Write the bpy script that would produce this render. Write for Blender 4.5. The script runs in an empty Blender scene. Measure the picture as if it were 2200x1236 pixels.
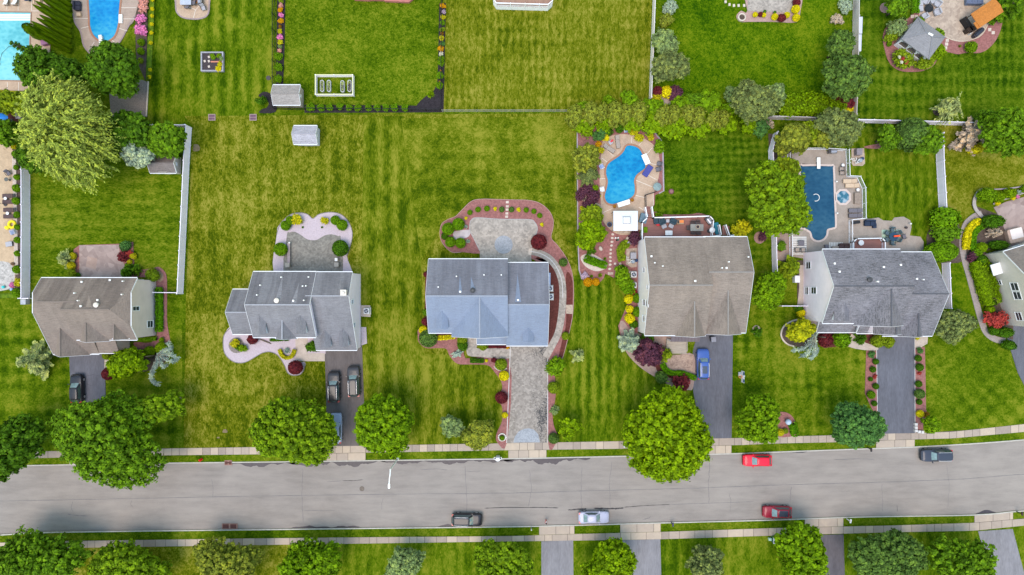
import bpy,bmesh,math,random
import numpy as np
from mathutils import Vector,Matrix
C=bpy.context.scene.collection
PI=math.pi
R=math.radians
H=97.0
S=13.75
G=0.12
def P(px,py,z=0.0):
 """ground (or height z) point in metres of a spot measured on the photograph"""
 k=(1.0-z/H)/S
 return((px-1100.0)*k,(618.0-py)*k)
def m(px):return px/S
def tag(o,label=None,cat=None,group=None,kind=None):
 if label:o['label']=label
 if cat:o['category']=cat
 if group:o['group']=group
 if kind:o['kind']=kind
 return o
def thing(name,label,cat,x=0,y=0,z=G,rz=0,group=None):
 o=bpy.data.objects.new(name,None);C.objects.link(o)
 o.empty_display_size=.3
 o.location=(x,y,z);o.rotation_euler=(0,0,rz)
 return tag(o,label,cat,group)
def link(name,me,parent=None,x=0,y=0,z=0,rz=0,sc=None):
 o=bpy.data.objects.new(name,me);C.objects.link(o)
 o.location=(x,y,z);o.rotation_euler=(0,0,rz)
 if sc:o.scale=sc
 if parent:o.parent=parent
 return o
def copy_tree(src,x,y,z,rz,label,group=None):
 r=src.copy();C.objects.link(r)
 r.location=(x,y,z);r.rotation_euler=(0,0,rz)
 r['label']=label
 if group:r['group']=group
 for ch in list(src.children):
  c=ch.copy();C.objects.link(c);c.parent=r
  for g in list(ch.children):
   d=g.copy();C.objects.link(d);d.parent=c
 return r
def nt(name):
 ma=bpy.data.materials.new(name);ma.use_nodes=True
 n=ma.node_tree;b=n.nodes['Principled BSDF']
 return ma,n,b
def noise(n,vec,scale,detail=4,rough=.6,dist=0):
 t=n.nodes.new('ShaderNodeTexNoise');t.inputs['Scale'].default_value=scale
 t.inputs['Detail'].default_value=detail;t.inputs['Roughness'].default_value=rough
 t.inputs['Distortion'].default_value=dist
 if vec:n.links.new(vec,t.inputs['Vector'])
 return t.outputs['Fac']
def mapping(n,scale=(1,1,1),rot=(0,0,0),loc=(0,0,0),coord='Object'):
 tc=n.nodes.new('ShaderNodeTexCoord');mp=n.nodes.new('ShaderNodeMapping')
 mp.inputs['Scale'].default_value=scale;mp.inputs['Rotation'].default_value=rot
 mp.inputs['Location'].default_value=loc
 n.links.new(tc.outputs[coord],mp.inputs['Vector'])
 return mp.outputs['Vector']
def math_(n,op,a,b=None,c=None):
 t=n.nodes.new('ShaderNodeMath');t.operation=op
 for i,v in enumerate((a,b,c)):
  if v is None:continue
  if isinstance(v,(int,float)):t.inputs[i].default_value=v
  else:n.links.new(v,t.inputs[i])
 return t.outputs[0]
def ramp(n,fac,stops):
 t=n.nodes.new('ShaderNodeValToRGB');e=t.color_ramp.elements
 while len(e)<len(stops):e.new(.5)
 for i,(p,c)in enumerate(stops):
  e[i].position=p;e[i].color=(*c,1)
 n.links.new(fac,t.inputs['Fac'])
 return t.outputs['Color']
def bump(n,b,h,strength=.3,dist=.03):
 t=n.nodes.new('ShaderNodeBump');t.inputs['Strength'].default_value=strength
 t.inputs['Distance'].default_value=dist
 n.links.new(h,t.inputs['Height']);n.links.new(t.outputs['Normal'],b.inputs['Normal'])
def sc3(c,k):return tuple(min(1,max(0,v*k))for v in c)
_mats={}
def M(name,col,rough=.75,var=.18,scale=2.5,spec=.3,aniso=(1,1,1),bp=0.0,metal=0.0,coat=0.0,col2=None,fine=True):
 """plain procedural surface: two octaves of noise on the colour"""
 if name in _mats:return _mats[name]
 ma,n,b=nt(name)
 v=mapping(n,aniso)
 f=noise(n,v,scale,5,.65)
 if fine:
  f2=noise(n,v,scale*7,3,.6)
  f=math_(n,'ADD',math_(n,'MULTIPLY',f,.6),math_(n,'MULTIPLY',f2,.4))
 c2=col2 or sc3(col,1+var*1.6)
 c1=sc3(col,1-var*1.6)
 cc=ramp(n,f,[(.3,c1),(.5,col),(.7,c2)])
 n.links.new(cc,b.inputs['Base Color'])
 b.inputs['Roughness'].default_value=rough
 b.inputs['Specular IOR Level'].default_value=spec
 b.inputs['Metallic'].default_value=metal
 b.inputs['Coat Weight'].default_value=coat
 b.inputs['Coat Roughness'].default_value=.06
 if bp:bump(n,b,f,bp,.02)
 _mats[name]=ma
 return ma
def grass_mat(name,dark,mid,light,stripes=(),patch=1.0,fine=1.0,seed=0.0,stretch=(1,1,1)):
 ma,n,b=nt(name)
 v=mapping(n,(1,1,1),(0,0,0),(seed,seed*1.7,0))
 vs=mapping(n,stretch,(0,0,0),(seed,seed*.7,0))
 acc=math_(n,'ADD',.5,math_(n,'MULTIPLY',math_(n,'SUBTRACT',noise(n,v,.11,3,.5,.4),.5),1.15*patch))
 acc=math_(n,'ADD',acc,math_(n,'MULTIPLY',math_(n,'SUBTRACT',noise(n,v,.55,4,.6,.5),.5),.8*patch))
 acc=math_(n,'ADD',acc,math_(n,'MULTIPLY',math_(n,'SUBTRACT',noise(n,vs,1.7,3,.6,.8),.5),1.0*fine))
 acc=math_(n,'ADD',acc,math_(n,'MULTIPLY',math_(n,'SUBTRACT',noise(n,vs,5.0,3,.8),.5),1.7*fine))
 for(ang,per,st)in stripes:
  sx=n.nodes.new('ShaderNodeVectorMath');sx.operation='DOT_PRODUCT'
  n.links.new(v,sx.inputs[0]);sx.inputs[1].default_value=(math.cos(R(ang)),math.sin(R(ang)),0)
  d=math_(n,'ADD',sx.outputs['Value'],math_(n,'MULTIPLY',noise(n,v,.45,3,.6),1.3))
  w=math_(n,'SINE',math_(n,'MULTIPLY',d,2*PI/per))
  amp=math_(n,'MULTIPLY',math_(n,'MAXIMUM',math_(n,'SUBTRACT',noise(n,v,.16,4,.65),.36),0),3.6*st)
  acc=math_(n,'ADD',acc,math_(n,'MULTIPLY',w,amp))
 cc=ramp(n,acc,[(.08,dark),(.5,mid),(.95,light)])
 n.links.new(cc,b.inputs['Base Color'])
 b.inputs['Roughness'].default_value=.95
 b.inputs['Specular IOR Level'].default_value=.02
 bump(n,b,noise(n,v,7,2,.7),.5,.05)
 return ma
def leaf_mat(name,col,hue=(1.25,1.1,.8),var=.5,trans=.25,clump=.8):
 """foliage: every leaf face its own tint, plus clump tints whose contrast paints in lit tips and dark gaps"""
 if name in _mats:return _mats[name]
 ma,n,b=nt(name)
 g=n.nodes.new('ShaderNodeNewGeometry')
 f=math_(n,'ADD',math_(n,'MULTIPLY',g.outputs['Random Per Island'],.42),-.31)
 tc=n.nodes.new('ShaderNodeTexCoord')
 f=math_(n,'ADD',f,math_(n,'ADD',math_(n,'MULTIPLY',noise(n,tc.outputs['Object'],clump,3,.6),2.0),-.25))
 lo=sc3(col,1-var);hi=tuple(min(1,c*(1+var)*h)for c,h in zip(col,hue))
 cc=ramp(n,f,[(.3,lo),(.65,col),(1.0,hi)])
 n.links.new(cc,b.inputs['Base Color'])
 b.inputs['Roughness'].default_value=.6
 b.inputs['Specular IOR Level'].default_value=.05
 if trans>0:
  tr=n.nodes.new('ShaderNodeBsdfTranslucent');mx=n.nodes.new('ShaderNodeMixShader')
  n.links.new(cc,tr.inputs['Color']);mx.inputs['Fac'].default_value=trans
  out=n.nodes['Material Output']
  n.links.new(b.outputs[0],mx.inputs[1]);n.links.new(tr.outputs[0],mx.inputs[2])
  n.links.new(mx.outputs[0],out.inputs['Surface'])
 _mats[name]=ma
 return ma
class MB:
 def __init__(s):s.v=[];s.f=[];s.mi=[];s.cur=0
 def mat(s,i):s.cur=i;return s
 def add(s,verts,faces):
  o=len(s.v);s.v+=[tuple(map(float,p))for p in verts]
  for f in faces:s.f.append(tuple(i+o for i in f));s.mi.append(s.cur)
  return s
 def box(s,cx,cy,cz,sx,sy,sz,rz=0.0,taper=1.0):
  c,q=math.cos(rz),math.sin(rz);vs=[]
  for dz in(-.5,.5):
   t=taper if dz>0 else 1
   for dx,dy in((-.5,-.5),(.5,-.5),(.5,.5),(-.5,.5)):
    x,y=dx*sx*t,dy*sy*t
    vs.append((cx+x*c-y*q,cy+x*q+y*c,cz+dz*sz))
  return s.add(vs,[(3,2,1,0),(4,5,6,7),(0,1,5,4),(1,2,6,5),(2,3,7,6),(3,0,4,7)])
 def rbox(s,cx,cy,z0,z1,sx,sy,r=.1,rz=0.0,n=4,top=.92):
  """box with rounded plan corners and a softened top edge"""
  pts=[]
  for(qx,qy,a0)in((1,1,0),(-1,1,90),(-1,-1,180),(1,-1,270)):
   for k in range(n+1):
    a=R(a0+90*k/n)
    pts.append((qx*(sx/2-r)+r*math.cos(a),qy*(sy/2-r)+r*math.sin(a)))
  c,q=math.cos(rz),math.sin(rz)
  def ring(k,z):return[(cx+(x*k)*c-(y*k)*q,cy+(x*k)*q+(y*k)*c,z)for x,y in pts]
  e=min(.06,(z1-z0)*.3)
  return s.loft([ring(1,z0),ring(1,z1-e),ring(1-(1-top)*.4,z1-e*.25),ring(top,z1)],True,True)
 def loft(s,rings,cap0=False,cap1=False):
  o=len(s.v);k=len(rings[0])
  for r in rings:s.v+=[tuple(map(float,p))for p in r]
  for i in range(len(rings)-1):
   for j in range(k):
    a=o+i*k+j;b=o+i*k+(j+1)%k
    s.f.append((a,b,b+k,a+k));s.mi.append(s.cur)
  if cap0:s.f.append(tuple(o+j for j in reversed(range(k))));s.mi.append(s.cur)
  if cap1:s.f.append(tuple(o+(len(rings)-1)*k+j for j in range(k)));s.mi.append(s.cur)
  return s
 def cyl(s,x,y,z0,z1,r0,r1=None,n=14,cap=True):
  r1=r0 if r1 is None else r1
  ring=lambda r,z:[(x+r*math.cos(2*PI*k/n),y+r*math.sin(2*PI*k/n),z)for k in range(n)]
  return s.loft([ring(r0,z0),ring(r1,z1)],cap,cap)
 def lathe(s,x,y,prof,n=16,sx=1,sy=1):
  ring=lambda r,z:[(x+sx*r*math.cos(2*PI*k/n),y+sy*r*math.sin(2*PI*k/n),z)for k in range(n)]
  return s.loft([ring(max(r,.001),z)for r,z in prof],True,True)
 def tube(s,pts,rad,n=8):
  pts=[Vector(p)for p in pts];rings=[]
  for i,p in enumerate(pts):
   d=(pts[min(i+1,len(pts)-1)]-pts[max(i-1,0)]).normalized()
   u=d.orthogonal().normalized();w=d.cross(u)
   r=rad[i]if isinstance(rad,(list,tuple))else rad
   rings.append([tuple(p+u*(r*math.cos(2*PI*k/n))+w*(r*math.sin(2*PI*k/n)))for k in range(n)])
  for i in range(1,len(rings)):
   best=min(range(n),key=lambda q:(Vector(rings[i][q])-Vector(rings[i-1][0])).length)
   rings[i]=rings[i][best:]+rings[i][:best]
   if(Vector(rings[i][1])-Vector(rings[i-1][1])).length>(Vector(rings[i][-1])-Vector(rings[i-1][1])).length:
    rings[i]=[rings[i][0]]+rings[i][1:][::-1]
  return s.loft(rings,True,True)
 def bar(s,a,b,w=.05,h=.05):
  """square bar from a to b"""
  a=Vector(a);b=Vector(b);d=(b-a)
  if d.length<1e-6:return s
  d.normalize();up=Vector((0,0,1))
  u=d.cross(up)
  if u.length<1e-3:u=Vector((1,0,0))
  u.normalize();v=u.cross(d)
  vs=[]
  for p in(a,b):
   for i,j in((-1,-1),(1,-1),(1,1),(-1,1)):vs.append(p+u*(i*w/2)+v*(j*h/2))
  return s.add(vs,[(3,2,1,0),(4,5,6,7),(0,1,5,4),(1,2,6,5),(2,3,7,6),(3,0,4,7)])
 def prism(s,pts,z0,z1):
  """vertical prism on a plan outline"""
  n=len(pts);a=sum(pts[i][0]*pts[(i+1)%n][1]-pts[(i+1)%n][0]*pts[i][1]for i in range(n))
  if a<0:pts=pts[::-1]
  vs=[(x,y,z0)for x,y in pts]+[(x,y,z1)for x,y in pts]
  fs=[tuple(range(n,2*n)),tuple(reversed(range(n)))]
  fs+=[(i,(i+1)%n,n+(i+1)%n,n+i)for i in range(n)]
  return s.add(vs,fs)
 def poly(s,pts):return s.add(pts,[tuple(range(len(pts)))])
 def ball(s,x,y,z,rx,ry=None,rz=None,n=12,k=7):
  ry=ry or rx;rz=rz or rx
  prof=[(math.sin(PI*i/k),-math.cos(PI*i/k))for i in range(k+1)]
  rings=[[(x+rx*max(r,.01)*math.cos(2*PI*j/n),y+ry*max(r,.01)*math.sin(2*PI*j/n),z+rz*c)for j in range(n)]for r,c in prof]
  return s.loft(rings,True,True)
 def mesh(s,name,mats,smooth=False):
  me=bpy.data.meshes.new(name)
  me.from_pydata(s.v,[],s.f)
  if not isinstance(mats,(list,tuple)):mats=[mats]
  for x in mats:me.materials.append(x)
  me.polygons.foreach_set('material_index',s.mi)
  if smooth:me.polygons.foreach_set('use_smooth',[True]*len(s.f))
  me.update()
  return me
 def build(s,name,mats,parent=None,smooth=False,x=0,y=0,z=0,rz=0):
  return link(name,s.mesh(name,mats,smooth),parent,x,y,z,rz)
def smooth_pts(pts,n=6,closed=True):
 out=[];k=len(pts)
 for i in range(k if closed else k-1):
  p0,p1,p2,p3=(pts[(i+j)%k]if closed else pts[min(max(i+j,0),k-1)]for j in(-1,0,1,2))
  for t in range(n):
   t=t/n;t2=t*t;t3=t2*t
   out.append(tuple(.5*(2*p1[d]+(p2[d]-p0[d])*t+(2*p0[d]-5*p1[d]+4*p2[d]-p3[d])*t2+(3*p1[d]-p0[d]-3*p2[d]+p3[d])*t3)for d in(0,1)))
 if not closed:out.append(tuple(pts[-1]))
 return out
def wpts(pts,z=0):return[P(x,y,z)for x,y in pts]
_lay=[0]
def sheet(name,px,z,mat,smooth=0,thick=.1,label=None,zz=None):
 """a flat piece of the setting: outline measured on the photograph, top at z"""
 if smooth:px=smooth_pts(px,smooth)
 b=MB().prism([P(x,y,0)for x,y in px],z-thick,z)
 o=b.build(name,mat)
 o['kind']='structure'
 return o
def offset_line(px,d):
 """outline shifted sideways by d pixels (open line)"""
 out=[]
 for i in range(len(px)):
  a=px[max(i-1,0)];b=px[min(i+1,len(px)-1)]
  dx,dy=b[0]-a[0],b[1]-a[1];l=math.hypot(dx,dy)or 1
  out.append((px[i][0]-dy/l*d,px[i][1]+dx/l*d))
 return out
def strip(name,px,wpx,z,mat,smooth=0,thick=.1):
 """a band of the setting along a line"""
 if smooth:px=smooth_pts(px,smooth,False)
 a=offset_line(px,wpx/2);b=offset_line(px,-wpx/2)
 mb=MB();va=wpts(a);vb=wpts(b);n=len(va)
 vs=[(x,y,z)for x,y in va]+[(x,y,z)for x,y in vb]+[(x,y,z-thick)for x,y in va]+[(x,y,z-thick)for x,y in vb]
 fs=[]
 for i in range(n-1):
  fs+=[(i,i+1,n+i+1,n+i)[::1],(i,2*n+i,2*n+i+1,i+1),(n+i,n+i+1,3*n+i+1,3*n+i)]
 fs+=[(0,n,3*n,2*n),(n-1,3*n-1,4*n-1,2*n-1)]
 mb.add(vs,fs)
 o=mb.build(name,mat);o['kind']='structure'
 return o
def edging(name,px,wpx,z,mat,smooth=5,closed=True):
 if smooth:px=smooth_pts(px,smooth,closed)
 if closed:px=list(px)+[px[0]]
 return strip(name,px,wpx,z,mat)
ORD=['first','second','third','fourth','fifth','sixth','seventh','eighth','ninth','tenth','eleventh','twelfth','thirteenth','fourteenth','fifteenth','sixteenth','seventeenth','eighteenth','nineteenth','twentieth']
scn=bpy.context.scene
cam=bpy.data.cameras.new('camera');cam.sensor_width=36;cam.lens=36*H/(2200/S)
cam.clip_end=3000;cam.clip_start=.5
co=bpy.data.objects.new('camera',cam);C.objects.link(co);co.location=(0,0,H);scn.camera=co
w=bpy.data.worlds.new('World');scn.world=w;w.use_nodes=True
wn=w.node_tree;bg=wn.nodes['Background'];sky=wn.nodes.new('ShaderNodeTexSky')
sky.sky_type='NISHITA';sky.sun_disc=False;sky.sun_elevation=R(71);sky.sun_rotation=R(208)
sky.dust_density=0.0;sky.air_density=3.0;sky.ozone_density=3.0
bg.inputs['Strength'].default_value=.115
wn.links.new(sky.outputs[0],bg.inputs['Color'])
sl=bpy.data.lights.new('sun','SUN');sl.energy=1.5;sl.angle=R(36);sl.color=(1,.83,.68)
so=bpy.data.objects.new('sun',sl);C.objects.link(so)
sd=Vector((math.sin(R(208))*math.cos(R(71)),math.cos(R(208))*math.cos(R(71)),math.sin(R(71))))
so.rotation_euler=sd.to_track_quat('Z','Y').to_euler();so.location=(30,-60,70)
scn.view_settings.view_transform='Standard';scn.view_settings.look='None'
scn.view_settings.exposure=1.2;scn.view_settings.gamma=1
olive=((.034,.056,.001),(.108,.124,.004),(.235,.212,.034))
olgreen=((.026,.052,.0008),(.088,.116,.003),(.200,.195,.022))
green=((.022,.052,.0006),(.070,.114,.002),(.165,.180,.014))
deep=((.013,.040,.0006),(.048,.093,.0015),(.115,.152,.009))
vivid=((.014,.048,.0006),(.058,.112,.001),(.135,.170,.006))
gm_base=grass_mat('lawn grass',*green,stripes=[(0,2.6,.12)],seed=3)
_lv=[0]
def lawn(px,cols,st,seed,lvl,patch=1.0,fine=1.0,smooth=0,stretch=(1,1,1)):
 _lv[0]+=1
 return sheet('lawn',px,G-.05+.002*_lv[0],grass_mat('lawn grass',*cols,stripes=st,seed=seed,patch=patch,fine=fine,stretch=stretch),smooth,.05)
KN=[(-700,1012),(-60,1004),(0,1002.5),(75,1001),(330,996.5),(550,994),(700,992),(850,990),(1000,988),(1100,986.5),(1334,981.5),(1570,976),(1650,973),(1871,965),(1964,961.5),(2081,955),(2200,946),(2320,934),(2900,850)]
KS=[(-700,1155),(-60,1150),(0,1148),(123,1142),(550,1136.5),(800,1133.5),(1100,1130),(1236,1127),(1418,1122),(1650,1116),(1857,1109),(2091,1105),(2174,1098),(2200,1096),(2320,1086),(2900,1010)]
KN=smooth_pts(KN,4,False);KS=smooth_pts(KS,4,False)
sheet('ground',[(-9000,-9000),(11000,-9000),(11000,11000),(-9000,11000)],-.06,gm_base)
def lot(k0,far,name='lawn',mat=gm_base):
 px=[(-700,far)]+k0+[(2900,far)]
 return sheet(name,px,G-.05,mat,0,.1)
lot(KN,-600);lot(KS,2000)
lawn([(-80,640),(392,640),(392,962),(-80,972)],green,[(90,2.3,.22),(0,2.4,.22)],11,1)
lawn([(64,345),(396,275),(392,640),(64,640)],green,[(90,1.7,.12)],17,2,1.1,1.2,0,(.6,1.3,1))
lawn([(322,-40),(596,-40),(590,250),(318,268)],green,[(0,2.1,.34)],23,2,1,1,0,(1.3,.5,1))
lawn([(600,-40),(952,-40),(946,240),(600,240)],green,[(60,3,.05)],29,2,.9,1.2)
lawn([(953,-40),(1402,-40),(1392,240),(950,240)],olive,[(0,1.15,.18),(90,2,.08)],31,2,.8,1.1,0,(1.4,.5,1))
lawn([(1404,-40),(1834,-40),(1828,262),(1393,262)],vivid,[(40,3,.05)],37,2,.9,1.2)
lawn([(1836,-40),(2300,-40),(2300,330),(1826,280)],deep,[(0,1.2,.22),(90,2.1,.22)],41,2,.8)
lawn([(396,250),(1234,244),(1240,600),(1180,960),(800,962),(395,964),(400,640),(414,270)],olive,[(0,2.4,.16),(90,3.6,.08)],43,2,1.0,1.3,0,(1.2,.6,1))
lawn([(782,250),(868,250),(905,560),(912,760),(1100,770),(1090,958),(786,964),(775,700)],olgreen,[(0,2.4,.3)],47,3,1.1,1,0,(1.4,.4,1))
lawn([(862,255),(1232,250),(1238,560),(1200,470),(1100,430),(960,470),(905,560)],olgreen,[(90,2.6,.12),(0,2.4,.12)],53,4,1.2,1)
lawn([(1200,590),(1350,600),(1500,760),(1500,952),(1195,958)],green,[(0,1.6,.36)],59,5,.9,1,0,(1.5,.5,1))
lawn([(1572,520),(1660,520),(1662,660),(1884,700),(1884,940),(1570,952)],green,[(0,1.9,.22),(90,1.9,.16)],61,5,1,1)
lawn([(1404,262),(1655,268),(1662,560),(1400,560)],deep,[(2,1.22,.15),(92,1.22,.19)],67,5,.8,1)
lawn([(1815,300),(2020,280),(2022,640),(1815,480)],green,[(0,1.5,.3),(90,3.0,.1)],71,6,.7,.9,0,(1.5,.5,1))
lawn([(2016,270),(2320,250),(2320,470),(2100,420),(2040,560),(2016,560)],olive,[(80,3,.14)],73,6,.9,1)
lawn([(1964,650),(2110,640),(2170,770),(2230,930),(1964,935)],green,[(45,2.2,.12),(-45,2.2,.12)],79,6,.8,1)
lawn([(2022,545),(2066,545),(2110,660),(2110,700),(2020,690)],vivid,[(70,1.6,.15)],83,7,.8)
lawn([(-80,1168),(470,1160),(640,1158),(640,1420),(-80,1420)],olive,[(0,3,.08)],89,7,1.4,1.2)
lawn([(640,1160),(2300,1118),(2300,1420),(640,1420)],green,[(0,1.9,.22)],97,7,1,1,0,(1.4,.6,1))
lawn([(160,45),(180,110),(215,128),(245,118),(292,55),(292,130),(235,170),(160,130)],green,[],101,7)
soil=M('dry bare soil',(.17,.125,.07),.95,.3,3)
for(x,y,rx,ry)in((422,318,7,10),(484,926,5,5),(470,940,3,2)):
 sheet('bare_soil',[(x+rx*(1+.25*math.sin(3*a+x))*math.cos(a),y+ry*(1+.25*math.cos(2*a))*math.sin(a))for a in[2*PI*k/14 for k in range(14)]],G+.004,soil)
def road_mat():
 ma,n,b=nt('worn road asphalt')
 v=mapping(n,(.25,1.2,1));v2=mapping(n)
 f=math_(n,'ADD',math_(n,'MULTIPLY',noise(n,v,.9,5,.65),.6),math_(n,'MULTIPLY',noise(n,v2,9,3,.7),.4))
 f=math_(n,'ADD',f,math_(n,'MULTIPLY',math_(n,'SUBTRACT',noise(n,v2,.12,4,.6,.5),.5),.45))
 cc=ramp(n,f,[(.25,(.163,.139,.125)),(.5,(.234,.201,.181)),(.75,(.288,.249,.221))])
 n.links.new(cc,b.inputs['Base Color']);b.inputs['Roughness'].default_value=.9
 bump(n,b,noise(n,v2,14,2),.25,.01)
 return ma
crack=M('dark crack filler',(.045,.04,.042),.8,.3,4)
wet=M('damp gutter stain',(.045,.036,.042),.45,.25,2.5)
seam=M('paving seam',(.148,.134,.132),.9,.2,3)
mb=MB()
mb.prism([P(*q)for q in KN]+[P(*q)for q in KS[::-1]],-.2,0)
rnd=random.Random(4)
def crackline(pts,w,z=.004,mi=1,jit=1.2,n=10):
 mb.mat(mi);q=[]
 for i in range(len(pts)-1):
  for t in range(n):
   t/=n;q.append((pts[i][0]+(pts[i+1][0]-pts[i][0])*t+rnd.uniform(-jit,jit)*.6,pts[i][1]+(pts[i+1][1]-pts[i][1])*t+rnd.uniform(-jit,jit)*.4))
 q.append(pts[-1])
 ws=[w*rnd.uniform(.5,1.2)for _ in q];ws[0]=ws[-1]=.15
 a=[(p[0],p[1],0)for p in q]
 for i in range(len(q)-1):
  dx,dy=q[i+1][0]-q[i][0],q[i+1][1]-q[i][1];l=math.hypot(dx,dy)or 1;nx,ny=-dy/l,dx/l
  vs=[P(q[i][0]+nx*ws[i]/2,q[i][1]+ny*ws[i]/2),P(q[i+1][0]+nx*ws[i+1]/2,q[i+1][1]+ny*ws[i+1]/2),P(q[i+1][0]-nx*ws[i+1]/2,q[i+1][1]-ny*ws[i+1]/2),P(q[i][0]-nx*ws[i]/2,q[i][1]-ny*ws[i]/2)]
  mb.poly([(x,y,z)for x,y in vs])
mid=[(-60,1078),(300,1071),(550,1066),(800,1062.5),(1100,1059.5),(1250,1055),(1500,1049),(1650,1043),(1900,1036),(2060,1030),(2200,1019),(2320,1008)]
crackline(mid,1.2,.004,3,.6,14)
for x,y0,y1,ww in((650,1005,1125,1.0),(1000,1000,1122,1.0),(1137,1010,1090,.8),(1250,1003,1096,.8),(1315,990,1095,.8),(1525,990,1085,1.0),(157,1078,1100,.8),(283,1075,1090,.7),(1895,1040,1100,.7),(2034,1000,1090,.6),(455,1030,1070,.8),(1700,1045,1080,.9),(823,1070,1095,.6),(1567,1060,1100,.7)):
 crackline([(x,y0),(x+rnd.uniform(-6,6),(y0+y1)/2),(x+rnd.uniform(-4,4),y1)],ww,.008,3,1.6,8)
crackline([(1040,1092),(1090,1090.5),(1165,1090.5),(1200,1091.5)],1.7,.010,1,.4,8)
crackline([(1220,1096),(1250,1094),(1260,1093)],3.0,.010,1,1.5,10)
crackline([(1275,1092),(1320,1093),(1340,1092)],3.0,.010,1,1.3,10)
crackline([(1340,1090),(1392,1086),(1440,1084)],1.4,.010,1,.4,10)
crackline([(1440,1084),(1530,1081),(1620,1078)],.9,.010,3,.4,10)
crackline([(145,1105),(160,1107),(190,1109)],1.6,.010,3,.6,6)
crackline([(735,1033),(760,1033),(780,1031)],1.1,.010,1,.8,6)
crackline([(703,1035),(735,1033)],.9,.010,3,.8,6);crackline([(905,1009),(940,1008),(962,1010)],1.0,.010,3,1,6)
crackline([(650,1097),(720,1097)],.9,.010,3,.4,8);crackline([(1000,1012),(1025,1014),(1032,1012)],.9,.010,3,1,6)
crackline([(1790,988),(1840,986),(1880,987)],1.1,.010,3,.7,7);crackline([(1927,1085),(1928,1100)],1.2,.010,1,.3,4)
crackline([(1380,1117),(1395,1113),(1398,1110)],1.6,.010,3,1,5)
mb.mat(2)
def gutter(x0,x1,dep,up=True):
 k=KN if up else KS
 def yk(x):
  for i in range(len(k)-1):
   if k[i][0]<=x<=k[i+1][0]:
    t=(x-k[i][0])/(k[i+1][0]-k[i][0]);return k[i][1]+t*(k[i+1][1]-k[i][1])
 n=int((x1-x0)/4);prev=None
 for i in range(n+1):
  x=x0+(x1-x0)*i/n;e=max(0,math.sin(PI*i/n))**.4
  d=dep*e*(.65+.3*math.sin(x*.06)+.2*math.sin(x*.19+1)+rnd.uniform(-.12,.12))
  y=yk(x);sg=1 if up else-1
  cur=(P(x,y+.2*sg),P(x,y+max(.2,d)*sg))
  if prev:mb.poly([(*prev[0],.006),(*cur[0],.006),(*cur[1],.006),(*prev[1],.006)])
  prev=cur
gutter(495,640,10);gutter(610,830,12);gutter(800,1110,9);gutter(1080,1270,13);gutter(624,775,6,False);gutter(1700,1740,3);gutter(940,975,5,False);gutter(2095,2140,7,False)
o=mb.build('road',[road_mat(),crack,wet,seam]);o['kind']='structure'
conc=M('kerb concrete',(.40,.37,.33),.85,.16,2)
strip('kerb',offset_line(KN,-1.2),2.3,G+.03,conc,0,.16)
strip('kerb',offset_line(KS,1.2),2.3,G+.03,conc,0,.16)
def slab_mat(name,c0,c1,c2):
 ma,n,b=nt(name)
 g=n.nodes.new('ShaderNodeNewGeometry');v=mapping(n)
 f=math_(n,'ADD',math_(n,'MULTIPLY',g.outputs['Random Per Island'],.55),math_(n,'MULTIPLY',noise(n,v,1.3,5,.65,.6),.5))
 cc=ramp(n,f,[(.15,c0),(.5,c1),(.9,c2)])
 n.links.new(cc,b.inputs['Base Color']);b.inputs['Roughness'].default_value=.85
 bump(n,b,noise(n,v,12,2),.2,.01)
 return ma
walk=slab_mat('pavement concrete',(.235,.185,.155),(.33,.262,.215),(.46,.36,.27))
joint=M('dark paving joint',(.11,.085,.07),.95,.2,3)
def slabs(top,bot,x0,x1,z,lens,seed,name='pavement'):
 """pavement poured panel by panel; top and bottom edges are lines on the photograph"""
 rr=random.Random(seed);mb=MB()
 def at(l,x):
  for i in range(len(l)-1):
   if l[i][0]<=x<=l[i+1][0]:
    t=(x-l[i][0])/(l[i+1][0]-l[i][0]);return l[i][1]+t*(l[i+1][1]-l[i][1])
  return l[-1][1]if x>l[-1][0]else l[0][1]
 x=x0
 while x<x1:
  d=min(x1-x,rr.choice(lens));g=.42
  pts=[P(x+g,at(top,x+g)),P(x+d-g,at(top,x+d-g)),P(x+d-g,at(bot,x+d-g)),P(x+g,at(bot,x+g))]
  mb.prism(pts,z-.1,z);x+=d
 o=mb.build(name,walk);o['kind']='structure'
 xs=[x0+(x1-x0)*i/20 for i in range(21)]
 q=[(x,at(top,x)+.3)for x in xs]+[(x,at(bot,x)-.3)for x in xs[::-1]]
 sheet('paving_bed',q,z-.012,joint,0,.05)
NT=[(-60,974),(75,970),(350,963.5),(550,960.5),(860,956),(1092,952),(1334,947.8),(1527,941.5),(1598,940.8),(1650,938.6),(1790,935),(1893,931.5),(1964,930.5),(2045,927.6),(2200,911),(2320,895)]
NB=[(-60,988),(75,984),(350,978),(550,976),(860,971),(1092,967),(1334,964),(1527,957),(1598,955.7),(1650,952.8),(1790,950),(1893,945.6),(1964,943.8),(2045,941.6),(2200,927.6),(2320,913)]
ST=[(-60,1167),(148,1162),(550,1156.4),(800,1153.8),(1100,1151.3),(1236,1147),(1418,1142.5),(1650,1134.5),(1916,1128.6),(2093,1123),(2200,1113.8),(2320,1102)]
SB=[(-60,1181),(148,1176.7),(550,1170.5),(800,1167),(1100,1162.5),(1236,1161),(1418,1158),(1650,1150.5),(1916,1143),(2093,1139.7),(2200,1128.6),(2320,1117)]
slabs(NT,NB,-60,2320,G+.03,(16,17,16.5,33),5);slabs(ST,SB,-60,2320,G+.03,(16,22,33,26),8)
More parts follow.
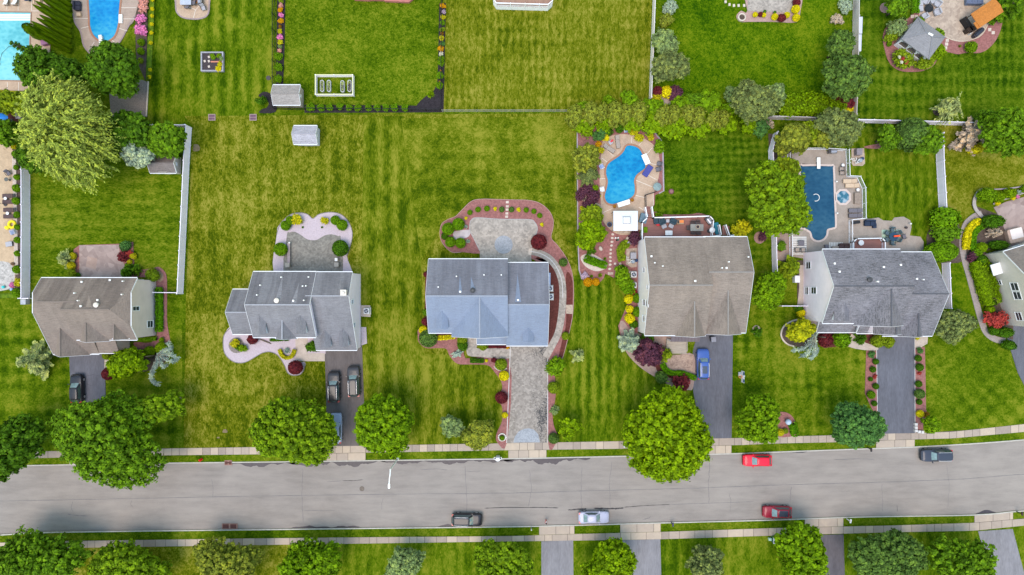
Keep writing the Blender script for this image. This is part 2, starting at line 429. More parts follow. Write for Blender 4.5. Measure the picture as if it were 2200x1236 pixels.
def apron(x0,x1,t,k,seed,sgn):
 yk=[q for q in k]
 slabs(t,[(q[0],q[1]-sgn*2.6)for q in k]if sgn>0 else t,x0,x1,G+.026,(22,24,40),seed,'driveway_apron')if sgn>0 else slabs([(q[0],q[1]+2.6)for q in k],t,x0,x1,G+.026,(40,36,30),seed,'driveway_apron')
for i,(a,c)in enumerate(((150,232),(702,786),(1092,1174),(1490,1571),(1881,1964))):apron(a,c,[(q[0],q[1]+.6)for q in NB],KN,20+i,1)
for i,(a,c)in enumerate(((1158,1234),(1332,1419),(1728,1811),(2092,2175))):apron(a,c,[(q[0],q[1]-.6)for q in ST],KS,40+i,-1)
def asphalt(name,col,var=.2):return M(name,col,.85,var,.8,.3,(1,.22,1),.2)
blue_asph=asphalt('sealed driveway asphalt',(.098,.098,.118));brown_asph=asphalt('old driveway asphalt',(.105,.088,.085));pale_asph=asphalt('faded driveway asphalt',(.185,.175,.19))
dz=G+.034
sheet('driveway',[(149,745),(226,745),(228,850),(234,966),(152,968),(156,893)],dz,blue_asph)
sheet('driveway',[(698,740),(778,740),(783,880),(785,957.5),(704,958.5),(702,880)],dz,brown_asph)
sheet('driveway',[(1488,755),(1502,700),(1574,700),(1571,941),(1508,942.5),(1489,842)],dz,blue_asph)
sheet('driveway',[(1882,700),(1963.5,700),(1964,930),(1885,932)],dz,blue_asph)
sheet('driveway',[(2150,690),(2260,690),(2330,890),(2238,905),(2185,800),(2167,742)],dz,blue_asph)
sheet('driveway',[(1163,1162.5),(1231,1160.5),(1233,1330),(1163,1330)],dz,pale_asph)
sheet('driveway',[(1337,1160),(1418,1158),(1423,1330),(1345,1330)],dz,pale_asph)
sheet('driveway',[(1758,1149),(1811,1147.5),(1817,1330),(1780,1330)],dz,asphalt('dark driveway asphalt',(.09,.08,.092)))
sheet('driveway',[(2100,1141),(2174,1136),(2225,1330),(2150,1330)],dz,pale_asph)
def paver_mat(name,a,b_,c,sc=3.5,stain=0.0):
 ma,n,b=nt(name)
 v=mapping(n)
 vo=n.nodes.new('ShaderNodeTexVoronoi');vo.inputs['Scale'].default_value=sc;n.links.new(v,vo.inputs['Vector'])
 sp=n.nodes.new('ShaderNodeSeparateColor');n.links.new(vo.outputs['Color'],sp.inputs[0])
 f=math_(n,'ADD',math_(n,'MULTIPLY',sp.outputs[0],.38),math_(n,'MULTIPLY',noise(n,v,.8,5,.65,.4),.6))
 cc=ramp(n,f,[(.2,a),(.5,b_),(.8,c)])
 if stain:
  d=noise(n,v,4.5,5,.8,.3);d2=noise(n,mapping(n,(1.0,.35,1),(0,0,0),(3.1,0,0)),.5,3,.5)
  sx=n.nodes.new('ShaderNodeSeparateXYZ');n.links.new(v,sx.inputs[0])
  edge=math_(n,'MULTIPLY',math_(n,'SUBTRACT',sx.outputs[0],2.0),.05)
  k=math_(n,'ADD',math_(n,'ADD',d,math_(n,'MULTIPLY',d2,.5)),edge)
  mx=n.nodes.new('ShaderNodeMix');mx.data_type='RGBA'
  n.links.new(ramp(n,k,[(.90,(0,0,0)),(.97,(1,1,1))]),mx.inputs['Factor'])
  n.links.new(cc,mx.inputs[6]);mx.inputs[7].default_value=(.045,.042,.045,1);cc=mx.outputs[2]
 n.links.new(cc,b.inputs['Base Color']);b.inputs['Roughness'].default_value=.85
 bump(n,b,vo.outputs['Distance'],.35,.02)
 return ma
grey_paver=paver_mat('grey concrete pavers',(.19,.165,.145),(.30,.258,.225),(.40,.345,.30))
moss_paver=paver_mat('mossy driveway pavers',(.155,.13,.11),(.24,.205,.18),(.335,.29,.255),3.5,1)
blue_paver=paver_mat('blue grey pavers',(.19,.20,.225),(.26,.27,.30),(.32,.33,.36),6)
dark_paver=paver_mat('weathered herringbone pavers',(.115,.105,.092),(.175,.16,.14),(.24,.22,.19),4)
pink_paver=paver_mat('pink stamped paving',(.20,.14,.125),(.29,.215,.195),(.37,.28,.25),1.2)
tan_paver=paver_mat('tan pavers',(.25,.185,.145),(.36,.275,.215),(.46,.36,.28),3)
brick_paver=paver_mat('red brick pavers',(.20,.13,.10),(.32,.22,.17),(.42,.30,.23),5)
sheet('driveway',[(1097,735),(1176,735),(1176,951),(1089,951.5)],dz,moss_paver)
sheet('driveway_band',[(x,y)for x,y in[(1103,950.5),(1106,938),(1114,927),(1126,921),(1137,920),(1147,923),(1156,932),(1160,949.8)]],dz+.006,blue_paver,0,.03)
pale_line=M('pale edging stone',(.50,.47,.46),.8,.1,3)
strip('driveway_edging',[(1096.5,745),(1088.5,951)],1.5,dz+.03,pale_line);strip('driveway_edging',[(1176.6,745),(1176.6,950.5)],1.5,dz+.03,pale_line)
strip('driveway_edging',[(1882,752),(1884.5,931)],1.2,dz+.02,pale_line);strip('driveway_edging',[(1964,722),(1964.6,930)],1.2,dz+.02,pale_line)
tar=M('driveway tyre mark',(.075,.073,.09),.8,.2,3)
mb=MB();mb.mat(0)
crackline([(188,808),(200,805),(216,807)],1.2,dz+.006,0,.3,6);crackline([(186,824),(198,829),(210,824)],1.2,dz+.006,0,.3,6);crackline([(196,868),(210,868)],.9,dz+.006,0,.2,4);crackline([(208,817),(217,820)],1,dz+.006,0,.2,4)
o=mb.build('tyre_mark',tar);o['kind']='structure'
mulch=M('red bark mulch',(.25,.108,.10),.95,.32,3.5,.1,bp=.6);dmulch=M('deep red bark mulch',(.105,.032,.026),.95,.35,4,.1,bp=.6)
black=M('black mulch',(.028,.023,.027),.95,.4,4,.1,bp=.6);brown=M('brown garden soil',(.085,.062,.05),.95,.35,3,.1,bp=.6)
pinkgravel=M('pink white gravel',(.42,.345,.375),.9,.12,5,.2,bp=.5);tangravel=M('tan river gravel',(.36,.28,.24),.9,.25,5,.2,bp=.5)
greygravel=M('grey stone chips',(.20,.165,.15),.9,.45,7,.2,bp=.6);palestone=M('pale boulder stone',(.50,.42,.36),.85,.2,3)
tandeck=M('tan pool deck concrete',(.40,.285,.205),.8,.16,.7,.3);greydeck=M('grey tan deck concrete',(.285,.235,.20),.8,.16,.8);joints=M('white control joint',(.62,.55,.48),.8,.08,3)
tanconc=M('tan walk concrete',(.40,.33,.28),.8,.14,1)
def bed(px,mat=mulch,lvl=0,smooth=5,name='mulch_bed'):return sheet(name,px,G+.040+.004*lvl,mat,smooth,.06)
def pat(px,mat,lvl=0,smooth=0,name='patio'):return sheet(name,px,G+.060+.004*lvl,mat,smooth,.1)
def jl(lines,z=G+.076,w=.9,mat=None):
 mb=MB()
 for a,b in lines:
  d=math.hypot(b[0]-a[0],b[1]-a[1]);nx,ny=-(b[1]-a[1])/d*w/2,(b[0]-a[0])/d*w/2
  mb.prism([P(a[0]+nx,a[1]+ny),P(b[0]+nx,b[1]+ny),P(b[0]-nx,b[1]-ny),P(a[0]-nx,a[1]-ny)],z-.02,z)
 o=mb.build('paving_joint',mat or joints);o['kind']='structure'
bed([(172,527),(160,536),(158,560),(164,596),(345,596),(345,575),(290,582),(287,520),(262,524)],mulch,0,0)
pat([(172,527.5),(257,526),(259,548),(270,572),(262,606),(172,606)],pink_paver)
pat([(190,551),(211,556),(207,580),(186,573)],paver_mat('rust paving inlay',(.27,.18,.15),(.33,.23,.19),(.38,.27,.23),1.5),2)
bed([(310,590),(322,584),(335,575),(345,575),(358,590),(360,625),(360,690),(367,735),(366,752),(345,752),(300,748),(290,735),(337,725),(336,600)],mulch,1,4)
bed([(340,583),(350,588),(352,600),(345,606),(338,600)],M('bare tan soil',(.30,.2,.13),.95,.2,3),2,4,'bare_soil')
bed([(225,775),(250,770),(300,745),(366,740),(362,770),(335,790),(300,800),(240,800)],brown,0,5)
pat([(226,772),(240,770),(241,788),(226,790)],tanconc,0,0,'path')
bed([(379+15*math.cos(a),865+16*math.sin(a))for a in[2*PI*k/16 for k in range(16)]],M('faded bark mulch',(.26,.15,.13),.95,.2,4),1,0)
heart=[(598.8,600),(595.7,503),(603.5,481),(624,462),(646,457.4),(662,461.5),(673,470),(687,460.5),(712.4,456.4),(734.5,462),(750,478),(757.5,500),(755,522),(746,550.4),(747,600)]
bed(heart,pinkgravel,0,5,'gravel_bed')
pat([(617.8,600),(616.8,509.4),(624,500),(633.5,498.4),(646,504.7),(662,515),(681,515.7),(696.6,507),(712.4,504),(726.6,507.8),(733,515.7),(728,600)],dark_paver,0,4)
edging('bed_edging',heart[1:-1],1.2,G+.09,dark_paver,5,False)
front2=[(501,700),(483.7,717.6),(480.5,736.6),(483.7,758.7),(498,774.4),(516.8,780),(535.7,775),(564,758.7),(583,756.4),(599,765),(611.4,784),(619,801),(630,806.6),(646,804.4),(654,793),(655.6,777.6),(637,775),(637,715),(545,710)]
bed(front2,pinkgravel,0,4,'gravel_bed')
edging('bed_edging',front2[:16],1.2,G+.09,dark_paver,5,False)
bed([(660,722),(700,722),(700,760),(660,760)],pinkgravel,1,0,'gravel_bed')
pat([(635,715),(662,715),(662,758.7),(698.5,758.7),(698.5,776),(636.7,776)],tanconc,0,0,'path')
bed([(776,703),(787,703),(789,738),(777,742)],pinkgravel,0,0,'gravel_bed')
pat([(776,656),(796,656.5),(796.5,681),(776,680)],tanconc,0,0,'air_conditioner_pad')
bed([(510+17*math.cos(a)-1,742+17*math.sin(a))for a in[2*PI*k/16 for k in range(16)]],greygravel,2,0,'stone_bed')
back3=[(1019,545),(991.4,542),(973,542.8),(959,533),(948.4,517.6),(945.3,499),(950,480.7),(963.8,471.5),(979,465.3),(994.5,450),(1013,433),(1034.4,428.4),(1068,429),(1105,430),(1136,431),(1160.4,437.7),(1179,453),(1188,471.5),(1188,490),(1184,511.4),(1197,526.8),(1212.7,548.3),(1225,573),(1231,600.5),(1232,640.5),(1229.6,680.4),(1222,717),(1214,750),(1207,772),(1193,800),(1194,840),(1192,862),(1187,890),(1190,915),(1197,933),(1196,949),(1177,949),(1177,700),(1150,560)]
bed(back3,mulch,0,4)
bed([(1150,556),(1185,562),(1200,600),(1203,650),(1200,700),(1185,745),(1176,748),(1176,566)],dmulch,2,5)
bed([(1216,590),(1229,600),(1230,650),(1227,690),(1217,735),(1209,765),(1200,768),(1208,730),(1216,690)],dmulch,2,4)
edging('bed_edging',back3[1:30],1.0,G+.10,M('pink edging stone',(.36,.22,.2),.9,.15,3),4,False)
pat([(1009.8,480.7),(1013,473),(1025,468.4),(1074.4,471.5),(1136,472.4),(1148,477.6),(1154.3,490),(1151,505.3),(1140.5,533),(1134,590),(1040,590),(1031,539),(1019,514.5),(1009.8,496)],grey_paver,0,3)
pat([(1082+19.5*math.cos(a),526+19.5*math.sin(a))for a in[2*PI*k/28 for k in range(28)]],blue_paver,2)
edging('patio_edging',[(1031,539),(1019,514.5),(1009.8,496),(1009.8,480.7),(1013,473),(1025,468.4),(1074.4,471.5),(1136,472.4),(1148,477.6),(1154.3,490),(1151,505.3),(1140.5,533)],2,G+.08,M('patio border stone',(.31,.285,.275),.85,.15,4),4,False)
strip('path',[(1139,540),(1160,545),(1180,556),(1197,577),(1207,605),(1209,640),(1206,680),(1199,715),(1186,742),(1172,768)],15,G+.066,grey_paver,5)
strip('patio_edging',[(1139,540),(1160,545),(1180,556),(1197,577),(1207,605),(1209,640)],1.5,G+.075,pale_line,5)
pat([(1136,535),(1144,533),(1141,549),(1135,547)],palestone,2,0,'step_stone')
pat([(974,500),(980,497),(1009,494),(1009,506),(1000,512),(984,514),(976,514)],paver_mat('lilac stone paving',(.3,.25,.26),(.38,.33,.34),(.46,.41,.42),2),0,3,'path')
pat([(1003,724),(1025,724),(1025,743),(1030,749),(1094,749),(1094,770),(1025,766.5),(1010,765),(1003,757.7)],grey_paver,0,3,'path')
front3=[(900,707),(898,722),(900,735),(915,747.7),(940,748),(959,750),(966.5,765),(983,781.5),(1013,783),(1048,785),(1063,800),(1077,820.4),(1078,838),(1067,846),(1066,861),(1078,872),(1079,903),(1067,931),(1068,949.6),(1089,951),(1093,770),(1000,770),(1003,716),(925,708)]
bed(front3,mulch,0,4)
bed([(914,600),(919,580),(925,580),(925,706),(914,706)],dmulch,0,3)
for i,(x,y)in enumerate(((1090,435),(1090,444),(1089.5,451),(1089,459),(1088.5,466))):
 pat([(x-3,y-2.4),(x+3,y-2.4),(x+3,y+2.4),(x-3,y+2.4)],palestone,0,0,'stepping_stone')
pat([(1216,655),(1230,655),(1231,675),(1216,674)],tan_paver,0,0,'stepping_stone')
bed([(1239,277),(1300,268),(1397,274),(1423,307),(1425,411),(1407,420),(1406,440),(1395,455),(1372,500),(1370,730),(1335,735),(1328,700),(1345,660),(1352,640),(1340,615),(1318,597),(1300,588),(1296,600),(1284,610),(1262,611),(1250,600),(1244,580),(1240,500),(1242,420)],mulch,0,0)
pd4=[(1291,330),(1288,360),(1288,398),(1290,430),(1290,450),(1296,476),(1311,494),(1332,505),(1356,503),(1372,491),(1381,464),(1386,445),(1403.6,443),(1404,416),(1412.6,390),(1417,360),(1414,330),(1403.6,312),(1380,297),(1356,291),(1329,289),(1302,297),(1293,309)]
pat(pd4,tandeck,0,5,'pool_deck')
edging('bed_edging',[(1397,275),(1423,307),(1425,411),(1415,416)],3,G+.12,M('lilac edging stone',(.32,.26,.3),.9,.15,3),0,False)
edging('bed_edging',[(1240,280),(1241,500),(1244,580),(1250,600)],2.5,G+.12,M('lilac edging stone',(.32,.26,.3),.9,.15,3),0,False)
jl([((1356,296),(1356,308)),((1379,305),(1372,313)),((1401,318),(1389,332)),((1396,352),(1412,355)),((1390,376),(1410,387)),((1366,388),(1400,402)),((1364,420),(1388,426)),((1292,340),(1304,349)),((1302,322),(1318,336)),((1289,385),(1301,384)),((1318,447),(1296,457)),((1372,446),(1392,457)),((1403,416),(1403,441))])
pat([(1326,494),(1352,494),(1352,502),(1326,502)],tan_paver,2,0)
for i,(x,y)in enumerate(((1316,504),(1315,512),(1314.5,520),(1313.5,528),(1312,537),(1311.5,545),(1311,553),(1311,561),(1310.5,569),(1309.5,578),(1321,567),(1332,567))):
 pat([(x+3*math.cos(a)*(1+.15*math.sin(2*a+i)),y+2.4*math.sin(a))for a in[2*PI*k/9 for k in range(9)]],palestone,0,0,'stepping_stone')
bed([(1247,555),(1255,547),(1272,546),(1300,562),(1302,575),(1290,582),(1275,582),(1257,572)],palestone,1,4,'gravel_bed')
pat([(1345,535),(1368,533),(1368,574),(1356,575),(1344,568)],tan_paver,0,0)
pat([(1305,585),(1317,585),(1317,590),(1306,591)],tan_paver,0,0,'path')
bed([(1405,455),(1425,461),(1480,461),(1500,458),(1520,464),(1520,470),(1405,470)],mulch,0,3)
bed([(1331,700),(1339,690),(1365,715),(1445,725),(1445,762),(1490,762),(1489,830),(1478,838),(1455,835),(1435,826),(1410,812),(1380,793),(1355,770),(1340,745)],M('tan pink bark',(.30,.21,.18),.95,.2,3),1,4)
bed([(1408,784),(1418,782),(1440,805),(1440,812),(1425,806),(1412,798)],dmulch,2,3)
pat([(1434,762),(1488,762),(1488,815),(1470,806),(1440,800),(1432,780)],brick_paver,0,0,'path')
bed([(1631+12*math.cos(a),511+13*math.sin(a))for a in[2*PI*k/14 for k in range(14)]],M('faded bark mulch',(.26,.15,.13),.95,.2,4),0,0)
bed([(1624+9*math.cos(a),709+10*math.sin(a))for a in[2*PI*k/14 for k in range(14)]],tangravel,0,0)
bed([(1650,288),(1700,290),(1720,330),(1700,560),(1738,560),(1738,650),(1725,654),(1712,640),(1712,570),(1662,560)],brown,0,0)
pat([(1658,345),(1697,330),(1700,560),(1664,560)],M('pinkish gravel',(.27,.2,.17),.95,.2,4),0,0,'gravel_bed')
pat([(1699.7,322),(1815,322),(1817,377),(1841,381),(1851,407),(1853,470),(1833,472.5),(1872,470),(1886,468),(1896,474),(1915,475),(1920,468),(1940,466),(1954,474),(1957,488),(1953,506.5),(1976,509),(1983,520),(1981,548),(1940,560),(1760,560),(1727,556),(1702,552)],greydeck,0,0,'pool_deck')
jl([((1865,478),(1865,530)),((1893,478),(1893,525)),((1836,505),(1940,503)),((1798,440),(1838,440)),((1795,395),(1795,398))],G+.076,.6,M('grey control joint',(.34,.28,.24),.8,.1,3))
pat([(1828,320),(1855,319),(1857,352),(1852,357),(1832,357),(1828.5,352)],tan_paver,0,0)
bed([(1855,316),(1890,308),(1902,300),(1895,318),(1870,320)],mulch,1,3)
bed([(2012,470),(2006,480),(1992,500),(1990,520),(2000,560),(2070,560),(2062,500),(2050,460)],brown,0,4)
bed([(1678,716),(1684,700),(1700,690),(1716,686),(1738,676),(1740,690),(1750,730),(1740,745),(1705,744),(1686,734)],brown,0,4)
edging('bed_edging',[(1716,686),(1700,690),(1684,700),(1677,716),(1681,730),(1692,740),(1705,744)],3,G+.12,palestone,5,False)
pat([(1725,570),(1726,655),(1712,655),(1716,620),(1716,570)],tanconc,0,0,'path')
bed([(1750,712),(1885,718),(1885,742),(1850,738),(1770,748),(1755,735)],dmulch,0,0)
pat([(1828,718),(1840,720),(1842,730),(1882,745),(1882,752.5),(1856,752),(1828,747),(1816,738)],tanconc,2,3,'path')
pat([(1964,722),(1992,722),(1991,738),(1978,746),(1964,747)],tanconc,0,0,'path')
bed([(1860,753),(1882,754),(1884,840),(1884,900),(1868,870),(1857,845)],mulch,0,0);bed([(1965,748),(1985.5,745),(1987,800),(1988,880),(1995,900),(1982,905),(1982,925),(1966,930)],mulch,0,0)
bed([(1665,890),(1680,885),(1693,888),(1703,897),(1709,912),(1711,934),(1665,936)],mulch,0,3)
strip('path',[(2108,459),(2090,467),(2073,484),(2066,515),(2069,550),(2080,590),(2092,635),(2104,680),(2116,712),(2135,728),(2158,733)],13,G+.06,M('grey stone path',(.27,.225,.21),.9,.18,4,bp=.4),5)
bed([(2085,440),(2098,455),(2110,470),(2085,480),(2068,530),(2072,545),(2090,560),(2100,600),(2112,650),(2122,690),(2140,720),(2175,730),(2175,700),(2160,690),(2140,600),(2115,540),(2165,525),(2160,480),(2140,460)],brown,0,0)
pat([(2133,446),(2160,434),(2220,418),(2330,400),(2330,500),(2215,525),(2163,530),(2160,505),(2150,475)],pink_paver,0,0)
edging('garden_wall_stone',[(2106,467),(2092,450),(2089,432),(2100,412),(2120,408)],7,G+.35,M('grey wall stone',(.33,.29,.27),.9,.2,5,bp=.5),5,False)
edging('garden_wall_stone',[(2130,440),(2140,433),(2165,426),(2200,414),(2300,390)],3.5,G+.35,M('grey wall stone',(.33,.29,.27),.9,.2,5,bp=.5),4,False)
edging('bed_edging',[(2120,408),(2160,406),(2200,400),(2260,385)],2.5,G+.12,M('lilac edging stone',(.32,.26,.3),.9,.15,3),4,False)
bed([(1907,55),(1898,69),(1895.5,87),(1901,113),(1907,131),(1918.5,145.5),(1937,154),(1961,155.5),(1984,152.5),(2004,142),(2012,128),(2018,112),(2040,114),(2057,117.5),(2078,114),(2101,115),(2120,107),(2137,89),(2148,66),(2153,40),(2150,34),(2132,36),(2110,0),(2110,-60),(1955,-60),(1955,0),(1956,35),(1930,48)],mulch,0,4)
pat([(1973,30),(1975,-60),(2132,-60),(2130,20),(2122,50),(2108,75),(2090,85),(2066,90),(2042,86),(2020,75),(2000,64),(1986,56),(1975,45)],tan_paver,0,3)
edging('patio_edging',[(2130,20),(2122,50),(2108,75),(2090,85),(2066,90),(2042,86),(2020,75)],2,G+.08,M('pale patio border',(.46,.38,.3),.85,.15,4),4,False)
for x,y in((1959,37),(1967,37),(2033.5,88),(2032,96),(2030,104),(2124.5,65),(2132,71.5)):
 pat([(x-3.4,y-3.4),(x+3.4,y-3.4),(x+3.2,y+3.4),(x-3.4,y+3.2)],palestone,1,0,'stepping_stone')
bed([(1900+11*math.cos(a),18+11*math.sin(a))for a in[2*PI*k/14 for k in range(14)]],M('faded bark mulch',(.26,.15,.13),.95,.2,4),0,0)
bed([(2013+10*math.cos(a),239+10.5*math.sin(a))for a in[2*PI*k/14 for k in range(14)]],brown,0,0)
bed([(1592,24),(1583,32),(1582,40),(1590,48),(1610,48),(1660,48),(1700,50),(1714,46),(1718,30),(1718,-50),(1600,-50),(1605,24)],M('pale pink bark',(.34,.22,.2),.95,.2,3),0,3)
pat([(1606,-50),(1703,-50),(1703,29),(1605,25)],grey_paver,0,0)
for i,(x,y)in enumerate(((1558,5),(1566.5,11),(1576,13),(1586,13),(1598,13))):
 pat([(x-2.4,y-2.6),(x+2.2,y-3),(x+2.6,y+2.6),(x-2,y+3)],palestone,0,0,'stepping_stone')
bed([(1400,195),(1440,190),(1450,230),(1395,235)],tangravel,0,0)
bed([(1790,195),(1832,190),(1832,250),(1800,240)],dmulch,0,3)
bed([(597,-40),(614,-40),(612,100),(608.5,188),(594,188),(595,80)],black,0,0)
bed([(944,8),(958,8),(953,242),(655,243),(655,226),(895,228),(903,218),(915,208),(930,200),(940,180),(942,120)],black,0,0)
bed([(556,207),(565,199),(578,200),(592,213),(593,241),(558,243),(565,235),(574,232),(578,222),(570,213)],black,0,3)
pat([(-60,-60),(118,-60),(112,60),(104,190),(80,197),(-60,193)],tandeck,0,0,'pool_deck')
strip('planting_strip',[(-60,196),(0,197),(72,203)],7,G+.09,leaf_mat('mustard ground cover',(.17,.15,.008),(1.1,1,.8),.35,0,2))
jl([((17,-20),(17,22)),((41,-20),(41,24)),((70,-20),(70,26)),((70,25),(85,25)),((18,178),(18,195)),((42,178),(42,196)),((65,180),(65,197))])
pat([(157,-60),(159,30),(163,50),(175,70),(182,100),(200,120),(214,124.5),(240,113),(262,86),(276,60),(292,35),(297,-60)],M('grey taupe deck concrete',(.33,.25,.205),.8,.16,.8),0,4,'pool_deck')
edging('pool_deck_edging',[(159,30),(163,50),(175,70),(182,100),(200,120),(214,124.5),(240,113),(262,86),(276,60),(292,35)],3,G+.075,M('mauve border stone',(.27,.2,.2),.85,.15,4),4,False)
jl([((162,41),(192,41)),((176,62),(194,58)),((193,108),(204,92)),((209,119),(213,96)),((237,110),(231,94)),((253,97),(241,86)),((275,68),(257,62)),((294,42),(266,42)),((294,18),(260,18))],G+.08)
bed([(290,-60),(316,-60),(318,60),(314,175),(294,130),(292,60)],brown,0,0)
strip('planting_strip',[(328,-60),(327,40),(323,120),(321,172)],11,G+.14,leaf_mat('fresh ground cover',(.075,.13,.008),(1.3,1.1,.8),.4,0,2),4,.12)
bed([(235,190),(300,170),(320,178),(317,252),(240,252)],greygravel,0,0,'gravel_bed')
strip('bed_edging',[(320,176),(316,250)],2.5,G+.12,palestone)
pat([(378,-60),(378,15),(383,30),(395,39),(415,42),(432,41),(446,34),(451,16),(452,-60)],tandeck,0,3)
edging('patio_edging',[(379,-40),(379,15),(383,30),(395,39),(415,42),(432,41),(446,34),(450.5,16),(451,-40)],3,G+.08,M('mauve border stone',(.27,.2,.2),.85,.15,4),4,False)
jl([((417,40),(421,24)),((421,24),(429,14)),((421,22),(405,16))])
pat([(-60,300),(0,303),(20,308),(30,325),(33,420),(36,540),(34,620),(-60,622)],M('tan sandy paving',(.42,.30,.195),.85,.16,1.2),0,0,'pool_deck')
bed([(30,320),(46,320),(47,628),(30,628),(36,540)],brown,0,0)
strip('garden_wall_stone',[(33,340),(35,440),(37,540),(38,590)],8,G+.16,M('pale ledge stone',(.42,.34,.29),.9,.3,5,bp=.5),4)
pat([(-60,568),(10,562),(30,575),(33,600),(20,622),(-60,626)],M('grey water feature stone',(.36,.33,.31),.7,.45,3,.3,bp=.6),2,3)
bed([(-60,632),(47,630),(47,640),(-60,642)],leaf_mat('fresh ground cover',(.075,.13,.008)),1,0,'planting_strip')
bed([(-60,240),(60,240),(60,262),(-60,262)],dmulch,0,0)
def water_mat(name,deep_,mid_,shal,sc=.12,ang=0):
 ma,n,b=nt(name)
 v=mapping(n)
 f=math_(n,'ADD',math_(n,'MULTIPLY',noise(n,v,sc,3,.5,.3),.8),math_(n,'MULTIPLY',noise(n,v,1.8,3,.6,1.0),.2))
 vo=n.nodes.new('ShaderNodeTexVoronoi');vo.feature='SMOOTH_F1';vo.inputs['Scale'].default_value=1.5;n.links.new(mapping(n,(1,1.5,1),(0,0,.5)),vo.inputs['Vector'])
 f=math_(n,'ADD',f,math_(n,'MULTIPLY',math_(n,'SUBTRACT',vo.outputs['Distance'],.35),.26))  # caustic light of the ripples painted into the water colour
 n.links.new(ramp(n,f,[(.36,deep_),(.5,mid_),(.64,shal)]),b.inputs['Base Color'])
 b.inputs['Roughness'].default_value=.1;b.inputs['Specular IOR Level'].default_value=.22
 bump(n,b,noise(n,v,2.2,3,.6,1.2),.12,.04)
 return ma
teal=water_mat('bright pool water',(.001,.125,.32),(.006,.20,.40),(.03,.28,.44))
skyw=water_mat('azure pool water',(.004,.15,.40),(.010,.22,.47),(.04,.31,.5))
aqua=water_mat('pale aqua pool water',(.075,.32,.37),(.13,.42,.46),(.20,.50,.53))
navy=water_mat('dark blue pool water',(.008,.048,.10),(.014,.066,.125),(.028,.092,.15))
spaw=water_mat('foaming spa water',(.02,.09,.14),(.04,.14,.2),(.28,.36,.42),1.1)
cop_red=M('terracotta coping',(.30,.15,.095),.8,.15,4);cop_pink=M('pale pink coping',(.50,.40,.36),.8,.12,4);cop_brown=M('brown coping',(.27,.165,.12),.8,.15,4)
white_pl=M('white fibreglass',(.74,.73,.71),.45,.06,2)
def grow(px,d):
 """outline grown outwards by d pixels"""
 n=len(px);a=sum(px[i][0]*px[(i+1)%n][1]-px[(i+1)%n][0]*px[i][1]for i in range(n))
 sg=1 if a>0 else-1;out=[]
 for i in range(n):
  p,q=px[i-1],px[(i+1)%n];dx,dy=q[0]-p[0],q[1]-p[1];l=math.hypot(dx,dy)or 1
  out.append((px[i][0]+sg*dy/l*d,px[i][1]-sg*dx/l*d))
 return out
def pool(label,px,wm,cm,cw=4.5,smooth=5):
 if smooth:px=smooth_pts(px,smooth)
 cx=sum(p[0]for p in px)/len(px);cy=sum(p[1]for p in px)/len(px);ox,oy=P(cx,cy)
 t=thing('swimming_pool',label,'pool',ox,oy,G)
 L=lambda q:[(P(*p)[0]-ox,P(*p)[1]-oy)for p in q]
 MB().prism(L(px),-.4,.085).build('water',wm,t)
 a=L(grow(px,cw));b=L(px);n=len(a)
 rings=[[(x,y,-.1)for x,y in a],[(x,y,.11)for x,y in a],[(x,y,.125)for x,y in grow_(a,b,.15)],[(x,y,.125)for x,y in b],[(x,y,-.2)for x,y in b]]
 MB().loft(rings).build('coping',cm,t)
 return t
def grow_(a,b,k):return[(p[0]+(q[0]-p[0])*k,p[1]+(q[1]-p[1])*k)for p,q in zip(a,b)]
px4=[(520,547),(485,553),(465,590),(430,625),(370,665),(345,700),(340,750),(352,800),(345,850),(330,910),(345,950),(380,965),(430,955),(500,930),(540,895),(545,840),(540,800),(555,760),(590,730),(620,705),(615,660),(600,610),(570,565)]
pool4=pool('blue curved freeform pool with terracotta coping behind the large taupe house',[(1200+x*.2994,150+y*.2994)for x,y in px4],teal,cop_red,4)
pool5=pool('dark blue straight-sided pool with a rounded end and diving board',[(1719,362),(1723,358),(1784,358),(1788,362),(1790,420),(1792.5,482),(1789,489),(1776,493),(1773.5,505),(1767,513.5),(1756,517),(1745,512),(1740,498),(1725,489),(1721,480)],navy,cop_pink,4.2,3)
poolA=pool('pale aqua rectangular pool at the top left corner with white steps',[(-60,27),(68,29),(62,174),(-60,172)],aqua,cop_brown,3.5,0)
poolB=pool('azure round-ended pool with a diving board beside the tall clipped conifers',[(196,-60),(195,40),(197,62),(205,79),(222,90),(235,88),(248,77),(255,55),(257,30),(258,-60)],skyw,cop_red,4,4)
spa=pool('round octagonal spa with foaming water beside the dark blue pool',[(1809.5+13.8*math.cos(R(22.5+45*k)),424+13.8*math.sin(R(22.5+45*k)))for k in range(8)],spaw,cop_pink,5,0)
spa['category']='spa';spa.name='spa'
def loc(t,px,py,z=0):
 x,y=P(px,py,z+t.location.z);return x-t.location.x,y-t.location.y
def diving(t,px,py,l,rz):
 x,y=loc(t,px,py)
 b=MB();b.box(x,y,.5,.5,l,.07,rz)
 c,s=math.cos(rz),math.sin(rz)
 b.box(x-s*l*.3,y+c*l*.3,.28,.42,.5,.40,rz)
 b.build('diving_board',white_pl,t)
diving(pool5,1755.5,352,1.75,0);diving(poolB,220.5,90,1.7,R(6))
b=MB()
for k in range(3):x,y=loc(poolA,4,33+5*k);b.box(x,y,.10-.01*k,9.2,.30,.03)
b.build('step',M('white pool step',(.62,.68,.66),.5,.06,2),poolA)
def pooldeckthing(name,label,cat,px,py,rz,sx,sy,h,mat):
 x,y=P(px,py,h);t=thing(name,label,cat,x,y,G+.06,rz)
 MB().rbox(0,0,0,h,sx,sy,.08).build('body',mat,t);return t
x,y=loc(pool4,1387,343)
b=MB();b.box(x,y,.2,.85,1.65,.22,R(24));b.box(x-.12,y+.02,.34,.5,1.5,.10,R(24));b.build('entry_step',white_pl,pool4)
b=MB()
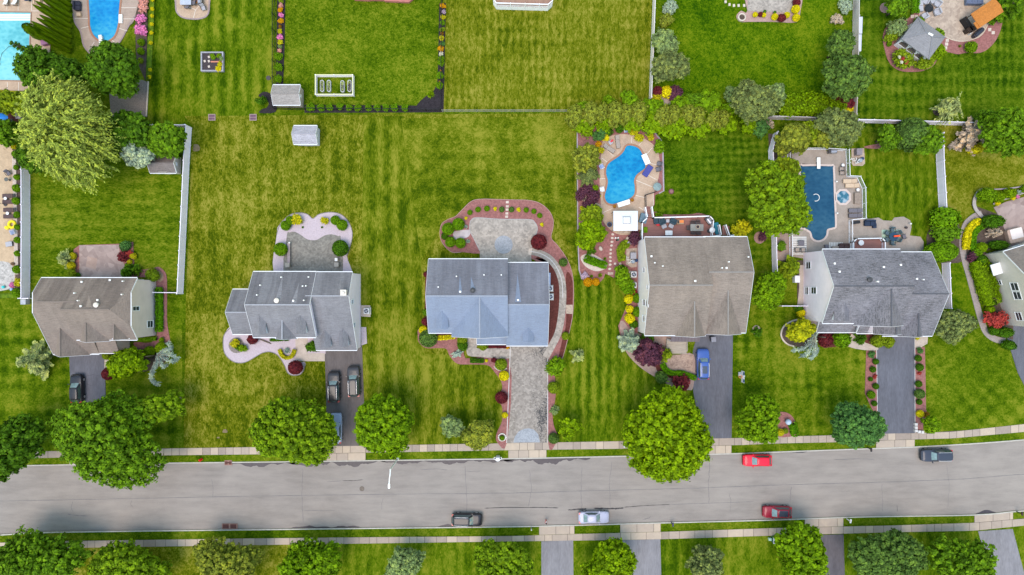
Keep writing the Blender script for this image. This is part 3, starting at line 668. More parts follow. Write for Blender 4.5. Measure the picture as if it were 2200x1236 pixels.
for s in(-.6,.6):b.tube([(x+.5*math.cos(R(24))-s*math.sin(R(24)),y+.5*math.sin(R(24))+s*math.cos(R(24)),.1),(x+.3*math.cos(R(24))-s*math.sin(R(24)),y+s*math.cos(R(24)),.9),(x-.5-s*math.sin(R(24)),y+s*math.cos(R(24))-.2,.35)],.025,6)
b.build('handrail',M('steel rail',(.6,.6,.62),.3,.05,2,metal=.6),pool4)
x,y=loc(pool4,1339,438)
b=MB();b.box(x,y,.25,1.9,.75,.3,R(18));b.box(x,y+.2,.45,1.9,.3,.1,R(18));b.build('spill_ledge',white_pl,pool4)
x,y=loc(poolA,22,118)
b=MB();b.tube([(x-1.6,y-1.2,.10),(x-1.2,y+.2,.10),(x-.2,y+1.2,.10),(x+1.6,y+1.6,.10)],.03,6);b.ball(x-1.7,y-1.5,.14,.22,.28,.12);b.build('cleaner_hose',M('black rubber hose',(.02,.025,.03),.6),poolA)
x,y=loc(poolB,261,42);b=MB();b.box(x,y,.18,.55,1.35,.2);b.build('entry_step',white_pl,poolB)
x,y=loc(pool5,1752,425);b=MB();b.tube([(x+.55*math.cos(a),y+.55*math.sin(a),.11)for a in[R(-110+14*k)for k in range(18)]],.05,6);b.build('cleaner_hose',white_pl,pool5)
def shingle(name,col,stain=0.0,mottle=.15,seedx=0):
 ma,n,b=nt(name)
 v=mapping(n,(1,1,1),(0,0,0),(seedx,0,0));vs=mapping(n,(1.0,.10,.10),(0,0,0),(seedx,0,0));va=mapping(n,(.5,4.2,4.2),(0,0,0),(seedx,0,0));vb=mapping(n,(4.2,.5,4.2),(0,0,0),(seedx,0,0))
 ge=n.nodes.new('ShaderNodeNewGeometry');sn=n.nodes.new('ShaderNodeSeparateXYZ');n.links.new(ge.outputs['True Normal'],sn.inputs[0])
 swp=math_(n,'GREATER_THAN',math_(n,'ABSOLUTE',sn.outputs[0]),math_(n,'ABSOLUTE',sn.outputs[1]));mv=n.nodes.new('ShaderNodeMix');mv.data_type='VECTOR'
 n.links.new(swp,mv.inputs['Factor']);n.links.new(va,mv.inputs[4]);n.links.new(vb,mv.inputs[5]);vc=mv.outputs[1]
 f=math_(n,'ADD',math_(n,'MULTIPLY',noise(n,v,5.5,4,.8),.5),math_(n,'MULTIPLY',noise(n,vc,2.4,3,.7),.55))
 f=math_(n,'ADD',f,math_(n,'MULTIPLY',math_(n,'SUBTRACT',noise(n,v,.35,3,.6),.5),.28))
 cc=ramp(n,f,[(.36,sc3(col,1-mottle*2.2)),(.5,col),(.64,sc3(col,1+mottle*1.9))])
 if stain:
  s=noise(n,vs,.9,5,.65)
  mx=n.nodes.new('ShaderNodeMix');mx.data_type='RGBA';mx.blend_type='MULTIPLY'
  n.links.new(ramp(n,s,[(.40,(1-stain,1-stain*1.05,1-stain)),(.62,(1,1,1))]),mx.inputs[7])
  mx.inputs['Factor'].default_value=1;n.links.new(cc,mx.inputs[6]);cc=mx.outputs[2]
 n.links.new(cc,b.inputs['Base Color']);b.inputs['Roughness'].default_value=.72;b.inputs['Specular IOR Level'].default_value=.45
 bump(n,b,noise(n,vc,3,3,.6),.5,.03)
 return ma
trimw=M('white trim paint',(.70,.70,.73),.55,.05,2);glass=M('dark window glass',(.03,.035,.045),.08,.2,1,.6)
grayw=M('grey louvre',(.23,.25,.28),.5,.1,8,aniso=(1,1,6))
def siding(name,col):
 ma,n,b=nt(name)
 v=mapping(n);vz=mapping(n,(.4,.4,9))
 f=math_(n,'ADD',math_(n,'MULTIPLY',noise(n,v,.7,4,.6),.6),math_(n,'MULTIPLY',noise(n,vz,1.5,2),.4))
 n.links.new(ramp(n,f,[(.3,sc3(col,.88)),(.55,col),(.8,sc3(col,1.07))]),b.inputs['Base Color']);b.inputs['Roughness'].default_value=.6
 w=n.nodes.new('ShaderNodeTexWave');w.wave_type='BANDS';w.bands_direction='Z';w.wave_profile='SAW';w.inputs['Scale'].default_value=1.6
 n.links.new(v,w.inputs['Vector']);bump(n,b,w.outputs['Fac'],.35,.02)
 return ma
class House:
 def __init__(s,label,ox,oy,rz,mats,wallm,name='house',cat='house',z0=G):
  s.t=thing(name,label,cat,ox,oy,z0,rz);s.ox,s.oy,s.rz,s.z0=ox,oy,rz,z0
  s.wall=MB();s.roof=MB();s.trim=MB();s.cap=MB();s.polys=[];s.mats=mats;s.wallm=wallm;s.dorm=[];s.vents=[];s.wins=[]
 def W(s,px,py,z):
  x,y=P(px,py,z+s.z0);x-=s.ox;y-=s.oy;c,q=math.cos(-s.rz),math.sin(-s.rz)
  return(x*c-y*q,x*q+y*c)
 noin=()
 def inner(s,a,b):
  """roof edges that die into another roof carry no trim board"""
  return any(abs(a[0]-x)<.45 and abs(b[0]-x)<.45 for x in s.noin)
 def solid(s,polys,mis,t=.18,trim=True,mb=None,skip=()):
  mb=mb or s.roof;key=lambda p:tuple(round(c,3)for c in p);cnt={}
  for p in polys:
   for i in range(len(p)):
    a,b=key(p[i]),key(p[(i+1)%len(p)]);e=(min(a,b),max(a,b));cnt[e]=cnt.get(e,0)+1
  for p,mi in zip(polys,mis):
   n=(Vector(p[1])-Vector(p[0])).cross(Vector(p[2])-Vector(p[0]))
   if n.z<0:p=p[::-1]
   mb.mat(mi);mb.poly(p);mb.poly([(x,y,z-t)for x,y,z in p[::-1]])
   if mb is s.roof:s.polys.append(p)
   for i in range(len(p)):
    a,b=p[i],p[(i+1)%len(p)];ka,kb=key(a),key(b)
    if cnt[(min(ka,kb),max(ka,kb))]==1:
     mb.poly([a,(a[0],a[1],a[2]-t),(b[0],b[1],b[2]-t),b])
     if trim and not s.inner(a,b)and abs(a[2]-b[2])<.01 and(Vector(a)-Vector(b)).length>.5:
      d=(Vector(b)-Vector(a)).normalized();o=Vector((d.y,-d.x,0))*.075
      s.trim.bar(Vector(a)+o-Vector((0,0,.06)),Vector(b)+o-Vector((0,0,.06)),.10,.10)
     elif trim and not s.inner(a,b)and(Vector(a)-Vector(b)).length>.5:
      d=(Vector(b)-Vector(a));o=Vector((d.y,-d.x,0)).normalized()*.035
      s.trim.bar(Vector(a)+o-Vector((0,0,.10)),Vector(b)+o-Vector((0,0,.10)),.035,.2)
 def gable(s,a0,a1,b0,b1,z0,z1,br,zr,axis='x',oh=.2,clip0=None,clip1=None,m0=0,m1=0,wm=0,base=0,trim=True,cap=True,dorm=None):
  """ridge along axis from a0 to a1; eave at b0 has height z0, eave at b1 height z1; ridge at br, zr. clip = clipped gable height"""
  F=(lambda a,b,z:(a,b,z))if axis=='x' else(lambda a,b,z:(b,a,z))
  s0=(zr-z0)/(br-b0);s1=(zr-z1)/(b1-br)
  A0,A1,B0,B1=a0-oh,a1+oh,b0-oh,b1+oh
  e0,e1=z0-s0*oh,z1-s1*oh
  low=[F(A0,B0,e0),F(A1,B0,e0)];high=[F(A1,B1,e1),F(A0,B1,e1)]
  R0,R1=A0,A1;p_lo=[F(A0,B0,e0),F(A1,B0,e0)];p_hi=[F(A1,B1,e1),F(A0,B1,e1)];hips=[]
  lo_end1=[];lo_end0=[];hi_end1=[];hi_end0=[]
  for end,cl in((1,clip1),(0,clip0)):
   if not cl:continue
   A=A1 if end else A0;c0=br-(zr-cl)/s0;c1=br+(zr-cl)/s1;d=(zr-cl)/.95
   if end:R1=A1-d;lo_end1=[F(A,c0,cl)];hi_end1=[F(A,c1,cl)];hips.append([F(A,c0,cl),F(A,c1,cl),F(R1,br,zr)])
   else:R0=A0+d;lo_end0=[F(A,c0,cl)];hi_end0=[F(A,c1,cl)];hips.append([F(A,c1,cl),F(A,c0,cl),F(R0,br,zr)])
  pl=[F(A0,B0,e0),F(A1,B0,e0)]+lo_end1+[F(R1,br,zr),F(R0,br,zr)]+lo_end0
  ph=[F(A1,B1,e1),F(A0,B1,e1)]+hi_end0+[F(R0,br,zr),F(R1,br,zr)]+hi_end1
  mb=dorm if dorm else None
  s.solid([pl,ph]+hips,[m0,m1]+[m0]*len(hips),.18 if not dorm else.09,trim,mb)
  if cap:s.cap.bar(F(R0+.02,br,zr+.015),F(R1-.02,br,zr+.015),.19,.05)
  k=.2 if not dorm else.1
  pts=[(b0,base),(b1,base),(b1,z1-k)]
  cl=min([c for c in(clip0,clip1)if c]or[1e9])
  if cl<zr:pts+=[(br+(zr-cl)/s1,cl-k),(br-(zr-cl)/s0,cl-k)]
  else:pts+=[(br,zr-k)]
  pts+=[(b0,z0-k)]
  wmb=dorm or s.wall;wmb.mat(wm);n=len(pts)
  vs=[F(a0,b,z)for b,z in pts]+[F(a1,b,z)for b,z in pts]
  fs=[tuple(range(n)),tuple(range(2*n-1,n-1,-1))]+[(i,n+i,n+(i+1)%n,(i+1)%n)for i in range(n)]
  wmb.add(vs,fs)
 def shed_roof(s,x0,x1,y0,y1,z0,z1,walls=True,mi=0,wm=0,base=0,trim=True,t=.15):
  """single slope: height z0 at y0, z1 at y1"""
  s.solid([[(x0,y0,z0),(x1,y0,z0),(x1,y1,z1),(x0,y1,z1)]],[mi],t,trim)
  if walls:
   w=.25;s.wall.mat(wm)
   s.wall.add([(x0+w,y0+w,base),(x1-w,y0+w,base),(x1-w,y1,base),(x0+w,y1,base),(x0+w,y0+w,z0-t-.02),(x1-w,y0+w,z0-t-.02),(x1-w,y1,z1-t-.02),(x0+w,y1,z1-t-.02)],[(3,2,1,0),(4,5,6,7),(0,1,5,4),(1,2,6,5),(2,3,7,6),(3,0,4,7)])
 def rz_at(s,x,y):
  best=0
  for p in s.polys:
   inside=False;n=len(p)
   for i in range(n):
    x1,y1,x2,y2=p[i][0],p[i][1],p[(i+1)%n][0],p[(i+1)%n][1]
    if(y1>y)!=(y2>y)and x<(x2-x1)*(y-y1)/(y2-y1)+x1:inside=not inside
   if inside:
    a=Vector(p[0]);nn=(Vector(p[1])-a).cross(Vector(p[2])-a)
    if abs(nn.z)>1e-6:best=max(best,a.z-(nn.x*(x-a.x)+nn.y*(y-a.y))/nn.z)
  return best
 def on_roof(s,px,py):
  z=7.0
  for _ in range(12):x,y=s.W(px,py,z);z=s.rz_at(x,y)or z
  return x,y,z
 def dormer(s,px,py0,py1,half=.6,rise=.75,wall=1):
  """gabled dormer between two spots on the front slope: py0 top end of its ridge, py1 its face"""
  xb,yb,zb=s.on_roof(px,py0);xf,yf,zf=s.on_roof(px,py1)
  x=(xb+xf)/2;d=MB()
  s.gable(yf,yb+.3,x-half,x+half,zb-rise*.62,zb-rise*.62,x,zb+.02,'y',.1,wm=1,base=zf-.25,trim=False,cap=False,dorm=d)
  o=s.put('dormer',d,[s.mats[0],trimw])
  f=MB();f.box(x,yf-.03,zf+.45,half*1.1,.06,.75);w_=s.put('window',f,trimw,None)
  w_.parent=o
  g=MB();g.box(x,yf-.07,zf+.45,half*.85,.03,.6)
  p=s.put('pane',g,glass,None);p.parent=o
 def put(s,name,mb,mats,parent='t',smooth=False):
  me=mb.mesh(name,mats,smooth);o=link(name,me,s.t if parent=='t' else None);return o
 def window(s,face,wall,along,z,w=.95,h=1.4,double=False):
  n={'E':(1,0),'W':(-1,0),'S':(0,-1),'N':(0,1)}[face]
  f=MB();g=MB()
  def bx(mb,d,th,a,zz,ww,hh):
   if n[0]:mb.box(wall+n[0]*d,a,zz,th,ww,hh)
   else:mb.box(a,wall+n[1]*d,zz,ww,th,hh)
  bx(f,.03,.06,along,z+h/2+.04,w+.2,.1);bx(f,.05,.10,along,z-h/2-.04,w+.24,.09)
  for sg in(-1,1):bx(f,.03,.06,along+sg*(w/2+.05),z,.1,h)
  bx(f,.028,.05,along,z,w,.05);bx(g,.012,.02,along,z,w,h)
  if double:bx(f,.029,.055,along,z,.09,h)
  o=s.put('window',f,trimw);p=s.put('pane',g,glass,None);p.parent=o
 def garage(s,y,x,w=4.8,h=2.3,face='S'):
  f=MB();f.box(x,y-.02,h/2,w,.06,h)
  for k in range(1,4):f.box(x,y-.055,h*k/4,w-.1,.02,.04)
  s.put('garage_door',f,M('garage door paint',(.6,.6,.62),.5,.05,2))
  f=MB();f.box(x,y-.045,h+.09,w+.3,.09,.16)
  for sg in(-1,1):f.box(x+sg*(w/2+.08),y-.045,h/2,.15,.09,h)
  s.put('garage_door_frame',f,trimw)
 def door(s,y,x,col=(.12,.03,.03)):
  f=MB();f.box(x,y-.03,1.1,1.0,.07,2.1);o=s.put('front_door',f,M('door paint %.2f'%col[0],col,.4))
  g=MB();g.ball(x+.38,y-.1,1.0,.05);q=s.put('handle',g,M('brass knob',(.5,.35,.12),.3,metal=.8),None);q.parent=o
 def finish(s,vents=(),streaks=(),extra=()):
  for(px,py,wpx,ax,ay)in streaks:
   a=s.on_roof(px-wpx/2,py);b=s.on_roof(px+wpx/2,py);c=s.on_roof(ax,ay)
   s.roof.mat(2);up=.012
   pts=[(a[0],a[1],a[2]+up),(b[0],b[1],b[2]+up),(c[0],c[1],c[2]+up)]
   if(Vector(pts[1])-Vector(pts[0])).cross(Vector(pts[2])-Vector(pts[0])).z<0:pts=pts[::-1]
   s.roof.poly(pts)
  s.roof_o=s.put('roof',s.roof,s.mats);s.put('wall',s.wall,s.wallm)
  if s.trim.v:s.put('gutter',s.trim,trimw)
  if s.cap.v:
   q=s.put('ridge_cap',s.cap,M('ridge cap '+s.mats[0].name,sc3(tuple(s.capcol),.88),.8,.2,9),None);q.parent=s.roof_o
  for(px,py,k)in vents:
   x,y,z=s.on_roof(px,py);b=MB()
   if k=='p':b.cyl(x,y,z-.1,z+.38,.11,.10,9)
   elif k=='w':b.box(x,y,z+.06,.22,.22,.22);b.box(x,y,z+.19,.27,.27,.05)
   elif k=='d':b.lathe(x,y,[(.30,z-.1),(.30,z+.18),(.38,z+.22),(.36,z+.34),(.14,z+.46)],14)
   elif k=='c':b.box(x,y,z+.25,.75,.75,1.0);b.box(x,y,z+.78,.85,.85,.08);b.cyl(x,y,z+.8,z+1.05,.2)
   m_={'p':white_pl,'w':white_pl,'d':None,'c':M('chimney cap metal',(.55,.5,.45),.5)}[k]or(M('dark fan housing',(.05,.05,.055),.4)if(px,py)in DARKFAN else M('tan fan housing',(.62,.56,.5),.5))
   q=s.put('chimney' if k=='c' else 'roof_vent',b,m_,None);q.parent=s.roof_o
DARKFAN={(1016,624),(1867,601)}
def WX(px,z):return(px-1100)*(1-z/H)/S
def WY(py,z):return(618-py)*(1-z/H)/S
br1=(.188,.148,.126)
h=House('brown grey shingled house with three front gables and a blue driveway, leftmost',-62.5,-3.5,0,[shingle('brown grey shingles',br1,.12),shingle('streaked brown grey shingles',sc3(br1,1.02),.34,.15,3),shingle('clean brown grey shingles',sc3(br1,1.18))],[siding('taupe siding',(.62,.53,.50)),trimw])
h.capcol=br1;X,Y=h.ox,h.oy;h.noin=[q-h.ox for q in(-62.7,-64.0,-63.6,-59.5)]
h.gable(-69.2-X,-62.7-X,-9.8-Y,1.15-Y,3.1,5.5,-2.05-Y,7.95,oh=.25,clip0=6.9,m1=1)
h.gable(-64-X,-55.55-X,-7.45-Y,1.15-Y,5.5,5.5,-3.13-Y,8.7,oh=.25,clip1=6.9,m1=1)
h.gable(-10.0-Y,-5.6-Y,-69.1-X,-64.0-X,3.05,3.05,-66.55-X,5.5,'y',.2)
h.gable(-7.7-Y,-4.6-Y,-63.6-X,-59.5-X,5.4,5.4,-61.55-X,7.3,'y',.2,base=3)
h.gable(-7.45-Y,-4.8-Y,-58.6-X,-56.6-X,5.7,5.7,-57.6-X,7.1,'y',.15,base=3)
h.shed_roof(-63.6-X,-59.4-X,-9.9-Y,-7.4-Y,3.0,4.2,True)
h.window('E',-55.55-X,-3.1-Y,5.2,.55,1.5);h.window('E',-55.55-X,-5.6-Y,1.6);h.window('N',1.15-Y,-66-X,4.3);h.window('N',1.15-Y,-61-X,4.3);h.window('N',1.15-Y,-58-X,1.6,1.8,1.5,True)
h.window('S',-7.45-Y,-58.0-X,1.6);h.window('S',-7.7-Y,-61.5-X,4.9);h.garage(-9.8-Y,-66.6-X,4.6);h.door(-9.65-Y,-61.8-X)
h.finish([(177,606,'w'),(237.5,602,'w'),(162.5,630,'p'),(264,633,'p'),(170,646,'p'),(175,658,'w'),(208.5,655.5,'d'),(211,645,'w'),(266,604.5,'p')],[(191,660,12,191,632)])
gr2=(.162,.158,.175)
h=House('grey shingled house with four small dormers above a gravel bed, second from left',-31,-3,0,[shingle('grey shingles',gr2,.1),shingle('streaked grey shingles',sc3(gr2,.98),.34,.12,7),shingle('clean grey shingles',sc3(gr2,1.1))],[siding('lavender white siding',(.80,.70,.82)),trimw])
h.capcol=(.3,.3,.33);X,Y=h.ox,h.oy;h.noin=[q-h.ox for q in(-29.3,-37.5)]
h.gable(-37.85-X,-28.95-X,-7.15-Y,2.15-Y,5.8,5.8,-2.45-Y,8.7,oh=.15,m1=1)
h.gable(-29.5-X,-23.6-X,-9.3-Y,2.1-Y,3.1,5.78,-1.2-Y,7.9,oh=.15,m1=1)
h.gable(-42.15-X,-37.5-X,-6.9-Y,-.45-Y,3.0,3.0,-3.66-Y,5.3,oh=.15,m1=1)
h.gable(-7.35-Y,-4.0-Y,-34.6-X,-31.8-X,5.75,5.75,-33.2-X,7.25,'y',.15,base=3)
for px,a,b_ in((562,679,716),(648,677,715)):h.dormer(px,a,b_,.62)
for px,a,b_ in((701,709,744),(739,706,742)):h.dormer(px,a,b_,.62)
h.window('E',-23.6-X,-2.1-Y,5.2,.6,.9);h.window('E',-23.6-X,-5.6-Y,4.2,.6,.8);h.window('N',2.15-Y,-35.5-X,4.4);h.window('N',2.15-Y,-32-X,4.4);h.window('N',2.15-Y,-33.5-X,1.5,2.2,1.7,True)
for q in(-36.6,-34.2,-30.6):h.window('S',-7.15-Y,q-X,4.3)
h.window('S',-7.15-Y,-35.4-X,1.6,1.6,1.5,True);h.garage(-9.3-Y,-26.3-X,4.9);h.door(-7.15-Y,-30.9-X);h.window('S',-6.9-Y,-40-X,1.5,1.6,1.4,True)
h.finish([(605.5,596,'p'),(560.5,613,'p'),(553.5,634,'p'),(651.5,615,'p'),(658.5,614.5,'p'),(595.5,646,'d'),(631,646.5,'w'),(654,645.5,'p'),(664,595.5,'p'),(740.5,629,'c')],[(631,651,11,643,606),(597,648,13,608,590)])
bl3=(.165,.198,.275)
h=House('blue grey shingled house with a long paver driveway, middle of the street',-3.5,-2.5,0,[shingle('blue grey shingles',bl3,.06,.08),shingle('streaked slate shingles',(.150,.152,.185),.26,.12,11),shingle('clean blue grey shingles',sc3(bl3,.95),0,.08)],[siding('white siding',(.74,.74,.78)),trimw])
h.capcol=(.26,.28,.34);X,Y=h.ox,h.oy;h.noin=[q-h.ox for q in(-.7,-8.85)]
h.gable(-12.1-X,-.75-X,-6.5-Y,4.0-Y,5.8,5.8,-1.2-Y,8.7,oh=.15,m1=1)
h.gable(-7.1-Y,-1.25-Y,-8.75-X,-.72-X,5.83,5.83,-4.6-X,8.55,'y',.12)
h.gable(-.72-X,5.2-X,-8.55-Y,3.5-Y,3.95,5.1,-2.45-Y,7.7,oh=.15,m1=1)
h.shed_roof(-5.3-X,-.6-X,-8.55-Y,-7.0-Y,3.2,3.9,False)
b=MB();b.box(-4.9-X,-8.3-Y,1.5,.2,.2,3.0);h.put('porch_post',b,trimw);b=MB();b.box(-1.2-X,-8.3-Y,1.5,.2,.2,3.0);h.put('porch_post',b,trimw)
h.dormer(950,668,705,.75);h.dormer(1134.5,704,733,.72)
h.window('N',4.0-Y,-10-X,4.3);h.window('N',4.0-Y,-6.5-X,4.3);h.window('N',4.0-Y,-3-X,4.3);h.window('N',4.0-Y,-3-X,1.4,2.2,1.8,True);h.window('E',5.2-X,-4.4-Y,1.7);h.window('E',5.2-X,1.0-Y,1.7)
for q in(-10.8,-7.6,-5.5):h.window('S',(-6.5 if q<-9 else-7.1)-Y,q-X,4.2)
h.window('S',-6.5-Y,-10.6-X,1.6,1.8,1.5,True);h.garage(-8.55-Y,2.3-X,5.0);h.door(-7.1-Y,-3.0-X)
h.finish([(942,617,'p'),(981,594,'p'),(989,627,'w'),(1016,624,'d'),(1040,591,'p'),(1077,591,'p'),(1113,645,'w')],[(989,629,8,988,592),(1016,622,10,1012,594),(1113,649,13,1112,588)])
tp4=(.183,.146,.122)
h=House('large taupe shingled house with two front gables and a red deck behind',27,0,0,[shingle('taupe shingles',tp4,.08,.18),shingle('brightened streaked taupe shingles',sc3(tp4,1.08),.16,.18,15),shingle('clean taupe shingles',sc3(tp4,1.05))],[siding('cream siding',(.84,.755,.76)),trimw,M('purple brown metal',(.105,.075,.082),.35,.1,2,.5)])  # north shingle copy: real streaks, base colour brightened against the weaker light there
h.mats.append(M('standing seam metal',(.11,.08,.088),.35,.12,2,.5));h.capcol=(.24,.215,.2);X,Y=h.ox,h.oy;h.noin=[q-h.ox for q in(28.2,24.0,28.7,33.7)]
h.gable(19.6-X,28.25-X,-6.85-Y,7.2-Y,5.9,5.9,.33-Y,9.2,oh=.15,m1=1)
h.gable(28.2-X,34.35-X,-6.5-Y,7.25-Y,5.3,5.88,2.2-Y,8.35,oh=.15,m1=1)
h.gable(-7.0-Y,-1.5-Y,24.0-X,28.25-X,5.9,5.9,26.1-X,8.1,'y',.1,base=3)
h.gable(-6.75-Y,-.5-Y,28.6-X,33.7-X,5.35,5.35,31.15-X,7.4,'y',.1,base=3)
h.shed_roof(24.0-X,28.35-X,-8.2-Y,-6.8-Y,3.0,3.5,False,3,trim=False);h.shed_roof(28.4-X,33.2-X,-7.15-Y,-6.5-Y,3.0,3.4,False,3,trim=False)
b=MB()
for k in range(9):b.bar((24.15+k*.5-X,-8.2-Y,3.03),(24.15+k*.5-X,-6.85-Y,3.53),.05,.06)
h.put('roof_seam',b,h.mats[3])
b=MB();b.box(24.2-X,-8.05-Y,1.45,.2,.2,2.9);h.put('porch_post',b,trimw);b=MB();b.box(28.1-X,-8.05-Y,1.45,.2,.2,2.9);h.put('porch_post',b,trimw)
for q,z,w_,hh in((2.6,4.6,.6,1.4),(.05,7.2,.45,.9),(-2.2,4.8,.8,1.6),(-2.35,7.0,.8,1.7),(-4.6,4.6,.8,1.5)):h.window('W',19.6-X,q-Y,z,w_,hh)
for q in(21.5,24.5,30.5,33):h.window('N',7.2-Y,q-X,4.4)
h.window('N',7.2-Y,25-X,1.9,2.4,1.9,True);h.window('S',-6.85-Y,21.8-X,4.3);h.window('S',-6.85-Y,21.8-X,1.7,1.8,1.5,True);h.garage(-6.5-Y,31.2-X,5.0);h.door(-6.85-Y,26-X);h.window('E',34.35-X,0-Y,4.3);h.window('E',34.35-X,3-Y,1.7)
b=MB();b.box(25.6-X,-9.0-Y,.2,3.2,1.9,.4);b.box(25.6-X,-10.1-Y,.1,3.2,.4,.2)
for sx in(-1.55,1.55):b.box(25.6+sx-X,-9.0-Y,.7,.08,1.8,.08)
h.put('porch_floor',b,M('weathered porch boards',(.33,.28,.23),.8,.25,2,aniso=(.3,5,1)))
h.finish([(1399,551,'w'),(1406,565,'p'),(1423,572,'p'),(1493,604,'w'),(1564.5,563,'p'),(1550,576,'p'),(1560,576,'w'),(1606.5,552.5,'p')],[(1493,606,8,1489,584),(1556,577,18,1549,529)])
sl5=(.122,.116,.132)
h=House('dark slate shingled house with a tall white side wall and straight driveway',53.5,-1,0,[shingle('slate shingles',sl5,.06,.36),shingle('brightened north slate shingles',sc3(sl5,1.15),.12,.36,5),shingle('clean slate shingles',sl5)],[siding('bright white siding',(.92,.80,.88)),trimw])  # north shingle copy has a brighter colour to make up for weaker light
h.capcol=(.085,.085,.1);X,Y=h.ox,h.oy;h.noin=[q-h.ox for q in(56.6,55.8,50.0,53.2,57.0,58.1,61.5)]
h.gable(45.45-X,56.5-X,-5.05-Y,5.4-Y,6.4,6.4,.2-Y,9.6,oh=.15,m1=1)
h.gable(55.8-X,63.0-X,-7.1-Y,5.15-Y,3.7,3.5,-.9-Y,7.2,oh=.15,m1=1)
h.gable(-5.4-Y,.1-Y,50.0-X,57.0-X,6.38,6.38,53.5-X,9.35,'y',.12)
h.gable(-6.7-Y,-3-Y,53.2-X,57.0-X,5.9,5.9,55.1-X,7.9,'y',.1)
h.shed_roof(46.0-X,53.3-X,-6.75-Y,-5.0-Y,3.1,4.1,True,wm=0);h.shed_roof(51.6-X,55.0-X,-6.84-Y,-5.3-Y,3.9,5.0,True)
h.gable(-7.2-Y,-3.9-Y,58.1-X,61.5-X,3.8,3.8,59.8-X,5.6,'y',.1)
h.dormer(1808,649,687,1.0,1.1)
h.window('W',45.45-X,-.45-Y,3.4,.9,1.5);h.window('W',45.45-X,-.5-Y,1.2,1.0,1.0);h.window('W',45.45-X,3.4-Y,1.7)
for q in(48,51,54):h.window('N',5.4-Y,q-X,4.6)
h.window('N',5.4-Y,49-X,1.8,2.0,1.8,True);h.window('S',-5.05-Y,47.5-X,5.4,.9,1.0);h.garage(-7.1-Y,59.8-X,5.0);h.window('E',63.0-X,2-Y,1.7);h.window('E',63.0-X,-3-Y,1.7);h.door(-6.4-Y,50.8-X)
b=MB();b.box(45.1-X,-5.7-Y,1.4,.12,1.1,2.6);h.put('side_porch',b,trimw)
h.finish([(1792,566.5,'w'),(1802.5,584,'w'),(1867,601,'d'),(1883,605,'p'),(1887,588,'d')if False else(1884,605.5,'p'),(1897.5,574,'w'),(1934,569.5,'w'),(1945,602,'w'),(1953,602.5,'p'),(1968.5,599.5,'w'),(1981.5,601,'p')])
rz6=R(17);ox6,oy6=P(2112,547)
br6=(.20,.165,.145)
h=House('brown roofed taupe house cut off by the right edge of the photo',ox6,oy6,rz6,[shingle('brown shingles',br6,.1),shingle('streaked brown shingles',sc3(br6,.9),.2),shingle('clean brown shingles',br6)],[siding('sand taupe siding',(.56,.51,.46)),trimw])
h.capcol=br6
h.gable(.15,16,-11.6,0,4.2,4.2,-5.8,8.6,oh=.2,m1=1)
h.window('W',.15,-10.0,3.0,1.2,1.0);h.window('W',.15,-5.3,3.9,1.1,1.3);h.window('W',.15,-6.7,3.9,1.1,1.3);h.window('W',.15,-4.6,1.2,.6,.8)
h.garage(-11.6,5,5.0);h.window('N',0,4,2.2)
b=MB();b.box(-.55,-2.3,2.4,1.5,1.7,.12);b.box(-.1,-2.3,1.2,.4,1.2,2.2);h.put('side_door_canopy',b,trimw)
h.finish([])
decking_white=M('white deck rail vinyl',(.78,.78,.82),.5,.05,2)
t=thing('raised_deck','white railed raised deck with brown boards at the top edge','deck',*P(1120,-8),G)
ox,oy=t.location.x,t.location.y;tx=lambda px,py,z=0:(P(px,py,z)[0]-ox,P(px,py,z)[1]-oy)
out=[tx(1061,-60),tx(1061,12),tx(1067,21),tx(1176,24),tx(1185,16),tx(1185,-60)]
MB().prism(out,1.1,1.25).build('deck_floor',M('brown deck boards',(.26,.15,.11),.75,.2,1.5,aniso=(1,.15,1)),t)
b=MB()
for a,c in zip(out[:-1],out[1:]):
 b.bar((*a,.55),(*c,.55),.06,1.1);b.bar((*a,2.15),(*c,2.15),.12,.09);b.bar((*a,1.35),(*c,1.35),.05,.06)
 d=math.hypot(c[0]-a[0],c[1]-a[1]);n=max(1,int(d/.16))
 for k in range(n):q=k/n;b.box(a[0]+(c[0]-a[0])*q,a[1]+(c[1]-a[1])*q,1.7,.035,.035,.85)
 for k in range(int(d/2.2)+1):q=min(1,k*2.2/d);b.box(a[0]+(c[0]-a[0])*q,a[1]+(c[1]-a[1])*q,1.2,.13,.13,2.2)
b.build('railing',decking_white,t)
t=thing('brick_terrace','low red brick terrace with angled ends at the top edge','terrace',*P(828,-5),G)
ox,oy=t.location.x,t.location.y
MB().prism([tx(758,-60),tx(763,3),tx(794,4.5),tx(798,3.5),tx(826,4),tx(828,6),tx(880,8.5),tx(890,0),tx(890,-60)],0,.5).build('terrace_floor',M('pink red terrace boards',(.36,.13,.11),.8,.15,2),t)
MB().box(*tx(811,0),.15,2.2,.5,.3).build('step',palestone,t)
def nrm(a):return a/np.maximum(np.linalg.norm(a,axis=-1,keepdims=True),1e-6)
def leaves(pos,nor,su,sv,rng,along=None):
 """rhombic leaf faces; along = preferred direction of the long side"""
 n=len(pos);nor=nrm(nor)
 ref=rng.normal(size=(n,3))if along is None else along
 t=nrm(ref-nor*np.sum(ref*nor,1,keepdims=True));b=np.cross(nor,t)
 su=np.broadcast_to(np.asarray(su,float),(n,))[:,None];sv=np.broadcast_to(np.asarray(sv,float),(n,))[:,None]
 return np.stack([pos-t*su,pos-b*sv+t*su*.15,pos+t*su,pos+b*sv+t*su*.15],1)
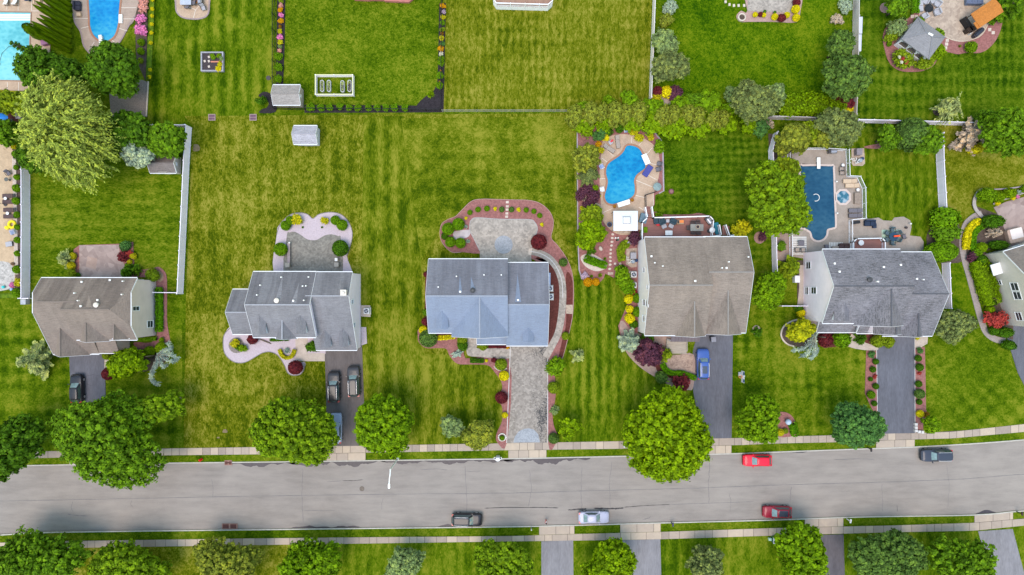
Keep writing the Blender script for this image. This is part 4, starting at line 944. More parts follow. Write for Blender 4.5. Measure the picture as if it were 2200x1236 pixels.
def leafmesh(name,parts,mats,solid=None):
 """parts = list of quad arrays (one per material); solid = optional MB for a dense core using the last material"""
 V=np.concatenate([p.reshape(-1,3)for p in parts]);nq=[len(p)for p in parts];N=sum(nq)
 core_v=np.array(solid.v)if solid else np.zeros((0,3));o=len(V)
 loops=np.arange(N*4);starts=list(range(0,N*4,4));idx=np.repeat(np.arange(len(parts)),nq)
 lv=list(loops);mi=list(idx)
 if solid:
  for f in solid.f:starts.append(len(lv));lv+=[i+o for i in f];mi.append(len(mats)-1)
  V=np.concatenate([V,core_v])
 me=bpy.data.meshes.new(name)
 me.vertices.add(len(V));me.vertices.foreach_set('co',V.astype(np.float32).ravel())
 me.loops.add(len(lv));me.loops.foreach_set('vertex_index',np.array(lv,dtype=np.int32))
 me.polygons.add(len(starts));me.polygons.foreach_set('loop_start',np.array(starts,dtype=np.int32))
 for x in mats:me.materials.append(x)
 me.polygons.foreach_set('material_index',np.array(mi,dtype=np.int32))
 me.update(calc_edges=True);me.validate()
 return me
def lobes(d,rng,amp=.16,k=8):
 """uneven outline: limbs pushing out and hollows between them"""
 f=np.ones(len(d));c=nrm(rng.normal(size=(k*3,3))*[1,1,.6])
 for q in c:f+=amp*rng.uniform(-1.2,1.0)*np.clip((d@q-.62)/.38,0,1)**1.2
 return np.clip(f,.55,1.2)
def clumps_on(rx,ry,rz,rc,rng,zmin=-.3,tries=5000,gap=1.12,amp=.16):
 d=nrm(rng.normal(size=(tries,3)));d=d[d[:,2]>zmin]
 f=lobes(d,rng,amp);P_=d*f[:,None]*[rx-rc*.6,ry-rc*.6,rz-rc*.5]*rng.uniform(.66,1.05,(len(d),1))
 keep=[]
 for i,p in enumerate(P_):
  if not keep or np.min(np.sum((P_[keep]-p)**2,1))>(rc*gap)**2:keep.append(i)
 return P_[keep],d[keep]
def crown_broad(rx,ry,rz,rc,leaf,rng,per=64,gap=1.25,amp=.16,aspect=.7,inner=.14):
 cp,cd=clumps_on(rx,ry,rz,rc,rng,gap=gap,amp=amp)
 n=len(cp);rr=rc*rng.uniform(.6,1.35,n)
 d=nrm(rng.normal(size=(n,per,3))+cd[:,None,:]*.9+[0,0,.35])
 rad=rr[:,None,None]*(rng.uniform(.62,1.0,(n,per,1))+.45*rng.uniform(0,1,(n,per,1))**6)
 off=d*rad*[1,1,.8];off=off+cd[:,None,:]*np.sum(off*cd[:,None,:],2,keepdims=True)*.55
 pos=(cp[:,None,:]+off).reshape(-1,3)
 nor=(d*.95+rng.normal(size=d.shape)*.28+[0,0,.30]).reshape(-1,3)
 s=leaf*rng.uniform(.7,1.3,len(pos))
 q=[leaves(pos,nor,s,s*aspect,rng)]
 k=int(len(pos)*inner)
 p2=nrm(rng.normal(size=(k,3)))*rng.uniform(.3,.74,(k,1))*[rx,ry,rz]
 p2=p2[p2[:,2]>-.45*rz]
 s2=leaf*1.5*rng.uniform(.8,1.3,len(p2));q.append(leaves(p2,rng.normal(size=p2.shape)*.6+[0,0,.6],s2,s2*.7,rng))
 return np.concatenate(q)
def crown_willow(rx,ry,rz,rng,leaf=.25):
 cp,cd=clumps_on(rx,ry,rz,.75,rng,zmin=-.2,gap=1.15,amp=.16);out=[]
 for c,d in zip(cp,cd):
  tip=nrm(np.array([[d[0],d[1],-.85+.45*d[2]]])+rng.normal(size=(1,3))*.35)[0]
  k=26
  for s in range(5):
   dr=nrm((tip+rng.normal(size=3)*.42)[None])[0];ln=rng.uniform(.9,2.0);t=np.linspace(0,1,k//2)[:,None]
   p=c+rng.normal(size=3)*.25+dr*ln*t+np.array([0,0,-.45])*(t**2)*ln+rng.normal(size=(len(t),3))*.07
   nor=rng.normal(size=p.shape)*.6+[0,0,1]+d*.4
   out.append(leaves(p,nor,leaf*rng.uniform(.7,1.2,len(p)),.085,rng,np.tile(dr,(len(p),1))+rng.normal(size=p.shape)*.3))
 k=3500;p2=nrm(rng.normal(size=(k,3)))*rng.uniform(.4,.85,(k,1))*[rx,ry,rz];p2=p2[p2[:,2]>-.3*rz]
 out.append(leaves(p2,rng.normal(size=p2.shape)*.7+[0,0,.6],.3,.16,rng))
 return np.concatenate(out)
def crown_conifer(r,h,rng,leaf=.26,lev=9,nb=9,droop=.12,wid=.09,dens=1.0,z0=.06,p=1.0):
 """whorled branches, each a feathery spray of needles"""
 out=[]
 for l in range(lev):
  u=(l+.5)/lev;z=h*(z0+(1-z0)*u);bl=r*((1-u)**p*.95+.05)
  for j in range(max(4,int(nb*(1-.45*u)))):
   a=rng.uniform(0,2*PI);L=bl*rng.uniform(.72,1.12);n=max(5,int(15*dens*L**.6))
   t=np.linspace(.12,1,n)[:,None];dr=np.array([math.cos(a),math.sin(a),.16-.1*(1-u)]);side=np.array([-math.sin(a),math.cos(a),0])
   c=dr*L*t+[0,0,z]-np.array([0,0,droop])*L*t**2
   for sg in(-1,1,0):
    w=L*.26*(1-t*.75)*rng.uniform(.3,1,(n,1))*sg
    p_=c+side*w+rng.normal(size=(n,3))*.03
    al=dr*1.0+side*sg*.8+rng.normal(size=(n,3))*.18
    s=leaf*rng.uniform(.7,1.25,n)
    out.append(leaves(p_,rng.normal(size=(n,3))*.35+[0,0,1],s,wid*rng.uniform(.8,1.4,n),rng,al))
 return np.concatenate(out)
def crown_column(r,h,rng,leaf=.16,n=5200):
 """clipped columnar conifer, upright ribs of fine sprays"""
 z=rng.uniform(0,1,n)**1.1;a=rng.uniform(0,2*PI,n)
 prof=np.where(z<.25,.80+.2*z/.25,np.sqrt(np.clip(1-((z-.25)/.76)**2.4,0,1)))
 rib=1+.09*np.sin(a*7+3*np.sin(z*5))+.05*rng.normal(size=n)
 pos=np.stack([np.cos(a)*r*prof*rib,np.sin(a)*r*prof*rib,z*h+.1],1)
 nor=np.stack([np.cos(a),np.sin(a),np.full(n,1.3)],1)+rng.normal(size=(n,3))*.3
 s=leaf*rng.uniform(.7,1.4,n)
 return leaves(pos,nor,s,s*.45,rng,np.tile([0,0,1.],(n,1))+rng.normal(size=(n,3))*.3)
def shell(rx,ry,rz,rng,n,leaf,rough=.05,zmin=-.25,aspect=.65):
 d=nrm(rng.normal(size=(n,3)));d=d[d[:,2]>zmin]
 f=lobes(d,rng,rough*1.2,4)+rng.normal(size=len(d))*rough*.55
 pos=d*f[:,None]*[rx,ry,rz];nor=d/[rx,ry,rz]+rng.normal(size=d.shape)*.55
 s=leaf*rng.uniform(.7,1.35,len(d))
 return leaves(pos,nor,s,s*aspect,rng)
def core(rx,ry,rz,z=0.0):return MB().ball(0,0,z,rx,ry,rz,14,8)
LC={'maple':(.112,.195,.005),'dark':(.054,.125,.006),'bright':(.105,.198,.003),'lime':(.130,.222,.002),'mid':(.082,.170,.006),'bluegreen':(.058,.145,.034),'greyg':(.130,.168,.052),'olive':(.165,.195,.022),'willow':(.25,.32,.052),'pale':(.28,.33,.12),'blue':(.27,.35,.31),'bluespruce':(.26,.33,.24),'yellow':(.56,.49,.006),'gold':(.38,.355,.008),'orange':(.50,.24,.004),'maroon':(.115,.018,.024),'purple':(.085,.030,.052),'red':(.30,.04,.035),'pinkfl':(.60,.17,.40),'salmon':(.55,.25,.22),'box':(.095,.20,.003),'boxd':(.045,.115,.004),'dome':(.075,.140,.026),'pinkgrey':(.40,.32,.255),'chart':(.30,.32,.008),'lilac':(.40,.30,.42),'hedge':(.075,.195,.002),'white':(.6,.58,.5),'fern':(.15,.215,.008),'sage':(.165,.235,.085),'rust':(.24,.11,.01)}
def LM(c,clump=1.1,var=.55,trans=.10):
 return leaf_mat('leaf %s'%c,LC[c],(1.28,1.12,.8),var,trans,clump)
def LMs(c):return leaf_mat('shrub leaf %s'%c,LC[c],(1.2,1.1,.8),.38,.06,2.2)
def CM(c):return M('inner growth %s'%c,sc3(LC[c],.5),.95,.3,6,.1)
bark=M('grey brown bark',(.12,.095,.075),.95,.3,3,.1,(1,1,.3),.4)
seedc=[100]
def nrng():seedc[0]+=1;return np.random.default_rng(seedc[0])
def trunk_mb(h,r,rng,spread,base=0):
 b=MB();b.tube([(0,0,base-.05),(r*.1,0,h*.3),(0,r*.15,h*.62),(0,0,h)],[r*1.35,r,r*.8,r*.45],9)
 for k in range(5):
  a=2*PI*k/5+rng.uniform(-.4,.4);q=spread*rng.uniform(.45,.75);z=h*rng.uniform(.45,.7)
  b.tube([(0,0,z),(math.cos(a)*q*.5,math.sin(a)*q*.5,z+h*.18),(math.cos(a)*q,math.sin(a)*q,z+h*.3)],[r*.5,r*.33,r*.14],6)
 return b
def tree(label,px,py,rpx,h,col,kind='broad',rypx=None,rc=None,leaf=.2,gap=1.25,per=60,amp=.16,cat='tree',group=None,name=None,**kw):
 rng=nrng()
 nm=name or{'broad':'tree','willow':'willow_tree','conifer':'conifer'}.get(kind,'tree')
 zc=h*(.62 if kind in('broad','willow')else.35);k=1-zc/H
 if kind=='broad':k*=.91
 r=rpx/S*k;ry=(rypx or rpx)/S*k;x,y=P(px,py,zc)
 t=thing(nm,label,cat,x,y,G,0,group)
 if kind=='broad':
  rz=min(h*.40,max(r,ry)*.85);rc=rc or max(.34,r*.135);amp*=1.5
  q=crown_broad(r,ry,rz,rc,leaf,rng,per,gap,amp);q[...,2]+=zc
 elif kind=='willow':q=crown_willow(r,ry,h*.38,rng);q[...,2]+=zc
 else:q=crown_conifer(r,h,rng,**kw)
 link('crown',leafmesh('crown',[q],[LM(col)]),t)
 trunk_mb(h*(.66 if kind!='conifer' else.96),max(.06,.028*h if kind!='conifer' else.016*h),rng,r if kind!='conifer' else r*.3).build('trunk',bark,t,True)
 return t
_unit={}
def unit(kind,col,var):
 key=(kind,col,var)
 if key in _unit:return _unit[key]
 rng=nrng()
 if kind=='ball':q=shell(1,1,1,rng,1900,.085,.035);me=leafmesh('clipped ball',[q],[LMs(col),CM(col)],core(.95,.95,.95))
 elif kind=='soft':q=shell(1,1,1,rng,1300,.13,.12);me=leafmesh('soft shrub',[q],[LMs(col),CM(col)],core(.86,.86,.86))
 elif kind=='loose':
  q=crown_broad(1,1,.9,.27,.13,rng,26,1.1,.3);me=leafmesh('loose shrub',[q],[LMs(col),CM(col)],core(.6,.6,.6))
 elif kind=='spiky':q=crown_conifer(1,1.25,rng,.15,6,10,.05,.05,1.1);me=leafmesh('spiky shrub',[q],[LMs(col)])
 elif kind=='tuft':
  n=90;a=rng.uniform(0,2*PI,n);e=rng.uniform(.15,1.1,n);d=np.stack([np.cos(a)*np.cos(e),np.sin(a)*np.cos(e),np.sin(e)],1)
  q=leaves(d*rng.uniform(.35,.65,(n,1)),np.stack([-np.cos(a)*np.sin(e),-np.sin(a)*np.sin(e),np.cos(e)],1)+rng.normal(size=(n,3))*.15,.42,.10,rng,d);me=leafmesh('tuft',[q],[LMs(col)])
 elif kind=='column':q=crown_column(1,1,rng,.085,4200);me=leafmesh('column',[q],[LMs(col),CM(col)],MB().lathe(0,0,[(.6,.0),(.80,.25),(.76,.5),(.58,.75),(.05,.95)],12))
 _unit[key]=me
 return me
SHN={'ball':'round_shrub','soft':'shrub','loose':'shrub','spiky':'spiky_shrub','tuft':'plant','column':'columnar_conifer'}
srand=random.Random(77)
def shrub(label,px,py,rpx,col,kind='ball',rypx=None,h=None,rz=0.0,group=None,cat='shrub',name=None,z0=G+.04):
 r=rpx/S;ry=(rypx or rpx)/S
 h=h or(r+ry)*.85
 zc=h*.4
 x,y=P(px,py,zc+z0 if kind!='column' else 0);k=1-zc/H
 me=unit(kind,col,srand.randrange(2))
 if kind in('ball','soft','loose'):zo,sz=h*.45,h*.55
 elif kind=='column':zo,sz=0,h
 else:zo,sz=0,h*.8
 o=link(name or SHN[kind],me,None,x,y,z0+zo,rz or srand.uniform(0,6)*(1 if rypx is None else 0),(r*k,ry*k,sz))
 return tag(o,label,cat,group)
def row(fmt,pts,group=None,**kw):
 """a row of like shrubs; {o} in the label becomes its place in the row"""
 for i,p in enumerate(pts):
  d=dict(kw)
  if len(p)>3:d.update(p[3])
  shrub(fmt.format(o=ORD[i]),p[0],p[1],p[2],group=group,**d)
def hedge(label,px,wpx,h,col,name='hedge',leaf=.10,dens=190,smooth=5,z0=G+.04,cat='hedge',rough=.06):
 """clipped hedge along a line on the photograph"""
 rng=nrng();pts=smooth_pts(px,smooth,False)if smooth else px
 zc=h*.6
 c=np.array([P(*p,zc)for p in pts]);ox,oy=c.mean(0);c=c-[ox,oy];w=wpx/S/2
 seg=np.diff(c,axis=0);L=np.linalg.norm(seg,axis=1);tot=L.sum();n=int(dens*tot*(2*w+2*h))
 cum=np.concatenate([[0],np.cumsum(L)]);u=rng.uniform(-w*.7,tot+w*.7,n)
 uc=np.clip(u,0,tot-1e-4);i=np.clip(np.searchsorted(cum,uc,'right')-1,0,len(L)-1);t=(uc-cum[i])/L[i]
 p=c[i]+seg[i]*t[:,None];dr=seg[i]/L[i][:,None];nr=np.stack([-dr[:,1],dr[:,0]],1)
 over=(u-uc)[:,None];capk=np.sqrt(np.clip(1-(np.abs(over)/(w*1.001))**2,.05,1))
 th=rng.uniform(0,PI,n)
 cx=np.sign(np.cos(th))*np.abs(np.cos(th))**.45;cz=np.abs(np.sin(th))**.45
 rg=1+rng.normal(size=n)*rough+.05*np.sin(u*2.3)+.04*np.sin(u*5.1+1)
 pos=np.concatenate([p+dr*over+nr*(cx*w*rg)[:,None]*capk,(cz*h*rg)[:,None]],1)
 nor=np.concatenate([nr*cx[:,None],cz[:,None]],1)+rng.normal(size=(n,3))*.5
 s=leaf*rng.uniform(.7,1.35,n)
 b=MB();k=len(c);prof=[(-.88,.0),(-.88,.7),(-.6,.9),(.6,.9),(.88,.7),(.88,0)]
 dd=np.gradient(c,axis=0);dd=dd/np.linalg.norm(dd,axis=1)[:,None]
 b.loft([[(c[j][0]-dd[j][1]*a*w,c[j][1]+dd[j][0]*a*w,z*h)for a,z in prof]for j in range(k)],True,True)
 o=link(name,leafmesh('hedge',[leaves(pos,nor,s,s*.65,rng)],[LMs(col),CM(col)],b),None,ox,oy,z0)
 return tag(o,label,cat)
st='street trees'
tree('huge dark green street tree spreading over the left end of the road',233,952,114,11.5,'mid',rypx=102,rc=.6,leaf=.22,group=st,amp=.2)
tree('dark street tree cut by the left edge above the pavement',26,962,64,10,'dark',rypx=76,rc=.6,leaf=.22,group=st,amp=.22)
tree('small bright tree beside a pink mulch ring, left front lawn',340,873,49,6.5,'maple',rypx=38,rc=.42,leaf=.19,amp=.2)
tree('rounded yellow tipped street tree overhanging the brown driveway',637,932,85,9.5,'maple',rypx=78,rc=.46,leaf=.2,group=st)
tree('bright green street tree next to the bent white street lamp',812,925,66,9,'bright',rypx=68,rc=.42,leaf=.19,group=st,amp=.2)
tree('largest lime green street tree at the foot of the blue car driveway',1428,926,92,10,'lime',rypx=90,amp=.22,rc=.55,leaf=.22,group=st)
tree('spreading green street tree behind the pink bed with a pale globe',1631,907,52,8,'bright',rypx=50,rc=.36,leaf=.18,group=st)
tree('dense blue green street tree left of the straight dark driveway',1842,911,53,8,'bluegreen',rypx=50,rc=.34,leaf=.17,group=st)
tree('large bright tree leaning over the dark blue pool',1675,420,75,9,'maple',rypx=74,rc=.55,leaf=.22,amp=.22)
tree('yellow green tree at the corner of the paver driveway and pavement',1030,926,36,5.5,'olive',rypx=32,rc=.32,leaf=.16)
tree('pale blue green sapling on the lawn left of the paver driveway',967,922,24,4.2,'sage',rc=.32,leaf=.17,amp=.3)
tree('light green open sapling right of the paver driveway',1223,916,23,4.2,'lime',rc=.32,leaf=.17,amp=.32,gap=1.35)
tree('bright round tree in front of the brown grey house',277,778,36,5.5,'lime',rypx=37,rc=.34,leaf=.17)
tree('round bright tree between the taupe and the slate roofed houses',1651,627,36,6,'bright',rypx=37,rc=.3,leaf=.15)
tree('yellow green tree above the two round shrubs left of the curved pool',1259,341,30,4.5,'olive',rypx=28,rc=.3,leaf=.15)
tree('grey green feathery conifer beside the curved pool deck',1264,378,28,4.8,'greyg','conifer',leaf=.28)
tree('golden green tree left of the white canopy',1265,503,32,4.8,'lime',rypx=30,rc=.3,leaf=.15)
tree('darker green tree just above the golden one, left of the canopy',1269,466,23,4,'fern',rc=.28,leaf=.15)
tree('grey green bushy tree at the right end of the slate roofed house',2051,700,42,5,'greyg',rypx=33,rc=.34,leaf=.17)
tree('yellow green tree in the stone ringed bed of the slate roofed house',1713,716,32,4.5,'chart',rypx=28,rc=.33,leaf=.17,amp=.25)
tree('fern leaved tree between the white fence and the white side wall',1696,574,29,4.2,'fern','conifer',leaf=.34,lev=6,nb=12,wid=.13)
tree('large dark tree filling the right edge below the top right lawn',2160,284,62,9,'mid',rypx=52,rc=.42,leaf=.2)
tree('pink grey feathery conifer beside the large dark right tree',2087,291,44,5.5,'pinkgrey','conifer',leaf=.34,wid=.12,dens=1.3)
tree('pale weeping tree beside a ringed bed on the top right lawn',2037,232,23,4.2,'pale','willow',name='weeping_tree')
tree('grey green tree with fine leaves beside the top white fence, upper',1430,92,23,5,'sage',rypx=27,rc=.34,leaf=.17,amp=.25)
tree('grey green open tree beside the top white fence, lower',1440,149,34,6,'greyg',rypx=35,rc=.36,leaf=.19,gap=1.3,amp=.25)
tree('tall grey green tree at the right end of the long hedge row',1617,218,50,7.5,'greyg',rypx=47,rc=.36,leaf=.17)
tree('silvery tree touching the tall grey green tree on its right',1664,206,27,6.5,'sage',rypx=34,rc=.3,leaf=.16)
tree('upper dark grey green tree against the white fence, top yard',1805,104,29,6,'dome',rypx=30,rc=.34,leaf=.18)
tree('lower larger dark tree straddling the white fence, top yard',1808,166,50,8,'dome',rypx=46,rc=.44,leaf=.2,amp=.22)
tree('dark tree between the aqua pool and the willow',118,165,66,9,'dark',rypx=46,rc=.5,leaf=.21,amp=.22)
tree('dark rounded tree below the round-ended pool',250,160,62,8.5,'dark',rypx=54,rc=.46,leaf=.21)
tree('enormous pale yellow green willow, upper left',147,282,116,12,'willow','willow',rypx=120)
tree('dark tree between the willow and the white fence',280,282,46,6,'dark',rypx=44,rc=.42,leaf=.2)
tree('bright bushy tree in the white fence corner above the small shed',366,303,44,6,'mid',rypx=33,rc=.36,leaf=.18)
tree('pale blue grey tree beside the small brown shed',299,332,28,6.5,'bluespruce',rypx=24,rc=.34,leaf=.18,amp=.28)
tree('dark shrubby tree under the left side of the willow',76,335,30,4.5,'dark',rypx=30,rc=.4,leaf=.2)
tree('leafy green tree below the aqua pool at the left edge',30,226,46,5,'fern',rypx=22,rc=.4,leaf=.2,amp=.25)
tree('small green tree beside the blue umbrella at the left edge',14,288,28,5,'mid',rypx=26,rc=.36,leaf=.19)
tree('dark drooping conifer leaning over the aqua pool',78,118,26,7.5,'boxd','conifer',leaf=.3,nb=7,dens=.8)
tree('pale grey green feathery conifer on the far left front lawn',82,771,46,6.5,'pale','conifer',leaf=.36,wid=.1,dens=1.3,lev=8,nb=10)
tree('silver blue spruce at the front left corner of the taupe house',1356,735,32,5,'bluespruce','conifer',leaf=.3,wid=.1,dens=1.3)
tree('small pale star shaped conifer right of the paver driveway',1241,765,17,3,'pale','conifer',leaf=.26,nb=7,lev=6)
tree('dark purple tree in front of the large taupe house',1395,757,27,3.8,'purple',rypx=27,rc=.3,leaf=.16,amp=.26)
tree('yellow green conifer between the purple tree and the brick walk',1427,762,19,3.4,'fern','conifer',leaf=.28,nb=8)
tree('small bright tree by the white stones at the end of the straight driveway',1999,913,20,3.6,'bright',rc=.28,leaf=.15)
tree('blue green leafy tree behind the pool yard at the right',1903,296,22,4.5,'mid',rypx=24,rc=.34,leaf=.18)
tree('leafy tree right of the large clipped dome',1989,303,30,4.5,'mid',rypx=34,rc=.34,leaf=.18)
tree('pale green spreading tree over the back white fence',1808,275,52,6,'greyg',rypx=36,rc=.4,leaf=.19,amp=.25)
tree('olive tree just inside the left white fence corner of the dark pool yard',1700,302,32,5,'olive',rypx=33,rc=.36,leaf=.19,amp=.25)
tree('yellow green tree at the top left of the dark pool yard',1730,284,26,4.2,'fern',rypx=18,rc=.34,leaf=.18)
tree('light olive tree behind the dark pool diving board',1768,300,26,4.2,'olive',rypx=16,rc=.3,leaf=.17)
tree('light green small tree hanging over the left side of the dark pool',1693,357,22,4.5,'fern',rc=.32,leaf=.17)
tree('tall dark feathery conifers in the top right corner',2168,12,34,7,'mid','conifer',leaf=.36,wid=.12)
tree('green leafy tree cut by the top edge above the pavilion',1931,14,24,5,'mid',rypx=26,rc=.36,leaf=.19)
tree('dark green shrubby tree above the right white fence end',2110,253,22,3.6,'mid',rypx=12,rc=.3,leaf=.16)
bt='trees along the bottom pavement'
tree('large dark tree at the bottom left corner',82,1196,96,8.5,'mid',rypx=70,rc=.58,leaf=.22,group=bt,amp=.22)
tree('open green tree second from the left along the bottom edge',282,1214,74,7,'maple',rypx=60,rc=.5,leaf=.21,group=bt,amp=.3,gap=1.25)
tree('fine leaved light tree below the lower storm drain',490,1216,74,7,'olive',rypx=62,rc=.36,leaf=.17,group=bt,amp=.24)
tree('bright broad tree below the stained lower kerb',683,1204,80,7,'bright',rypx=60,rc=.5,leaf=.21,group=bt,amp=.26)
tree('thin grey green young tree at the middle of the bottom edge',876,1208,46,6,'sage',rypx=44,rc=.32,leaf=.17,group=bt,gap=1.45,amp=.34)
tree('green tree left of the first lower driveway',1088,1208,62,6.5,'maple',rypx=52,rc=.44,leaf=.2,group=bt,amp=.28)
tree('yellow green tree between the two lower grey driveways',1304,1212,52,6.5,'lime',rypx=46,rc=.4,leaf=.19,group=bt,amp=.26)
tree('sparse grey green tree on the lower lawn right of the wide driveway',1516,1214,48,6,'greyg',rypx=34,rc=.34,leaf=.18,group=bt,gap=1.35,amp=.26)
tree('bright leafy tree beside the green utility box',1724,1194,76,7.5,'bright',rypx=64,rc=.52,leaf=.22,group=bt,amp=.24)
tree('blue green spiky tree between the two lower right driveways',1900,1206,76,7.5,'dome',rypx=64,rc=.42,leaf=.2,group=bt,amp=.3)
tree('big leafy tree left of the rightmost lower driveway',2072,1208,88,7.5,'mid',rypx=66,rc=.5,leaf=.21,group=bt,amp=.26)
def weeping(label,px,py,arms,h,col):
 rng=nrng();x,y=P(px,py,0);t=thing('weeping_cedar',label,'tree',x,y,G);out=[];b=MB()
 b.tube([(0,0,-.05),(.05,0,h*.5),(0,.05,h)],[.13,.1,.07],8)
 for arm in arms:
  q=smooth_pts([(px,py)]+arm,8,False);n=len(q)
  pts=[(P(a,c,h)[0]-x,P(a,c,h)[1]-y,h*(1-.35*(i/n)**2))for i,(a,c)in enumerate(q)]
  b.tube(pts,[.07*(1-.7*i/n)for i in range(n)],6)
  pa=np.array(pts)
  for i in range(1,n):
   for k in range(10):
    p=pa[i-1]+(pa[i]-pa[i-1])*rng.uniform();ln=rng.uniform(.2,.6);dr=nrm(np.array([[rng.normal()*.6+.2,rng.normal()*.6-.3,-.9]]))[0]
    tt=np.linspace(0,1,5)[:,None];out.append(leaves(p+dr*ln*tt,rng.normal(size=(5,3))*.4+[0,0,1],.15,.05,rng,np.tile(dr,(5,1))))
 link('crown',leafmesh('crown',[np.concatenate(out)],[LM(col)]),t);b.build('trunk',bark,t,True)
weeping('weeping pale blue cedar trailing onto the lawn, leftmost house',340,762,[[(352,752),(362,748),(352,738)],[(364,762),(372,772)],[(362,776),(370,774)],[(334,778),(326,795),(320,812),(325,824),(331,826)],[(345,785),(349,787)]],3.2,'blue')
weeping('weeping pale blue cedar with long arms by the slate roofed house',1750,722,[[(1752,735),(1758,755),(1757,762)],[(1740,738),(1725,750),(1711,752)],[(1742,748),(1735,762),(1728,765)],[(1750,750),(1752,764),(1748,770)],[(1757,712),(1757,705)]],3.2,'blue')
shrub('pale blue spreading conifer on the pebble patch by the blue house',982,760,15,'blue','spiky',rypx=9,h=.9,rz=.4,cat='shrub')
cy=[3,14,25,37,48,60,71,82,93,104,113]
row('{o} tall clipped column from the top, row between the two upper left pools',[(152+(i%2)*3,y,5.8,dict(h=5.4+.7*(i%3),rypx=5.4))for i,y in enumerate(cy)],'tall clipped conifer row',col='lime',kind='column',cat='conifer')
shrub('fat clipped column leaning over the aqua pool corner',98,80,13,'bright','column',h=3.8,cat='conifer',rypx=12)
ol=[(1237,249,17),(1269,246,19),(1293,243,16),(1321,245,19),(1344,246,16),(1372,244,19),(1424,249,18),(1446,247,15),(1477,246,16),(1499,253,16),(1531,257,16),(1551,257,14)]
row('{o} tall olive shrub from the left in the long hedge row',[(x,y,r,dict(h=2.6+.06*(x%7),rypx=r*1.18))for x,y,r in ol],'olive shrubs of the long hedge row',col='olive',kind='loose')
gr=[(1252,270,17),(1300,266,14),(1361,266,16),(1407,265,19),(1452,270,21),(1509,270,19),(1563,268,17),(1608,270,15)]
row('{o} bright green shrub from the left along the lower side of the hedge row',[(x,y,r*1.25,dict(h=2.0))for x,y,r in gr],'lower green shrubs of the long hedge row',col='lime',kind='loose')
gu=[(1251,233,11),(1308,220,10),(1352,219,16),(1400,231,17),(1460,231,17),(1517,230,24),(1562,240,13)]
row('{o} bright green shrub from the left along the upper side of the hedge row',[(x,y,r*1.25,dict(h=2.0))for x,y,r in gu],'upper green shrubs of the long hedge row',col='bright',kind='loose')
shrub('dark green shrub at the upper middle of the hedge row',1487,214,19,'mid','loose',rypx=12,h=1.9)
shrub('blue green shrub at the right end of the hedge row',1635,274,18,'bluegreen','loose',h=2.4)
shrub('grey dry shrub tip at the far right of the hedge row',1652,267,13,'pinkgrey','spiky',h=2)
shrub('thin grey green shrub left of the tall grey tree',1567,205,10,'sage','loose',rypx=14,h=2)
hedge('broad bright green hedge above the back white fence',[(1685,231),(1720,226),(1760,228),(1792,240)],38,1.9,'lime',rough=.16,leaf=.2,dens=90)
shrub('dark red shrub against the white fence, upper yard corner',1413,198,11,'maroon','soft',h=1.2);shrub('yellow clipped shrub between the red and the purple one, upper yard',1431,198,12,'yellow','soft',rypx=12,h=1.2)
shrub('purple shrub right of the yellow one, upper yard corner',1450,203,15,'purple','soft',rypx=17,h=1.3);shrub('yellow shrub below the red one, upper yard corner',1409,213,12,'gold','soft',h=1.1);shrub('yellow shrub peeking from the hedge row below the purple one',1453,222,10,'gold','soft',h=1.1)
shrub('silvery bush near the white fence, top yard',1441,18,13,'bluespruce','loose',h=1.5);shrub('yellow green bush below the silvery one, top yard',1429,48,14,'olive','loose',h=1.7)
shrub('silver leaved bush near the right fence, top yard',1813,14,13,'bluespruce','loose',h=1.5);shrub('dry tan bush below the silver one, top yard',1798,44,10,'pinkgrey','loose',h=1.2)
shrub('dark maroon bush below the dark trees at the white fence',1815,220,20,'maroon','loose',rypx=14,h=1.4);shrub('yellow bush under the maroon one at the white fence',1823,235,12,'yellow','soft',rypx=9,h=1)
ye=[(1622,32,5.5),(1641,33,5),(1664,37,7),(1690,33,6.5),(1709,21,9),(1710,39,8)]
row('{o} round yellow shrub from the left edging the top paver patio',ye,'yellow shrubs edging the top patio',col='yellow',kind='ball')
row('{o} dark maroon shrub from the left between yellow ones, top patio',[(1633,32,5),(1679,40,8.5),(1711,6,8)],'maroon shrubs edging the top patio',col='maroon',kind='soft')
for l,x,y,r,c,k in(('pale leafy shrub left of the pavilion, upper',1927,63,17,'sage','loose'),('green shrub left of the pavilion, lower',1912,78,12,'fern','loose'),('tiny green shrub at the pavilion left corner',1910,95,5,'box','soft'),('flowering red and white bush in front of the pavilion arches',1939,126,18,'fern','loose'),('yellow green bush right of the pavilion front corner',1986,138,16,'fern','loose'),('tall yellow green bush right of the pavilion',2013,113,15,'lime','loose'),('bright round bush above the pavilion roof tip',1973,48,10,'bright','soft'),('bright bush between the pavilion and the curved patio edge',2013,74,11,'bright','loose'),('bright round bush in the red mulch right of the stepping stones',2085,103,11,'bright','soft'),('tiny green plant in the red mulch near the stepping stones',2063,99,4,'fern','tuft'),('spiky dry plant right of the orange roof',2130,19,11,'pinkgrey','tuft'),('dark low bush right of the orange roof',2128,44,7,'boxd','soft')):shrub(l,x,y,r,c,k)
hedge('narrow green hedge beside the top right patio chairs',[(1966,-8),(1966,12),(1966,26)],13,.9,'hedge')
fl=[(604,2,5,'fern'),(603.5,11,4.5,'salmon'),(603.5,22,5,'orange'),(604,33,5,'pinkfl'),(603,45,5.5,'orange'),(603,57,3.5,'rust'),(602.5,69,5,'gold'),(602,80,5.5,'pinkfl'),(601.5,91,5.5,'gold'),(601.5,101,3.5,'sage'),(600.5,110,4.5,'salmon')]
cn={'fern':'green','salmon':'dusty pink','orange':'orange','pinkfl':'bright pink','rust':'brown','gold':'yellow','sage':'pale','yellow':'yellow','box':'green','white':'white','lilac':'mauve','bluegreen':'blue green'}
